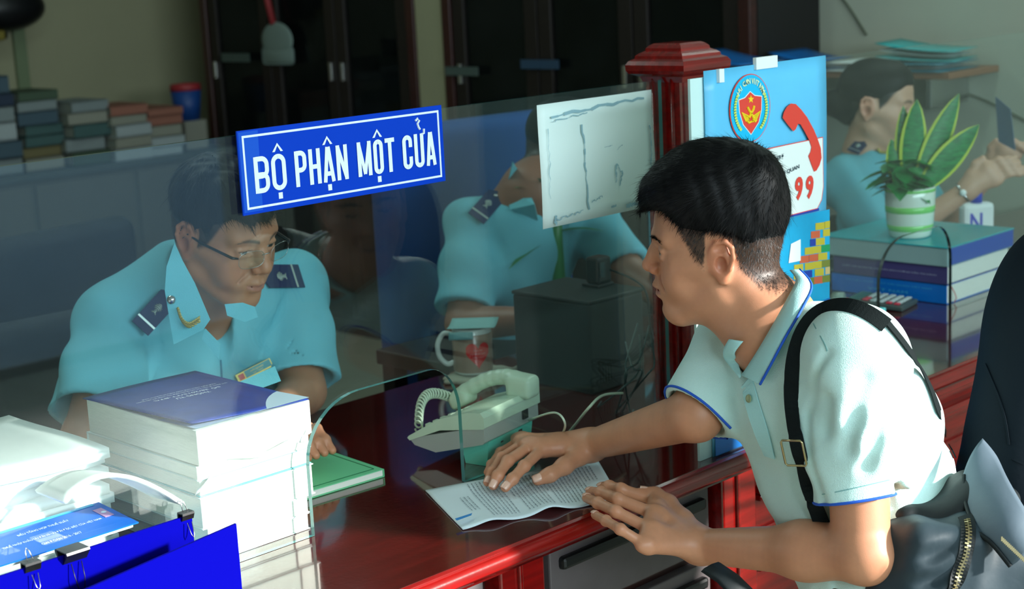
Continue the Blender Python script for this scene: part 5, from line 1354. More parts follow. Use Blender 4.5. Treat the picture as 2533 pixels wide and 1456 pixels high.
# cut away below the clipped line (fade) and off the forehead
hm.fn(lambda P: np.interp(P[:, 0], [-.12, -.09, -.06, -.03, .0, .03, .05, .062, .075, .088, .13], [-.030, -.022, .012, .040, .050, .048, .050, .066, .078, .080, .062])-P[:, 2], (-1, -1, -1), (1, 1, 1), .006, 'i')
scaled(hm, SC).xf(RH, TH)
hV, hF = hm.mesh(.003)
hair = raw_obj('hair', hV, hF, M_HAIR, man)
def flow(P):
    p = ((P-TH)@RH)/SC
    crown = np.array([-.055, .010, .14]); d = p-crown; d[:, 2] = 0
    f = d/(np.linalg.norm(d, axis=1)[:, None]+1e-6)
    f[:, 2] = -np.clip((.13-p[:, 2])/.06, 0, 3); f[:, 0] += .5*(p[:, 2] > .09)
    return (f/np.linalg.norm(f, axis=1)[:, None])@RH.T
P_, N_ = sample_surface(hV, hF, 20000, 2)
D_ = flow(P_); D_ = D_-N_*(D_*N_).sum(1)[:, None]; D_ /= np.linalg.norm(D_, axis=1)[:, None]+1e-9
o = strands('hair_strands', P_-N_*.001, D_, N_, .019, .0008, M_STR, None, droop=.18, jitter=.20); unparent_space(o, man); o['kind'] = 'stuff'
# short clipped hairs on the sides
msk = inh & (man_hairline(Pl[:, 0], Pl[:, 1], Pl[:, 2]) > .25)
fm_ = msk[F].all(1)
P_, N_ = sample_surface(V, F[fm_], 9000, 4); D_ = flow(P_); D_ = D_-N_*(D_*N_).sum(1)[:, None]; D_ /= np.linalg.norm(D_, axis=1)[:, None]+1e-9
M_HAIRS = mat('clipped_hair', (.014, .010, .009, 1), .5)
o = strands('clipped_hair', P_, D_*.7+N_*.3, N_, .0055, .0006, M_HAIRS, None, segs=1, jitter=.15, droop=0); unparent_space(o, man); o['kind'] = 'stuff'
# brows
bp_ = []
rr_ = np.random.RandomState(8)
for s_ in (-1, 1):
    for k_ in range(170):
        a_ = rr_.rand(); ay = .013+a_*.036; z_b = .030+.0035*math.sin(a_*math.pi)+rr_.normal(0, .0016)*(1-.5*a_); bp_.append((.104, s_*ay, z_b, s_))
Pb = []; Db = []
O_ = np.array([[.125, y_, z_] for x_, y_, z_, s_ in bp_])
for _ in range(40):          # march inwards to the face
    d_ = hd.ev((O_*SC)@RH.T+TH); O_[:, 0] -= np.where(d_ < .0005, 0, np.maximum(d_*.7, .0004))
Pb = (O_*SC)@RH.T+TH; Db = [RH@np.array([-.25, q[3]*.85, .25]) for q in bp_]
o = strands('eyebrows', np.array(Pb), np.array(Db), np.tile(RH@np.array([1., 0, 0]), (len(Pb), 1)), .0075, .0006, M_HAIR, None, segs=2, jitter=.18, droop=.05); unparent_space(o, man); o['kind'] = 'stuff'

# ---------------- polo shirt
M_POLO = mat('mint_pique', srgb(188, 226, 220), .8, bump=.35, bscale=900, btype='weave', sheen=.2, attr=True)
sh = SDF()
fw = np.array([math.cos(math.radians(158)), math.sin(math.radians(158)), 0.])
up = (NB-BE); up /= np.linalg.norm(up); fwd = fw-up*fw.dot(up); fwd /= np.linalg.norm(fwd); lf = np.cross(up, fwd); RT = np.stack([fwd, lf, up], 1)
sh.ell(CH+up*.0-fwd*.0, (.118, .162, .165), .03, RT); sh.ell(BE-fwd*.01, (.136, .132, .17), .05, RT); sh.ell(PE, (.118, .138, .14), .05, RT)
sh.cone(NB-up*.05, LS-up*.006, .050, .060, .035); sh.cone(NB-up*.045, RS, .050, .058, .035); sh.cone(CH+up*.05-fwd*.05, LS, .08, .06, .05)
sh.ell(CH-fwd*.058-up*.035, (.078, .14, .13), .05, RT)
LH = LS+(LE-LS)*.735; ad = (LE-LS)/np.linalg.norm(LE-LS)
sh.chain([LS, LS+(LE-LS)*.4, LH+ad*.05], [.064, .068, .067], .03)
rd = (RE-RS)/np.linalg.norm(RE-RS); RHm = RE-rd*.018
sh.chain([RS, RHm+rd*.05], [.060, .060], .03)
# wrinkles: soft ridges running from the shoulder down the sleeve and across the waist
def wr_(P):
    q = (P-LS)@RT
    t = (P-LS)@ad; a_ = np.arctan2((P-LS)@np.cross(ad, fwd), (P-LS)@fwd)
    w1 = .0048*np.sin(a_*5+t*14+.8)*np.exp(-((t-.10)/.065)**2)*(np.linalg.norm((P-LS)-t[:, None]*ad, axis=1) < .085)
    b = (P-BE)@up; l_ = (P-BE)@lf; f_ = (P-BE)@fwd
    w2 = .0050*np.sin(b*55+l_*20+f_*18)*np.exp(-((b+.0)/.13)**2)+.002*np.sin(b*90-l_*35)*np.exp(-((b+.05)/.08)**2)
    w3 = .0032*np.sin(l_*70+b*22)*np.exp(-((b-.15)/.10)**2)
    return w1+w2+w3
sh.fn(wr_, (1.2, .7, .4), (2.4, 1.8, 1.4), op='d')
# neck opening, sleeve openings
sh.cone(NB-up*.035+fwd*.025, NB+up*.12+fwd*.005, .052, .058, .006, 's')
sh.cone(NB-up*.075+fwd*.118, NB+up*.02+fwd*.04, .006, .036, .006, 's')
def hem_plane(p1, p2, axis):
    l_ = (p2-p1)/np.linalg.norm(p2-p1); n_ = axis-l_*axis.dot(l_); return (p1+p2)/2, n_/np.linalg.norm(n_)
hcL, hnL = hem_plane(at(2030, 1246, 2.22), at(2226, 1211, 2.22), ad)
hcR, hnR = hem_plane(at(1683, 990, 2.43), at(1788, 1036, 2.37), rd)
torso_ = SDF(); torso_.ell(CH, (.118, .162, .165), .03, RT); torso_.ell(BE-fwd*.01, (.136, .132, .17), .05, RT); torso_.ell(PE, (.118, .138, .14), .05, RT)
LH = LS+ad*((hcL-LS)@hnL)/(ad@hnL); RHm = RS+rd*((hcR-RS)@hnR)/(rd@hnR)
sh.fn(lambda P: np.maximum(np.maximum(-((P-LH)@hnL), np.linalg.norm((P-LH)-((P-LH)@ad)[:, None]*ad, axis=1)-.088), .003-torso_.ev(P)), LH-.12, LH+.12, .003, 's')
sh.fn(lambda P: np.maximum(np.linalg.norm((P-LH)-((P-LH)@ad)[:, None]*ad, axis=1)-.053, -.012-(P-LH)@hnL), LH-.08, LH+.08, .003, 's')
sh.fn(lambda P: np.maximum(np.maximum(-((P-RHm)@hnR), np.linalg.norm((P-RHm)-((P-RHm)@rd)[:, None]*rd, axis=1)-.080), .003-torso_.ev(P)), RHm-.11, RHm+.11, .003, 's')
sh.fn(lambda P: np.maximum(.006-torso_.ev(P), (lambda q: np.maximum(np.linalg.norm((P-RHm)-((P-RHm)@rd)[:, None]*rd, axis=1)-.050, -.015-(P-RHm)@hnR))(0)), RHm-.1, RHm+.1, .003, 's')
sh.ell(CH, (.116, .160, .163), .004, RT); sh.ell(BE-fwd*.01, (.1345, .1305, .1685), .004, RT); sh.ell(PE, (.1165, .1365, .1385), .004, RT)
sh.cone(NB-up*.035+fwd*.025, NB+up*.12+fwd*.005, .052, .058, .006, 's'); sh.cone(NB-up*.075+fwd*.118, NB+up*.02+fwd*.04, .006, .036, .006, 's')
sh0 = SDF(); sh0.ops = list(sh.ops)
for path_, r_, k_ in (([(2046, 872), (2012, 940), (1996, 1020), (1998, 1110), (2016, 1190), (2034, 1238)], .0035, .012), ([(2140, 940), (2112, 1030), (2092, 1110)], .004, .024), ([(2186, 1010), (2166, 1090), (2140, 1160)], .003, .020),
        ([(1850, 1150), (1885, 1230), (1905, 1330)], .003, .020), ([(2044, 990), (2042, 1060)], .003, .020), ([(2250, 1150), (2235, 1200), (2215, 1260)], .004, .02)):
    pp = [hit(sh, a_, b_, 1.8)[0] for a_, b_ in path_]; pp = [p for p in pp if p is not None]
    if len(pp) > 1: sh.chain(pp, [r_]*len(pp), k_, op='s')
sV, sF = sh.mesh(.0034)
MINT = np.array(srgb(202, 234, 230)[:3]); BLUE_T = np.array(srgb(20, 84, 190)[:3])
sC = np.tile(MINT, (len(sV), 1))*(1+.02*hashn(sV, 60)[:, None])
shirt = raw_obj('polo_shirt', sV, sF, M_POLO, man, sC)
M_TIP = mat('blue_tipping', srgb(18, 84, 196), .7); M_RIB = mat('mint_rib', srgb(180, 230, 232), .8, bump=.3, bscale=600)
def ring_trim(c, n_, name, m, r=.0020):
    """cuff line following the hem of a sleeve"""
    a_ = np.cross(n_, [0, 0, 1.]); a_ /= np.linalg.norm(a_); b_ = np.cross(n_, a_); P = []
    for i in range(61):
        an = 2*math.pi*i/60; v_ = a_*math.cos(an)+b_*math.sin(an); q_ = .06
        rs__ = np.linspace(.052, .086, 60); dv = sh.ev(c+v_[None, :]*rs__[:, None]-n_*.006); ng_ = np.where(dv < 0)[0]; k_ = (ng_[-1]+1) if len(ng_) else 60
        P.append(c+v_*(rs__[k_]-.0005)-n_*.002 if k_ < 58 else None)
    P = P[:60]; gaps = [i for i in range(60) if P[i] is None]
    if gaps:
        best = []; run = []
        for i in list(range(60))*2:
            if P[i] is None: run = []
            else:
                run = run+[P[i]]
                if len(run) > len(best) and len(run) <= 60: best = run
        P = best
    else: P = P+[P[0]]
    P = [P[0]]+[P[i]*.5+P[i-1]*.25+P[i+1]*.25 for i in range(1, len(P)-1)]+[P[-1]]
    o = MB().tube(P, r, 6, cap=False).build(name, m, None, True); o.parent = shirt; return o
SHL = Matrix.Identity(4)
ring_trim(LH, hnL, 'blue_cuff_line', M_TIP, .0022)
ring_trim(RHm, hnR, 'blue_cuff_line', M_TIP, .0020)
# collar
allsurf = SDF(); allsurf.ops = list(sh.ops); skin_ = SDF(); skin_.ops = list(body.ops)
def both(u, v, off, tmax=99):
    a_, ga = hit(allsurf, u, v, 1.8); b_, gb = hit(skin_, u, v, 1.8)
    c_ = [(np.linalg.norm(x-CAM), x, g) for x, g in ((a_, ga), (b_, gb)) if x is not None]
    if not c_: return None
    c_.sort(key=lambda q: q[0]); return c_[0][1]+c_[0][2]*off-raydir(u, v)*.004
def along(pts, n, off=.006):
    Q = []
    for u, v, t in pts:
        p = both(u, v, off); q = at(u, v, t); Q.append(q if p is None or abs((p-CAM)@RC[:, 2]-t) > .12 else p)
    return spline(Q, n)
inn = along([(1954, 668, 2.36), (1963, 700, 2.330), (1946, 740, 2.305), (1913, 805, 2.285), (1880, 860, 2.28), (1849, 910, 2.285), (1838, 932, 2.295)], 26)
out = along([(1978, 666, 2.36), (2008, 706, 2.325), (1992, 776, 2.285), (1955, 842, 2.265), (1922, 900, 2.262), (1900, 938, 2.265), (1893, 950, 2.27)], 26, .010)
def strip(A, B, name, m, parent, n=6, bulge=.006, th=.0022):
    mb = MB(); k = len(A)
    def f(u, v):
        i = min(int(u*(k-1)), k-2); t = u*(k-1)-i; a_ = A[i]*(1-t)+A[i+1]*t; b_ = B[i]*(1-t)+B[i+1]*t
        c_ = CAM-(a_+b_)/2; c_ = c_/np.linalg.norm(c_); return a_*(1-v)+b_*v+c_*bulge*math.sin(v*math.pi)
    mb.grid(f, k, n); o = mb.build(name, m, None, True); unparent_space(o, parent); return solidify(o, th, 0)
col_ = strip(inn, out, 'collar', M_RIB, man)
ol2 = [a+(b-a)*.955 for a, b in zip(inn, out)]; ol1 = [a+(b-a)*1.0 for a, b in zip(inn, out)]
c_ = MB().tube([p+(CAM-p)/np.linalg.norm(CAM-p)*.002 for p in out], .0020, 6).build('blue_collar_line', M_TIP, None, True); unparent_space(c_, man)
inn2 = along([(1843, 842, 2.36), (1824, 868, 2.33), (1822, 900, 2.32), (1838, 930, 2.305)], 12); out2 = along([(1810, 836, 2.40), (1798, 862, 2.36), (1803, 892, 2.33), (1836, 938, 2.305)], 12)
strip(inn2, out2, 'collar_right', M_RIB, man, bulge=.003)
inn3 = along([(1955, 664, 2.42), (1968, 690, 2.36), (1950, 720, 2.33)], 8); out3 = along([(1948, 672, 2.43), (1954, 700, 2.38), (1936, 735, 2.345)], 8)
# placket, button, buttonhole
def on(u, v, off=.0): 
    p, g = hit(sh, u, v, 1.8); return (p+g*off, g) if p is not None else (at(u, v, 2.25), np.array([-.5, -.8, .2]))
ribbon_on(sh, 'placket', [(1848, 942), (1862, 1000), (1885, 1070), (1905, 1130)], .030, M_RIB, man, .0005, .0012, 20, 1.8)
for (u, v) in ((1857, 985), (1815, 887)):
    p, g = on(u, v, .003); a_ = np.cross(g, [0, 0, 1.]); a_ /= np.linalg.norm(a_); b_ = np.cross(g, a_); Rb = np.stack([a_, b_, g], 1)
    bt_ = MB().lathe([(0, 0), (.0055, 0), (.0062, .0008), (.0058, .0020), (.0042, .0014), (0, .0014)], c=p, n=20, R=Rb); bt_.build('button', mat('horn_button', srgb(150, 160, 120), .3) if u == 1857 else bpy.data.materials['horn_button'], man, True, world=True)
# seams
ribbon_on(sh, 'shoulder_seam', [(2012, 800), (2040, 850), (2046, 868)], .0016, mat('seam', srgb(120, 170, 170), .8), man, .0004, .0005, 14, 1.8)
ribbon_on(sh, 'hem_seam', [(2034, 1222), (2080, 1214), (2140, 1200), (2200, 1186)], .0014, bpy.data.materials['seam'], man, .0004, .0005, 18, 1.8)
# trousers, legs and shoes (below the frame)
M_TR = mat('dark_trousers', srgb(24, 26, 32), .8)
tr = SDF(); hipL, hipR = PE+lf*.08-up*.05, PE-lf*.08-up*.05; kL, kR = np.array([hipL[0]-.02, hipL[1]+.05, .46]), np.array([hipR[0]-.02, hipR[1]+.05, .46]); aL, aR = np.array([hipL[0]+.02, hipL[1]-.02, .09]), np.array([hipR[0]+.05, hipR[1]-.04, .09])
tr.ell(PE-up*.05, (.115, .155, .13), .03, RT); tr.chain([hipL, kL, aL], [.095, .068, .058], .03); tr.chain([hipR, kR, aR], [.095, .068, .058], .03)
tV, tF = tr.mesh(.008); raw_obj('trousers', tV, tF, M_TR, man)
for a_ in (aL, aR):
    s_ = SDF(); s_.chain([a_+np.array([.03, -.01, -.055]), a_+fw*.10+np.array([0, 0, -.06]), a_+fw*.17+np.array([0, 0, -.065])], [.035, .034, .024], .02); s_.plane((0, 0, .002), (0, 0, -1)); v_, f_ = s_.mesh(.006); raw_obj('shoe', v_, f_, M_BLACK, man)
fix_ = man.location
man.location = (man.location[0], man.location[1], 0)
# ================================================================ officers behind the glass
M_UNI = mat('light_blue_uniform', srgb(110, 190, 208), .8, bump=.2, bscale=700, attr=True)
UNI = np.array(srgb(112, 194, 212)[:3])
M_UNI2 = mat('uniform_collar', srgb(118, 200, 216), .8, bump=.2, bscale=700)
M_EPA = mat('navy_shoulder_board', srgb(16, 34, 84), .6); M_GOLD = mat('gold_embroidery', srgb(196, 176, 96), .4, metal=.4); M_SILV = mat('silver_braid', srgb(190, 205, 200), .35, metal=.5)
SK_OFF = np.array(srgb(184, 126, 94)[:3])
def grab(s, u, v, t0, dflt, off=0): 
    p, g = hit(s, u, v, t0)
    if p is None: return dflt, np.array([-.5, -.8, .3])
    return p+g*off, g
def epaulette(s, quad, t0, parent, button=True, off=.003, dflt_t=2.8):
    """shoulder board through four photo-measured corners, lying on the shirt (first two corners = outer end)"""
    P = []; G = []
    for u, v in quad:
        p, g = grab(s, u, v, t0, at(u, v, dflt_t), off); P.append(p); G.append(g)
    P = np.array(P); n = sum(G); n /= np.linalg.norm(n)
    c = P.mean(0); ex = (P[2]+P[3]-P[0]-P[1])/2; L_ = np.linalg.norm(ex); ex /= L_; n = n-ex*n.dot(ex); n /= np.linalg.norm(n); ey = np.cross(n, ex); Wd = (abs((P[1]-P[0])@ey)+abs((P[2]-P[3])@ey))/2
    c = c+n*max(0, max(((g_-c)@n) for g_ in P))*.6
    def Q(a_, b_, h=0): return c+ex*a_*L_+ey*b_*Wd+n*h
    b_ = MB(); b_.prism([(-L_/2, -Wd/2), (L_/2-.008, -Wd/2), (L_/2+.004, 0), (L_/2-.008, Wd/2), (-L_/2, Wd/2)], c, ex, ey, .003); o = b_.build('shoulder_board', M_EPA, parent, world=True)
    br = MB(); br.prism([(-L_*.33, -Wd/2), (-L_*.285, -Wd/2), (-L_*.285, Wd/2), (-L_*.33, Wd/2)], c+n*.003, ex, ey, .0006); x_ = br.build('silver_bar', M_SILV, None, world=True); unparent_space(x_, parent)
    em = MB()
    for k in range(7):
        a_ = -.12+.05*k; sd = .22*math.sin(k*1.1); em.tube([Q(a_*.7, -.10+sd*.3, .0035), Q(a_*.7+.03, .02, .0045), Q(a_*.7+.01, .16-sd*.3, .0035)], .0012, 5)
    x_ = em.build('branch_emblem', M_SILV, None, True); unparent_space(x_, parent)
    if button:
        bb = MB(); q = Q(.38, 0, .003); bb.ball(q, (.0065, .0065, .0045), 8); x_ = bb.build('button', M_STEEL, None, True); unparent_space(x_, parent)
    return o
def collar_wing(s, pts, t0, parent, name='collar', off=.004, th=.002, dfl=2.8):
    P = []
    for u, v in pts:
        p = grab(s, u, v, t0, None, off)[0]
        P.append(at(u, v, dfl) if p is None or abs((p-CAM)@RC[:, 2]-dfl) > .14 else p)
    global PLANE; c_ = sum(P)/len(P); A_ = np.array(P)-c_; PLANE = (c_, np.linalg.svd(A_)[2][2])
    V = P; F = [tuple(t) for t in tessellate_polygon([[Vector((u, v, 0)) for u, v in pts]])]
    o = mesh_obj(name, V, F, M_UNI2); unparent_space(o, parent); return solidify(o, th, 0)

def officer_torso(NBk, RSh, LSh, CHc, BEc, dirf, k_=1.0, depth=.11, width=.17):
    s = SDF(); u_ = NBk-BEc; u_ = u_/np.linalg.norm(u_); f_ = dirf-u_*dirf.dot(u_); f_ /= np.linalg.norm(f_); l_ = np.cross(u_, f_); R_ = np.stack([f_, l_, u_], 1)
    s.ell(CHc, (depth, width*k_, .17), .03, R_); s.ell(BEc, (depth*1.03, width*.9*k_, .18), .05, R_)
    s.cone(NBk-u_*.045, RSh, .062, .058, .04); s.cone(NBk-u_*.045, LSh, .062, .058, .04)
    s.cone(CHc+u_*.06, RSh, .08, .055, .05); s.cone(CHc+u_*.06, LSh, .08, .055, .05)
    return s, (f_, l_, u_, R_)

# ---------------- first officer
of1 = thing('person', 'older officer in light blue uniform and rimless glasses behind the left pane', 'person', (1.75, 2.72, 0))
R1 = eul(-1.409, .338, .058); T1 = np.array([1.575, 2.316, 1.157])
h1 = head_sdf(smile=1.2, mouth_open=.0004, eyes=.0022, chubby=.004); h1.xf(R1, T1)
NB1 = aty(492, 722, 2.47); RS1 = aty(290, 805, 2.53); LS1 = aty(724, 705, 2.50); CH1 = aty(500, 860, 2.54); BE1 = aty(480, 1080, 2.62)
RE1 = aty(215, 1085, 2.42); RW1 = atz(330, 1180, .815); LE1 = aty(748, 968, 2.38); LW1 = atz(655, 1050, .83)
b1 = SDF().merge(h1)
def H1(p): return R1@np.array(p)+T1
b1.cone(H1((-.02, 0, -.03)), NB1, .056, .062, .03); b1.cone(H1((.02, 0, -.06)), NB1+np.array([0, -.03, -.01]), .036, .05, .03)
b1.cone(NB1, CH1, .06, .09, .03); b1.cone(CH1, BE1, .09, .09, .03); b1.cone(NB1, RS1, .045, .04, .03); b1.cone(NB1, LS1, .045, .04, .03)
b1.chain([RS1, RE1, RW1], [.046, .042, .028], .02); b1.chain([LS1, LE1, LW1], [.046, .042, .027], .02)
# hands: left one holding the edge of the green booklet, right one flat behind the books
hp = atz(778, 1105, .80)
Lm1 = [LW1+np.array([dx, -.075, -.004]) for dx in (-.026, -.009, .009, .026)]
palm(b1, LW1, Lm1, LW1+np.array([.028, -.03, 0]))
Lf1 = []
for i_, m_ in enumerate(Lm1):
    f_ = [m_, m_+np.array([0, -.038, .010]), m_+np.array([0, -.060, -.006]), m_+np.array([.001, -.076, -.022])]; Lf1.append(f_); finger(b1, f_, .009, .0075)
b1.chain([LW1+np.array([.028, -.03, 0]), LW1+np.array([.046, -.062, -.008]), LW1+np.array([.050, -.090, -.020])], [.014, .011, .009], .008)
Rm1 = [RW1+np.array([dx, -.07, -.008]) for dx in (-.026, -.009, .009, .026)]; palm(b1, RW1, Rm1, RW1+np.array([-.03, -.03, 0]))
for m_ in Rm1: finger(b1, [m_, m_+np.array([0, -.035, .004]), m_+np.array([0, -.055, -.010]), m_+np.array([0, -.068, -.022])], .009, .0075)
b1.chain([RW1+np.array([.028, -.03, 0]), RW1+np.array([.046, -.06, -.01]), RW1+np.array([.05, -.088, -.02])], [.014, .011, .009], .008)
V, F = b1.mesh(.0027); P1 = (V-T1)@R1
def hl1(x, y, z):
    zb = np.interp(x, [-.12, -.085, -.060, -.035, -.022, .014, .020, .034, .050, .062, .072, .085, .11], [-.05, -.05, -.040, -.01, .03, .035, -.005, .005, .035, .060, .075, .082, .085]); return np.clip((z-zb)/.01, 0, 1)*.95*(np.abs(y) < .0765)
inh = (np.abs(P1[:, 0]) < .14) & (np.abs(P1[:, 1]) < .095) & (P1[:, 2] > -.125) & (P1[:, 2] < .17)
C = np.tile(SK_OFF, (len(V), 1))*(1+.05*hashn(V, 90)[:, None]); C[inh] = head_cols(P1[inh], SK_OFF, hl1)
raw_obj('body', V, F, M_SKIN, of1, C)
for y in (-.031, .031): eye_obj(of1, R1, T1, y, look=(1, .05, .1))
hm = SDF(); hm.ell((-.010, 0, .060), (.100, .081, .084), .01); hm.ell((.040, 0, .088), (.060, .064, .052), .02)
hm.cone((.070, -.03, .10), (.098, -.040, .072), .022, .010, .02); hm.cone((.074, .0, .11), (.098, -.01, .085), .022, .012, .02)
hm.fn(lambda P: .0018*np.sin(P[:, 0]*150+3*np.sin(P[:, 1]*90))*np.sin(P[:, 1]*150), (-.15, -.1, 0), (.15, .1, .2), op='d')
hm.fn(lambda P: np.interp(P[:, 0], [-.12, -.09, -.06, -.03, .0, .02, .04, .052, .068, .080, .13], [-.035, -.03, -.005, .030, .040, .012, .018, .052, .070, .072, .066])-P[:, 2], (-1, -1, -1), (1, 1, 1), .006, 'i')
hm.xf(R1, T1); hV, hF = hm.mesh(.003); raw_obj('hair', hV, hF, M_HAIR, of1)
P_, N_ = sample_surface(hV, hF, 6000, 2)
def flow1(P):
    p = (P-T1)@R1; d = p-np.array([-.05, 0, .13]); d[:, 2] = 0; f = d/(np.linalg.norm(d, axis=1)[:, None]+1e-6); f[:, 2] = -np.clip((.13-p[:, 2])/.06, 0, 3); return (f/np.linalg.norm(f, axis=1)[:, None])@R1.T
D_ = flow1(P_); D_ = D_-N_*(D_*N_).sum(1)[:, None]; D_ /= np.linalg.norm(D_, axis=1)[:, None]+1e-9
o = strands('hair_strands', P_-N_*.001, D_, N_, .024, .0013, M_HAIR, None, droop=.2, jitter=.15); unparent_space(o, of1); o['kind'] = 'stuff'
# glasses (resting on the nose)
gl = thing('glasses', 'rimless glasses with dark temples on the older officer’s nose', 'glasses', tuple(H1((.10, 0, .01))))
def gw(mb, name, m, sm=True): o = mb.build(name, m, None, sm); unparent_space(o, gl); return o
LENS = glass_mat('lens', (.97, 1, 1, 1), .0, .8)
for y_ in (-1, 1):
    pts = []
    for i in range(24):
        a_ = 2*math.pi*i/24; px = .026*abs(math.cos(a_))**.7*np.sign(math.cos(a_)); pz = .0155*abs(math.sin(a_))**.7*np.sign(math.sin(a_)); pts.append((px, pz))
    oc = H1((.1075, y_*.034, .006)); exv = R1@np.array([-.18*y_*1.0, 1, 0]); exv /= np.linalg.norm(exv); ezv = R1@np.array([-.08, 0, 1.]); ezv /= np.linalg.norm(ezv)
    mb = MB(); mb.prism(pts, oc, exv, ezv, .0012); gw(mb, 'lens', LENS, False)
    mb = MB(); mb.tube([oc+exv*p[0]*1.0+ezv*p[1] for p in pts]+[oc+exv*pts[0][0]+ezv*pts[0][1]], .00045, 6); gw(mb, 'rim', M_STEEL)
    mb = MB(); mb.tube([H1((.1015, y_*.060, .012)), H1((.096, y_*.069, .013)), H1((.03, y_*.0765, .014)), H1((-.005, y_*.0775, .017)), H1((-.022, y_*.078, .0))], [.0012, .0018, .0017, .0013, .001], 8, flat=1.4); gw(mb, 'temple', M_BLACK)
mb = MB(); mb.tube([H1((.1075, -.009, .009)), H1((.1125, 0, .0125)), H1((.1075, .009, .009))], .0009, 6); gw(mb, 'bridge', M_STEEL)
# uniform shirt
s1, (f1, l1, u1, RT1) = officer_torso(NB1, RS1, LS1, CH1, BE1, np.array([-.12, -1, 0]), 1.05, .118)
RHm1 = RS1+(RE1-RS1)*.80; LHm1 = LS1+(LE1-LS1)*.90
s1.chain([RS1, RS1*.5+RE1*.5, RHm1+(RE1-RS1)*.08], [.062, .072, .078], .03); s1.chain([LS1, LS1*.5+LE1*.5, LHm1+(LE1-LS1)*.08], [.058, .064, .072], .03)
s1.cone(NB1+u1*.02-f1*.015, RS1*.55+NB1*.45+u1*.012, .058, .050, .03); s1.cone(NB1+u1*.02-f1*.015, LS1*.55+NB1*.45+u1*.012, .056, .048, .03)
s1.cone(aty(425, 655, 2.52), aty(275, 790, 2.54), .045, .060, .04)
def wr1(P):
    q = (P-CH1); a_ = q@l1; b_ = q@u1; c_ = q@f1
    w = .0055*np.sin(a_*60+b_*16+1.2*np.sin(b_*20))*np.exp(-((b_+.04)/.12)**2)
    for S_, E_ in ((RS1, RE1), (LS1, LE1)):
        d_ = (E_-S_)/np.linalg.norm(E_-S_); t = (P-S_)@d_; r_ = (P-S_)-t[:, None]*d_; an = np.arctan2(r_@u1, r_@f1); w = w+.0065*np.sin(an*4+t*22)*np.exp(-((t-.12)/.09)**2)*(np.linalg.norm(r_, axis=1) < .09)
    return w
s1.fn(wr1, (1, 2, .5), (2.4, 2.9, 1.4), op='d')
s1.cone(NB1-u1*.03+f1*.02, NB1+u1*.12, .056, .062, .006, 's')
s1.cone(NB1-u1*.10+f1*.112, NB1+u1*.02+f1*.04, .008, .040, .008, 's')
for hm_, S_, E_, rr_ in ((RHm1, RS1, RE1, .066), (LHm1, LS1, LE1, .060)):
    d_ = (E_-S_)/np.linalg.norm(E_-S_)
    s1.fn(lambda P, d_=d_, hm_=hm_: np.maximum(-((P-hm_)@d_), np.linalg.norm((P-hm_)-((P-hm_)@d_)[:, None]*d_, axis=1)-.10), hm_-.14, hm_+.14, .003, 's')
    s1.cone(hm_-d_*.05, hm_+d_*.12, rr_-.002, rr_+.006, .003, 's')
sV, sF = s1.mesh(.0042); shirt1 = raw_obj('uniform_shirt', sV, sF, M_UNI, of1, np.tile(UNI, (len(sV), 1))*(1+.02*hashn(sV, 50)[:, None]))
epaulette(s1, [(322, 790), (350, 845), (436, 745), (412, 712)], 2.1, of1, off=.012)
epaulette(s1, [(742, 655), (742, 716), (640, 712), (652, 660)], 2.1, of1, button=False)
collar_wing(s1, [(432, 600), (412, 660), (408, 720), (430, 852), (503, 815), (520, 790), (482, 700), (452, 645)], 2.1, of1, dfl=2.6); PL1 = PLANE
collar_wing(s1, [(508, 812), (500, 838), (542, 888), (545, 850)], 2.1, of1, name='lapel', dfl=2.6)
collar_wing(s1, [(556, 752), (562, 780), (606, 796), (638, 784), (630, 758), (600, 748)], 2.1, of1, dfl=2.6)
# gold oak-leaf collar badge
def onpl(u, v, d=.012): r_ = raydir(u, v); c_, n_ = PL1; t_ = ((c_-CAM)@n_)/(r_@n_); return CAM+r_*(t_-d)
gb_ = MB(); pth = [onpl(u, v) for u, v in ((440, 762), (450, 790), (468, 803), (492, 790))]
o = MB().ball(tuple(onpl(424, 741, .02)), (.0075, .0075, .0075), 10).build('collar_button', M_STEEL, None, True); unparent_space(o, of1)
for i in range(14):
    p = spline(pth, 13)[i]; q = spline(pth, 13)[min(i+1, 13)]; a_ = (q-p); 
    for s_ in (-1, 1): gb_.tube([p, p+a_*1.6+np.array([0, -.001, s_*.005])], [.0028, .0008], 5)
o = gb_.build('gold_collar_badge', M_GOLD, None, True); unparent_space(o, of1)
# name plate and pocket
pw = [grab(s1, u, v, 2.1, at(u, v, 2.6), .006) for u, v in ((578, 925), (668, 888), (678, 908), (588, 943))]
Pp = [p for p, g in pw]; nrm = sum(g for p, g in pw); nrm /= np.linalg.norm(nrm); exn = Pp[1]-Pp[0]; Ln = np.linalg.norm(exn); exn /= Ln; nrm -= exn*nrm.dot(exn); nrm /= np.linalg.norm(nrm); eyn = np.cross(nrm, exn); cN = sum(Pp)/4
def plate(x0, x1, y0, y1, h0, name, m, parent=of1):
    mb = MB(); mb.prism([(x0, y0), (x1, y0), (x1, y1), (x0, y1)], cN+nrm*h0, exn, eyn, .001); o = mb.build(name, m, None); unparent_space(o, parent); return o
plate(-Ln/2-.001, Ln/2+.001, -.0085, .0085, .0, 'brass_name_plate', M_GOLD); plate(-Ln/2+.016, Ln/2-.001, -.0055, .0075, .001, 'teal_name_field', mat('teal_enamel', srgb(30, 140, 150), .3)); plate(-Ln/2+.003, -Ln/2+.014, -.005, .006, .001, 'red_emblem', mat('enamel_red', srgb(190, 50, 50), .3))
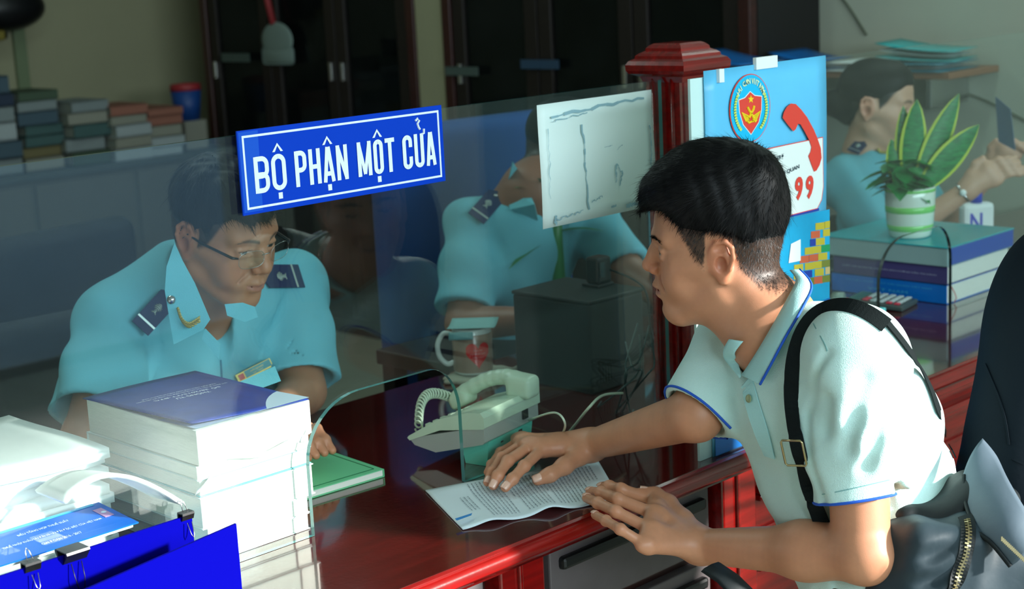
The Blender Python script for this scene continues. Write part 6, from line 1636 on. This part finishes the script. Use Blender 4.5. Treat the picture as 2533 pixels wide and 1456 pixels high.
tx = MB(); add_text(tx, 'HẢI QUAN', cN+exn*.006+eyn*.003, exn, eyn, .026, .005, off=.0025); add_text(tx, 'VIỆT NAM', cN+exn*.006-eyn*.0025, exn, eyn, .020, .003, off=.0025); o = tx.build('name_lettering', M_GOLD, None); unparent_space(o, of1)
collar_wing(s1, [(590, 945), (680, 905), (695, 942), (640, 962)], 2.1, of1, name='pocket_flap', off=.002, dfl=2.6)
ribbon_on(s1, 'front_placket', [(545, 890), (548, 930), (549, 980)], .004, mat('uniform_seam', srgb(60, 130, 160), .8), of1, .0006, .0006, 12, 2.1)
# trousers and chair under the counter
def seated_legs(pel, f_, l_, root, m, seat=.50):
    s = SDF(); h0 = np.array([pel[0], pel[1], seat+.09])
    for s_ in (-1, 1):
        hp_ = h0+l_*.09*s_; kn = hp_+f_*.42; kn[2] = seat+.05; an_ = kn+f_*.02; an_[2] = .10; s.chain([hp_, kn, an_], [.085, .062, .05], .03)
    s.cone(h0, h0+np.array([0, 0, .14]), .13, .12, .04); v_, f2 = s.mesh(.01); raw_obj('trousers', v_, f2, m, root)
    for s_ in (-1, 1):
        q = h0+l_*.09*s_+f_*.44; q[2] = .045; t_ = SDF(); t_.chain([q-f_*.03, q+f_*.16], [.04, .03], .02); t_.plane((0, 0, .002), (0, 0, -1)); v_, f2 = t_.mesh(.008); raw_obj('shoe', v_, f2, M_BLACK, root)
fh1 = np.array([-.1, -1, 0.]); fh1 /= np.linalg.norm(fh1); lh1 = np.array([1., -.1, 0])
seated_legs((BE1[0], BE1[1]+.02), np.array([0, -.75, 0.])*1.0, lh1, of1, M_TR)
c1 = chair((1.72, 2.86, 0), math.radians(-92), M_CHD, 'black office chair of the older officer behind the left pane', .46, .40, arms=False)

# ---------------- second officer (head hidden behind the taped sheet)
of2 = thing('person', 'officer on a blue chair, face hidden by the white sheet', 'person', (2.75, 2.95, 0))
t2 = 3.72
R2 = eul(math.radians(-62), .25, 0); T2 = at(1400, 392, 3.74)
h2 = head_sdf(smile=.2); h2.xf(R2, T2)
def H2(p): return R2@np.array(p)+T2
NB2 = at(1318, 470, 3.70); RS2 = at(1170, 560, 3.72); LS2 = at(1450, 520, 3.84); CH2 = at(1300, 640, 3.80); BE2 = at(1290, 840, 3.88)
RE2 = at(1150, 800, 3.62); RW2 = at(1330, 790, 3.50); LE2 = at(1545, 668, 3.72); LW2 = at(1640, 735, 3.62)
b2 = SDF().merge(h2); b2.cone(H2((-.02, 0, -.03)), NB2, .056, .060, .03); b2.cone(NB2, CH2, .06, .09, .05); b2.cone(CH2, BE2, .09, .09, .05); b2.cone(NB2, RS2, .045, .04, .04); b2.cone(NB2, LS2, .045, .04, .04)
b2.chain([RS2, RE2, RW2], [.046, .042, .028], .02); b2.chain([LS2, LE2, LW2], [.046, .042, .028], .02)
for W_, E_ in ((RW2, RE2), (LW2, LE2)):
    d_ = (W_-E_)/np.linalg.norm(W_-E_); sd = np.cross(d_, [0, 0, 1.]); sd /= np.linalg.norm(sd); mm = [W_+d_*.078+sd*k_ for k_ in (-.026, -.009, .009, .026)]; palm(b2, W_, mm, W_+d_*.03+sd*.03)
    for m_ in mm: finger(b2, [m_, m_+d_*.038+np.array([0, 0, .004]), m_+d_*.060+np.array([0, 0, -.008]), m_+d_*.074+np.array([0, 0, -.02])], .009, .0075)
    b2.chain([W_+d_*.03+sd*.03, W_+d_*.06+sd*.048, W_+d_*.086+sd*.05+np.array([0, 0, -.01])], [.013, .011, .009], .008)
V, F = b2.mesh(.004); P2 = (V-T2)@R2; inh = (np.abs(P2[:, 0]) < .14) & (np.abs(P2[:, 1]) < .095) & (P2[:, 2] > -.125) & (P2[:, 2] < .17)
SK2 = np.array(srgb(150, 100, 78)[:3]); C = np.tile(SK2, (len(V), 1)); C[inh] = head_cols(P2[inh], SK2, hl1); raw_obj('body', V, F, M_SKIN, of2, C)
for y in (-.031, .031): eye_obj(of2, R2, T2, y)
hm = SDF(); hm.ell((-.010, 0, .060), (.100, .081, .084), .01); hm.ell((.040, 0, .088), (.060, .064, .050), .02)
hcut = lambda P: np.interp(P[:, 0], [-.12, -.09, -.06, -.03, .0, .02, .04, .052, .068, .080, .13], [-.035, -.03, -.005, .030, .040, .012, .018, .052, .070, .078, .072])-P[:, 2]
hm.fn(hcut, (-1, -1, -1), (1, 1, 1), .006, 'i'); hm.xf(R2, T2); hV, hF = hm.mesh(.005); raw_obj('hair', hV, hF, M_HAIR, of2)
s2, (f2_, l2_, u2_, RT2) = officer_torso(NB2, RS2, LS2, CH2, BE2, np.array([.35, -.95, 0]), .95, .115)
s2.chain([RS2, RS2*.5+RE2*.5, RS2*.12+RE2*.88], [.058, .066, .070], .03); s2.chain([LS2, LS2*.5+LE2*.5, LE2*1.04-LS2*.04], [.056, .060, .066], .03)
s2.fn(lambda P: .0045*np.sin(((P-CH2)@l2_)*50+((P-CH2)@u2_)*26), (2, 2, .5), (3.4, 3.6, 1.5), op='d')
s2.cone(NB2-u2_*.03+f2_*.02, NB2+u2_*.12, .056, .062, .006, 's'); s2.cone(NB2-u2_*.11+f2_*.10, NB2+u2_*.02+f2_*.04, .006, .036, .008, 's')
for S_, E_, q_ in ((RS2, RE2, .86), (LS2, LE2, .99)):
    hm_ = S_+(E_-S_)*q_; d_ = (E_-S_)/np.linalg.norm(E_-S_); s2.fn(lambda P, d_=d_, hm_=hm_: np.maximum(-((P-hm_)@d_), np.linalg.norm((P-hm_)-((P-hm_)@d_)[:, None]*d_, axis=1)-.09), hm_-.12, hm_+.12, .003, 's')
    s2.cone(hm_-d_*.01, hm_+d_*.12, .048, .050, .003, 's')
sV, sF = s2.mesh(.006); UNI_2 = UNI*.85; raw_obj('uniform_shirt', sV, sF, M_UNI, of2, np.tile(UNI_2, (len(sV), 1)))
epaulette(s2, [(1158, 530), (1195, 560), (1250, 495), (1215, 470)], 2.8, of2, dflt_t=3.7)
collar_wing(s2, [(1268, 400), (1255, 470), (1262, 520), (1330, 545), (1322, 505), (1290, 440)], 2.8, of2, dfl=3.6)
gb_ = MB(); 
for (u, v) in ((1292, 490), (1318, 512)): 
    p, g = grab(s2, u, v, 2.8, at(u, v, 3.6), .006); gb_.tube([p+np.array([0, 0, .012]), p, p+np.array([.012, -.01, -.008])], [.004, .006, .003], 6)
o = gb_.build('orange_collar_badges', mat('orange_badge', srgb(230, 160, 60), .5), None, True); unparent_space(o, of2)
seated_legs((BE2[0], BE2[1]), np.array([.25, -.80, 0.]), np.array([.95, .3, 0]), of2, M_TR)
c2 = chair((2.78, 2.70, 0), math.radians(-95), M_CHB, 'blue fabric office chair behind the second officer, left of his shoulder', .62, .72, arms=True)
c3 = chair((2.05, 3.40, 0), math.radians(-80), M_CHD, 'black office chair standing empty between the two officers', .46, .50, arms=True)

# ---------------- the woman at the far end
of3 = thing('person', 'woman officer with hair in a bun, in profile behind the right pane', 'person', (4.0, 2.65, 0))
R3 = eul(math.radians(-69), .14, -.02); T3 = at(2166, 268, 4.42)
h3 = head_sdf(smile=.0, fem=1, eyes=.0018); h3.xf(R3, T3)
def H3(p): return R3@np.array(p)+T3
NB3 = at(2142, 380, 4.46); RS3 = at(2085, 450, 4.36); LS3 = at(2230, 420, 4.62); CH3 = at(2160, 520, 4.50); BE3 = at(2150, 690, 4.52)
RE3 = at(2200, 600, 4.22); RW3 = at(2392, 470, 4.15); LE3 = at(2330, 560, 4.52); LW3 = at(2455, 420, 4.36)
b3 = SDF().merge(h3); b3.cone(H3((-.02, 0, -.03)), NB3, .046, .052, .03); b3.cone(NB3, CH3, .05, .08, .05); b3.cone(CH3, BE3, .08, .08, .05); b3.cone(NB3, RS3, .04, .035, .04); b3.cone(NB3, LS3, .04, .035, .04)
b3.chain([RS3, RE3, RW3], [.040, .036, .024], .02); b3.chain([LS3, LE3, LW3], [.040, .036, .024], .02)
for W_, E_, dn in ((RW3, RE3, .010), (LW3, LE3, .03)):
    d_ = (W_-E_)/np.linalg.norm(W_-E_); sd = np.cross(d_, RC@np.array([0, 0, 1.])); sd /= np.linalg.norm(sd); mm = [W_+d_*.070+sd*k_ for k_ in (-.024, -.008, .008, .024)]; palm(b3, W_, mm, W_+d_*.03+sd*.028)
    for m_ in mm: finger(b3, [m_, m_+d_*.034+np.array([.004, -.004, 0]), m_+d_*.050+np.array([.014, -.012, -dn]), m_+d_*.056+np.array([.026, -.02, -dn])], .0082, .0068)
    b3.chain([W_+d_*.03+sd*.028, W_+d_*.055+sd*.044, W_+d_*.080+sd*.046], [.012, .010, .008], .008)
V, F = b3.mesh(.004); P3 = (V-T3)@R3; inh = (np.abs(P3[:, 0]) < .14) & (np.abs(P3[:, 1]) < .095) & (P3[:, 2] > -.125) & (P3[:, 2] < .17)
def hl3(x, y, z):
    zb = np.interp(x, [-.12, -.06, -.03, -.02, .014, .024, .040, .055, .068, .080, .11], [-.07, -.06, .0, .035, .04, -.0, .02, .045, .062, .075, .085]); return np.clip((z-zb)/.01, 0, 1)*(np.abs(y) < .0765)
SK3 = np.array(srgb(206, 160, 134)[:3]); C = np.tile(SK3, (len(V), 1)); C[inh] = head_cols(P3[inh], SK3, hl3, lips=(.45, .12, .12)); raw_obj('body', V, F, M_SKIN, of3, C)
for y in (-.031, .031): eye_obj(of3, R3, T3, y)
hm = SDF(); hm.ell((-.012, 0, .056), (.101, .080, .082), .01); hm.ell((.036, 0, .080), (.056, .062, .054), .02); hm.ell((-.112, 0, .0), (.042, .045, .040), .012); hm.ell((-.06, 0, -.01), (.05, .062, .05), .02)
hm.fn(lambda P: np.interp(P[:, 0], [-.2, -.09, -.06, -.03, -.01, .016, .03, .050, .064, .080, .13], [-.08, -.07, -.05, -.01, .030, .032, .006, .030, .055, .075, .075])-P[:, 2], (-1, -1, -1), (1, 1, 1), .006, 'i')
hm.xf(R3, T3); hV, hF = hm.mesh(.004); raw_obj('hair', hV, hF, M_HAIR, of3)
s3, (f3_, l3_, u3_, RT3) = officer_torso(NB3, RS3, LS3, CH3, BE3, np.array([.70, -.72, 0]), .85, .10)
s3.chain([RS3, RS3*.5+RE3*.5, RS3*.1+RE3*.9], [.050, .060, .062], .03); s3.chain([LS3, LS3*.5+LE3*.5, LS3*.2+LE3*.8], [.050, .056, .058], .03)
s3.fn(lambda P: .004*np.sin(((P-CH3)@f3_)*60+((P-CH3)@u3_)*30), (3, 2, .5), (4.8, 3.6, 1.5), op='d')
s3.cone(NB3-u3_*.04, NB3+u3_*.012, .072, .060, .03); s3.cone(NB3-u3_*.02+f3_*.01, NB3+u3_*.12, .050, .054, .006, 's'); s3.cone(NB3-u3_*.09+f3_*.10, NB3+u3_*.03+f3_*.04, .006, .030, .008, 's')
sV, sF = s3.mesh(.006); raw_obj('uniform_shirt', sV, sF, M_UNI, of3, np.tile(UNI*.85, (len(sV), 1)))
epaulette(s3, [(2100, 375), (2122, 388), (2146, 362), (2126, 345)], 3.6, of3, button=False, dflt_t=4.4)
p, g = grab(s3, 2175, 378, 3.6, at(2175, 378, 4.4), .004); o = MB().tube([p+np.array([-.01, 0, .01]), p, p+np.array([.014, -.01, -.002])], .004, 6).build('gold_collar_badge', M_GOLD, None, True); unparent_space(o, of3)
seated_legs((BE3[0], BE3[1]+.1), np.array([.6, -.55, 0.]), np.array([.7, .7, 0]), of3, M_TR)
c4 = chair((3.86, 2.78, 0), math.radians(-50), M_CHD, 'dark office chair behind the woman officer', .48, .52, arms=False)
w4 = thing('wrist_watch', 'small pale wrist watch on the woman officer’s forearm', 'watch', tuple(RW3)); dW = (RW3-RE3)/np.linalg.norm(RW3-RE3); a_ = np.cross(dW, [0, 0, 1.]); a_ /= np.linalg.norm(a_); b_ = np.cross(dW, a_)
o = MB().tube([RW3-dW*.012+a_*.027*math.cos(k*.4)+b_*.027*math.sin(k*.4) for k in range(17)], .004, 6).build('strap', M_STEEL, None, True); unparent_space(o, w4); o = MB().ball(tuple(RW3-dW*.012+(CAM-RW3)/np.linalg.norm(CAM-RW3)*.028), .009, 8).build('dial', M_WHITE, None, True); unparent_space(o, w4)
ps_ = thing('paper_slip', 'blue-grey paper slip held up by the woman officer at the far right', 'paper', tuple(at(2490, 320, 4.25)))
q = [at(2462, 238, 4.28), at(2500, 270, 4.2), at(2512, 372, 4.2), at(2470, 350, 4.28)]; o = mesh_obj('slip', q, [(0, 1, 2, 3)], mat('blue_grey_paper', srgb(110, 130, 160), .6)); unparent_space(o, ps_); solidify(o, .001)
# ================================================================ document, straps and bag
dc = thing('document', 'white typed sheets with wavy lower edge under the visitor’s hands', 'document', tuple(atz(1300, 1220, CT)))
A_, B_, C_, D_ = atz(1052, 1210, CT+.004), atz(1145, 1306, CT+.004), atz(1562, 1205, CT+.003), atz(1478, 1134, CT+.003)   # corners: top-left, bottom-left, bottom-right, far
E_ = atz(1472, 1262, CT+.004)
def sheet(u, v, h=0):
    lo_ = B_*(1-u)+(E_*.35+C_*.65+np.array([-.01, -.012, 0]))*u; hi_ = A_*(1-u)+D_*u
    p = lo_*(1-v)+hi_*v; lift = (1-v)**3*(.010*math.exp(-((u-.55)/.10)**2)+.007*math.exp(-((u-.18)/.10)**2)+.004*math.exp(-((u-.9)/.1)**2))+.0035*math.exp(-((v-.9)/.1)**2)*math.exp(-((u-.25)/.2)**2)
    return p+np.array([0, 0, lift+h-.0022])
for k in (0, 1):
    mb = MB(); mb.grid(lambda u, v: tuple(sheet(u, v*(1-.01*k)+.01*k, .0009*k)), 44, 22); o = mb.build('sheet', mat('printed_paper', srgb(214, 228, 234), .6) if k == 0 else bpy.data.materials['printed_paper'], None, True); unparent_space(o, dc); solidify(o, .0006, -1)
M_INK = mat('print_ink', srgb(96, 112, 124), .6)
tx = MB(); rr = random.Random(31)
exd = (D_-A_); 
def pt_(u, v): return sheet(u, v, .0022)
nl = 37
for i in range(nl):
    u = .13+.80*i/(nl-1)
    if i in (3, 12): continue
    v0 = .90; v1 = .10
    if i < 3: v0, v1 = .66, .30
    if i == 13 or i == 22: v1 = .45
    if i > 32: v0, v1 = .86, .50
    v = v0
    while v > v1:
        L_ = rr.uniform(.015, .06); ve = max(v-L_, v1); n = 2
        w_ = .0042 if i >= 3 else .005
        seg = [pt_(u-w_*.5/.4, v), pt_(u+w_*.5/.4*.6, v), pt_(u+w_*.5/.4*.6, ve), pt_(u-w_*.5/.4, ve)]
        # letters as short ticks
        m_ = max(2, int((v-ve)/.0085))
        for q in range(m_):
            a_ = v+(ve-v)*q/m_; b_ = a_+(ve-v)/m_*.62; hh = rr.choice((.7, .7, 1.0, .8))
            s0, s1_ = pt_(u-.0042*hh, a_), pt_(u+.0036, a_); s2_, s3_ = pt_(u+.0036, b_), pt_(u-.0042*hh, b_)
            tx.add([s0, s1_, s2_, s3_], [(0, 1, 2, 3), ])
        v = ve-.012
o = tx.build('typed_lines', M_INK, None); unparent_space(o, dc); o['kind'] = 'stuff'
cp = MB(); cp.add([atz(1125, 1282, CT+.012), atz(1168, 1268, CT+.012), atz(1166, 1274, CT+.012), atz(1130, 1287, CT+.012)], [(0, 1, 2, 3)]); o = cp.build('blue_mark', mat('blue_mark', srgb(40, 130, 200), .5), None); unparent_space(o, dc)
# thin plastic sleeve edge beyond the sheets
def slv(u, v): 
    p = B_*(1-u)+E_*u+np.array([.02*u, -.004-.030*math.sin(u*math.pi)*(v), 0]); return (p[0]+.01, max(p[1], YF+.016), CT+.0012+.0004*v)
# shoulder bag straps on the shirt
M_STRAP = mat('dark_grey_webbing', srgb(26, 32, 33), .85, bump=.4, bscale=800, spec=.08)
bg = thing('shoulder_bag', 'dark grey backpack with brass zip hanging at the visitor’s hip', 'bag', tuple(at(2330, 1380, 2.15)*np.array([1, 1, 1])))
ribbon_on(sh0, 'strap', [(2190, 808), (2135, 770), (2070, 757), (2012, 785), (1976, 850), (1962, 940), (1967, 1040), (1983, 1120), (2004, 1200), (2024, 1262), (2036, 1296)], .023, M_STRAP, bg, .005, .002, 60, 1.7, .5)
ribbon_on(sh0, 'rear_strap', [(2190, 800), (2244, 868), (2294, 955), (2326, 1045), (2354, 1125)], .012, M_STRAP, bg, .003, .002, 40, 1.7)
p, g = on(1983, 1118, .012); g = g*.4+(CAM-p)/np.linalg.norm(CAM-p)*.6; g /= np.linalg.norm(g); a_ = on(1998, 1200, .006)[0]-on(1970, 1060, .006)[0]; a_ /= np.linalg.norm(a_); b_ = np.cross(g, a_); b_ /= np.linalg.norm(b_)
M_BRASS = mat('dull_brass', srgb(176, 160, 120), .3, metal=.9)
bk_ = MB(); R_ = [p+a_*x*.020+b_*y*.0155+g*.002 for x, y in ((-1, -.85), (-.85, -1), (.85, -1), (1, -.85), (1, .85), (.85, 1), (-.85, 1), (-1, .85), (-1, -.85))]; bk_.tube(R_, .0016, 6); o = bk_.build('buckle', M_BRASS, None, True); unparent_space(o, bg)
M_BAG = mat('dark_nylon', srgb(40, 54, 62), .55, bump=.25, bscale=50, var=.08, vscale=14, spec=.35); M_BAG2 = mat('black_nylon', srgb(18, 25, 28), .6, bump=.2, bscale=80, spec=.3)
bd = SDF()
c0 = at(2350, 1420, 2.22)
rx, ry_, rz_ = RC@np.array([1., 0, 0]), RC@np.array([0, 1., 0]), RC@np.array([0, 0, 1.])
bl = np.stack([rx, rz_, -ry_], 1)
def rot2(a): return np.stack([rx*math.cos(a)+ry_*math.sin(a), rz_, -(ry_*math.cos(a)-rx*math.sin(a))], 1)
bd.rbox(at(2318, 1432, 2.215), (.062, .055, .082), .026, .01, rot2(.10)); bd.rbox(at(2468, 1470, 2.25), (.125, .065, .085), .03, .02, rot2(.50))
bd.rbox(at(2360, 1510, 2.26), (.14, .07, .11), .03, .03, rot2(.2))
bd.fn(lambda P: (.0045*np.sin(((P-c0)@ry_)*170+((P-c0)@rx)*75+1.5*np.sin(((P-c0)@rx)*45))*np.exp(-(((P-c0)@rx+.035)/.035)**2)*np.exp(-(((P-c0)@ry_+.01)/.05)**2)+.0016*np.sin(((P-c0)@rx)*90+((P-c0)@ry_)*50)), (1, .3, .3), (2.6, 1.6, 1.3), op='d')
bV, bF = bd.mesh(.0035); raw_obj('bag_body', bV, bF, M_BAG, bg)
ld = SDF(); ld.rbox(at(2335, 1276, 2.27), (.078, .05, .030), .022, .02, rot2(-.20)); ld.rbox(at(2418, 1250, 2.27), (.045, .05, .045), .03, .04, rot2(.3))
ld.fn(lambda P: .003*np.sin(((P-c0)@rx)*80+((P-c0)@ry_)*95), (1, .3, .3), (2.6, 1.6, 1.4), op='d')
lV, lF = ld.mesh(.004); raw_obj('bag_lid', lV, lF, M_BAG2, bg)
# zipper with teeth
zp = [(2392, 1285), (2396, 1320), (2388, 1370), (2372, 1420), (2352, 1470), (2335, 1510)]
ribbon_on(bd, 'zip_tape', [(2386, 1275)]+zp, .020, M_BAG2, bg, .0005, .001, 40, 1.6)
Q = spline([(a, b, 0) for a, b in zp], 60); tz = MB(); pl = None
for i, q in enumerate(Q):
    p, g = hit(bd, q[0], q[1], 1.6)
    if p is None: continue
    if pl is not None:
        t_ = p-pl; t_ /= np.linalg.norm(t_)+1e-9; s_ = np.cross(g, t_); tz.box(p+g*.0022+s_*(.0016 if i % 2 else -.0016), (.0052, .0022, .0016), np.stack([s_, t_, np.cross(s_, t_)], 1))
    pl = p
o = tz.build('zip_teeth', M_BRASS, None); unparent_space(o, bg)
# pale flap folded up behind
fp = [[(2385, 1175, 2.25), (2400, 1120, 2.26), (2430, 1085, 2.27)], [(2388, 1240, 2.22), (2425, 1190, 2.2), (2465, 1130, 2.25)], [(2415, 1310, 2.18), (2460, 1250, 2.16), (2495, 1190, 2.2)], [(2455, 1345, 2.16), (2500, 1310, 2.13), (2535, 1260, 2.16)], [(2500, 1400, 2.15), (2545, 1370, 2.12), (2580, 1330, 2.15)]]
FP = [[at(*q) for q in r] for r in fp]
def flapf(u, v):
    row = [spline([FP[i][j] for i in range(5)], 20) for j in range(3)]; i = min(20, int(round(u*20))); a_, m_, b_ = row[0][i], row[1][i], row[2][i]; return a_*(1-v)**2+m_*2*v*(1-v)+b_*v*v
mb = MB(); rows = [spline([FP[i][j] for i in range(5)], 20) for j in range(3)]
mb.grid(lambda u, v: tuple((lambda i: rows[0][i]*(1-v)**2+rows[1][i]*2*v*(1-v)+rows[2][i]*v*v)(int(round(u*20)))), 21, 12); o = mb.build('flap', mat('slate_nylon', srgb(84, 98, 110), .6, bump=.2, bscale=60, spec=.3), None, True); unparent_space(o, bg); solidify(o, .004)
o = MB().tube([r_+(CAM-r_)*.002 for r_ in rows[0]], .0035, 6).build('flap_piping', M_BAG2, None, True); unparent_space(o, bg)
zt = MB()
for i in range(16):
    p = at(2478+i*3.6, 1332+i*3.4, 2.115); zt.box(p, (.0022, .002, .006), bl)
o = zt.build('flap_zip_teeth', M_BRASS, None); unparent_space(o, bg)
# pull ring
o = MB().tube([at(2376+8*math.cos(k*.7), 1216+5*math.sin(k*.7), 2.24) for k in range(8)], .001, 5).build('pull_ring', M_BRASS, None, True); unparent_space(o, bg)
lw_ = MB().tube([at(1758, 1402, 2.27), at(1800, 1430, 2.25), at(1850, 1480, 2.22)], .022, 8, flat=.25).build('lower_strap', M_BAG2, None, True); unparent_space(lw_, bg)
# black padded seat at the right edge
st_ = thing('padded_seat', 'black leather padded seat back rising at the right edge behind the bag', 'chair', (2.2, .95, 0))
ss = SDF(); ctr = at(2570, 1010, 2.42)
ss.ell(at(2600, 880, 2.42), (.105, .09, .20), .03, bl); ss.ell(at(2540, 1180, 2.40), (.100, .09, .17), .06, bl); ss.ell(at(2680, 1000, 2.44), (.13, .09, .26), .05, bl); ss.cone(at(2540, 1300, 2.40), at(2560, 1440, 2.42), .11, .11, .05)
sV, sF = ss.mesh(.006); raw_obj('backrest', sV, sF, mat('black_leather', srgb(10, 20, 28), .8, bump=.15, bscale=120, spec=.15), st_)
ribbon_on(ss, 'seam', [(2438, 900), (2452, 935), (2472, 985), (2488, 1040), (2496, 1100)], .003, bpy.data.materials['black_leather'], st_, .0008, .0015, 30, 1.8)
ribbon_on(ss, 'seam', [(2505, 1135), (2520, 1142), (2532, 1148)], .003, bpy.data.materials['black_leather'], st_, .0008, .0015, 10, 1.8)
b0 = at(2560, 1440, 2.42); 
MBs = MB(); MBs.bx(b0[0]-.22, b0[0]+.2, b0[1]-.22, b0[1]+.16, .42, .52, .03); o = MBs.build('seat', bpy.data.materials['black_leather'], None); unparent_space(o, st_); smooth_angle(o, 50)
o = MB().tube([(b0[0], b0[1], .08), (b0[0], b0[1], .43)], .03, 12).build('column', M_STEEL, None, True); unparent_space(o, st_)
for k in range(5):
    a_ = k*1.2566; o = MB().tube([(b0[0], b0[1], .08), (b0[0]+.28*math.cos(a_), b0[1]+.28*math.sin(a_), .03)], [.028, .025], 8).build('leg', M_BLACK, None, True); unparent_space(o, st_)
o = MB().tube([(b0[0], b0[1], .5), (b0[0], b0[1], .62)], .05, 10).build('back_bar', M_BLACK, None, True); unparent_space(o, st_)
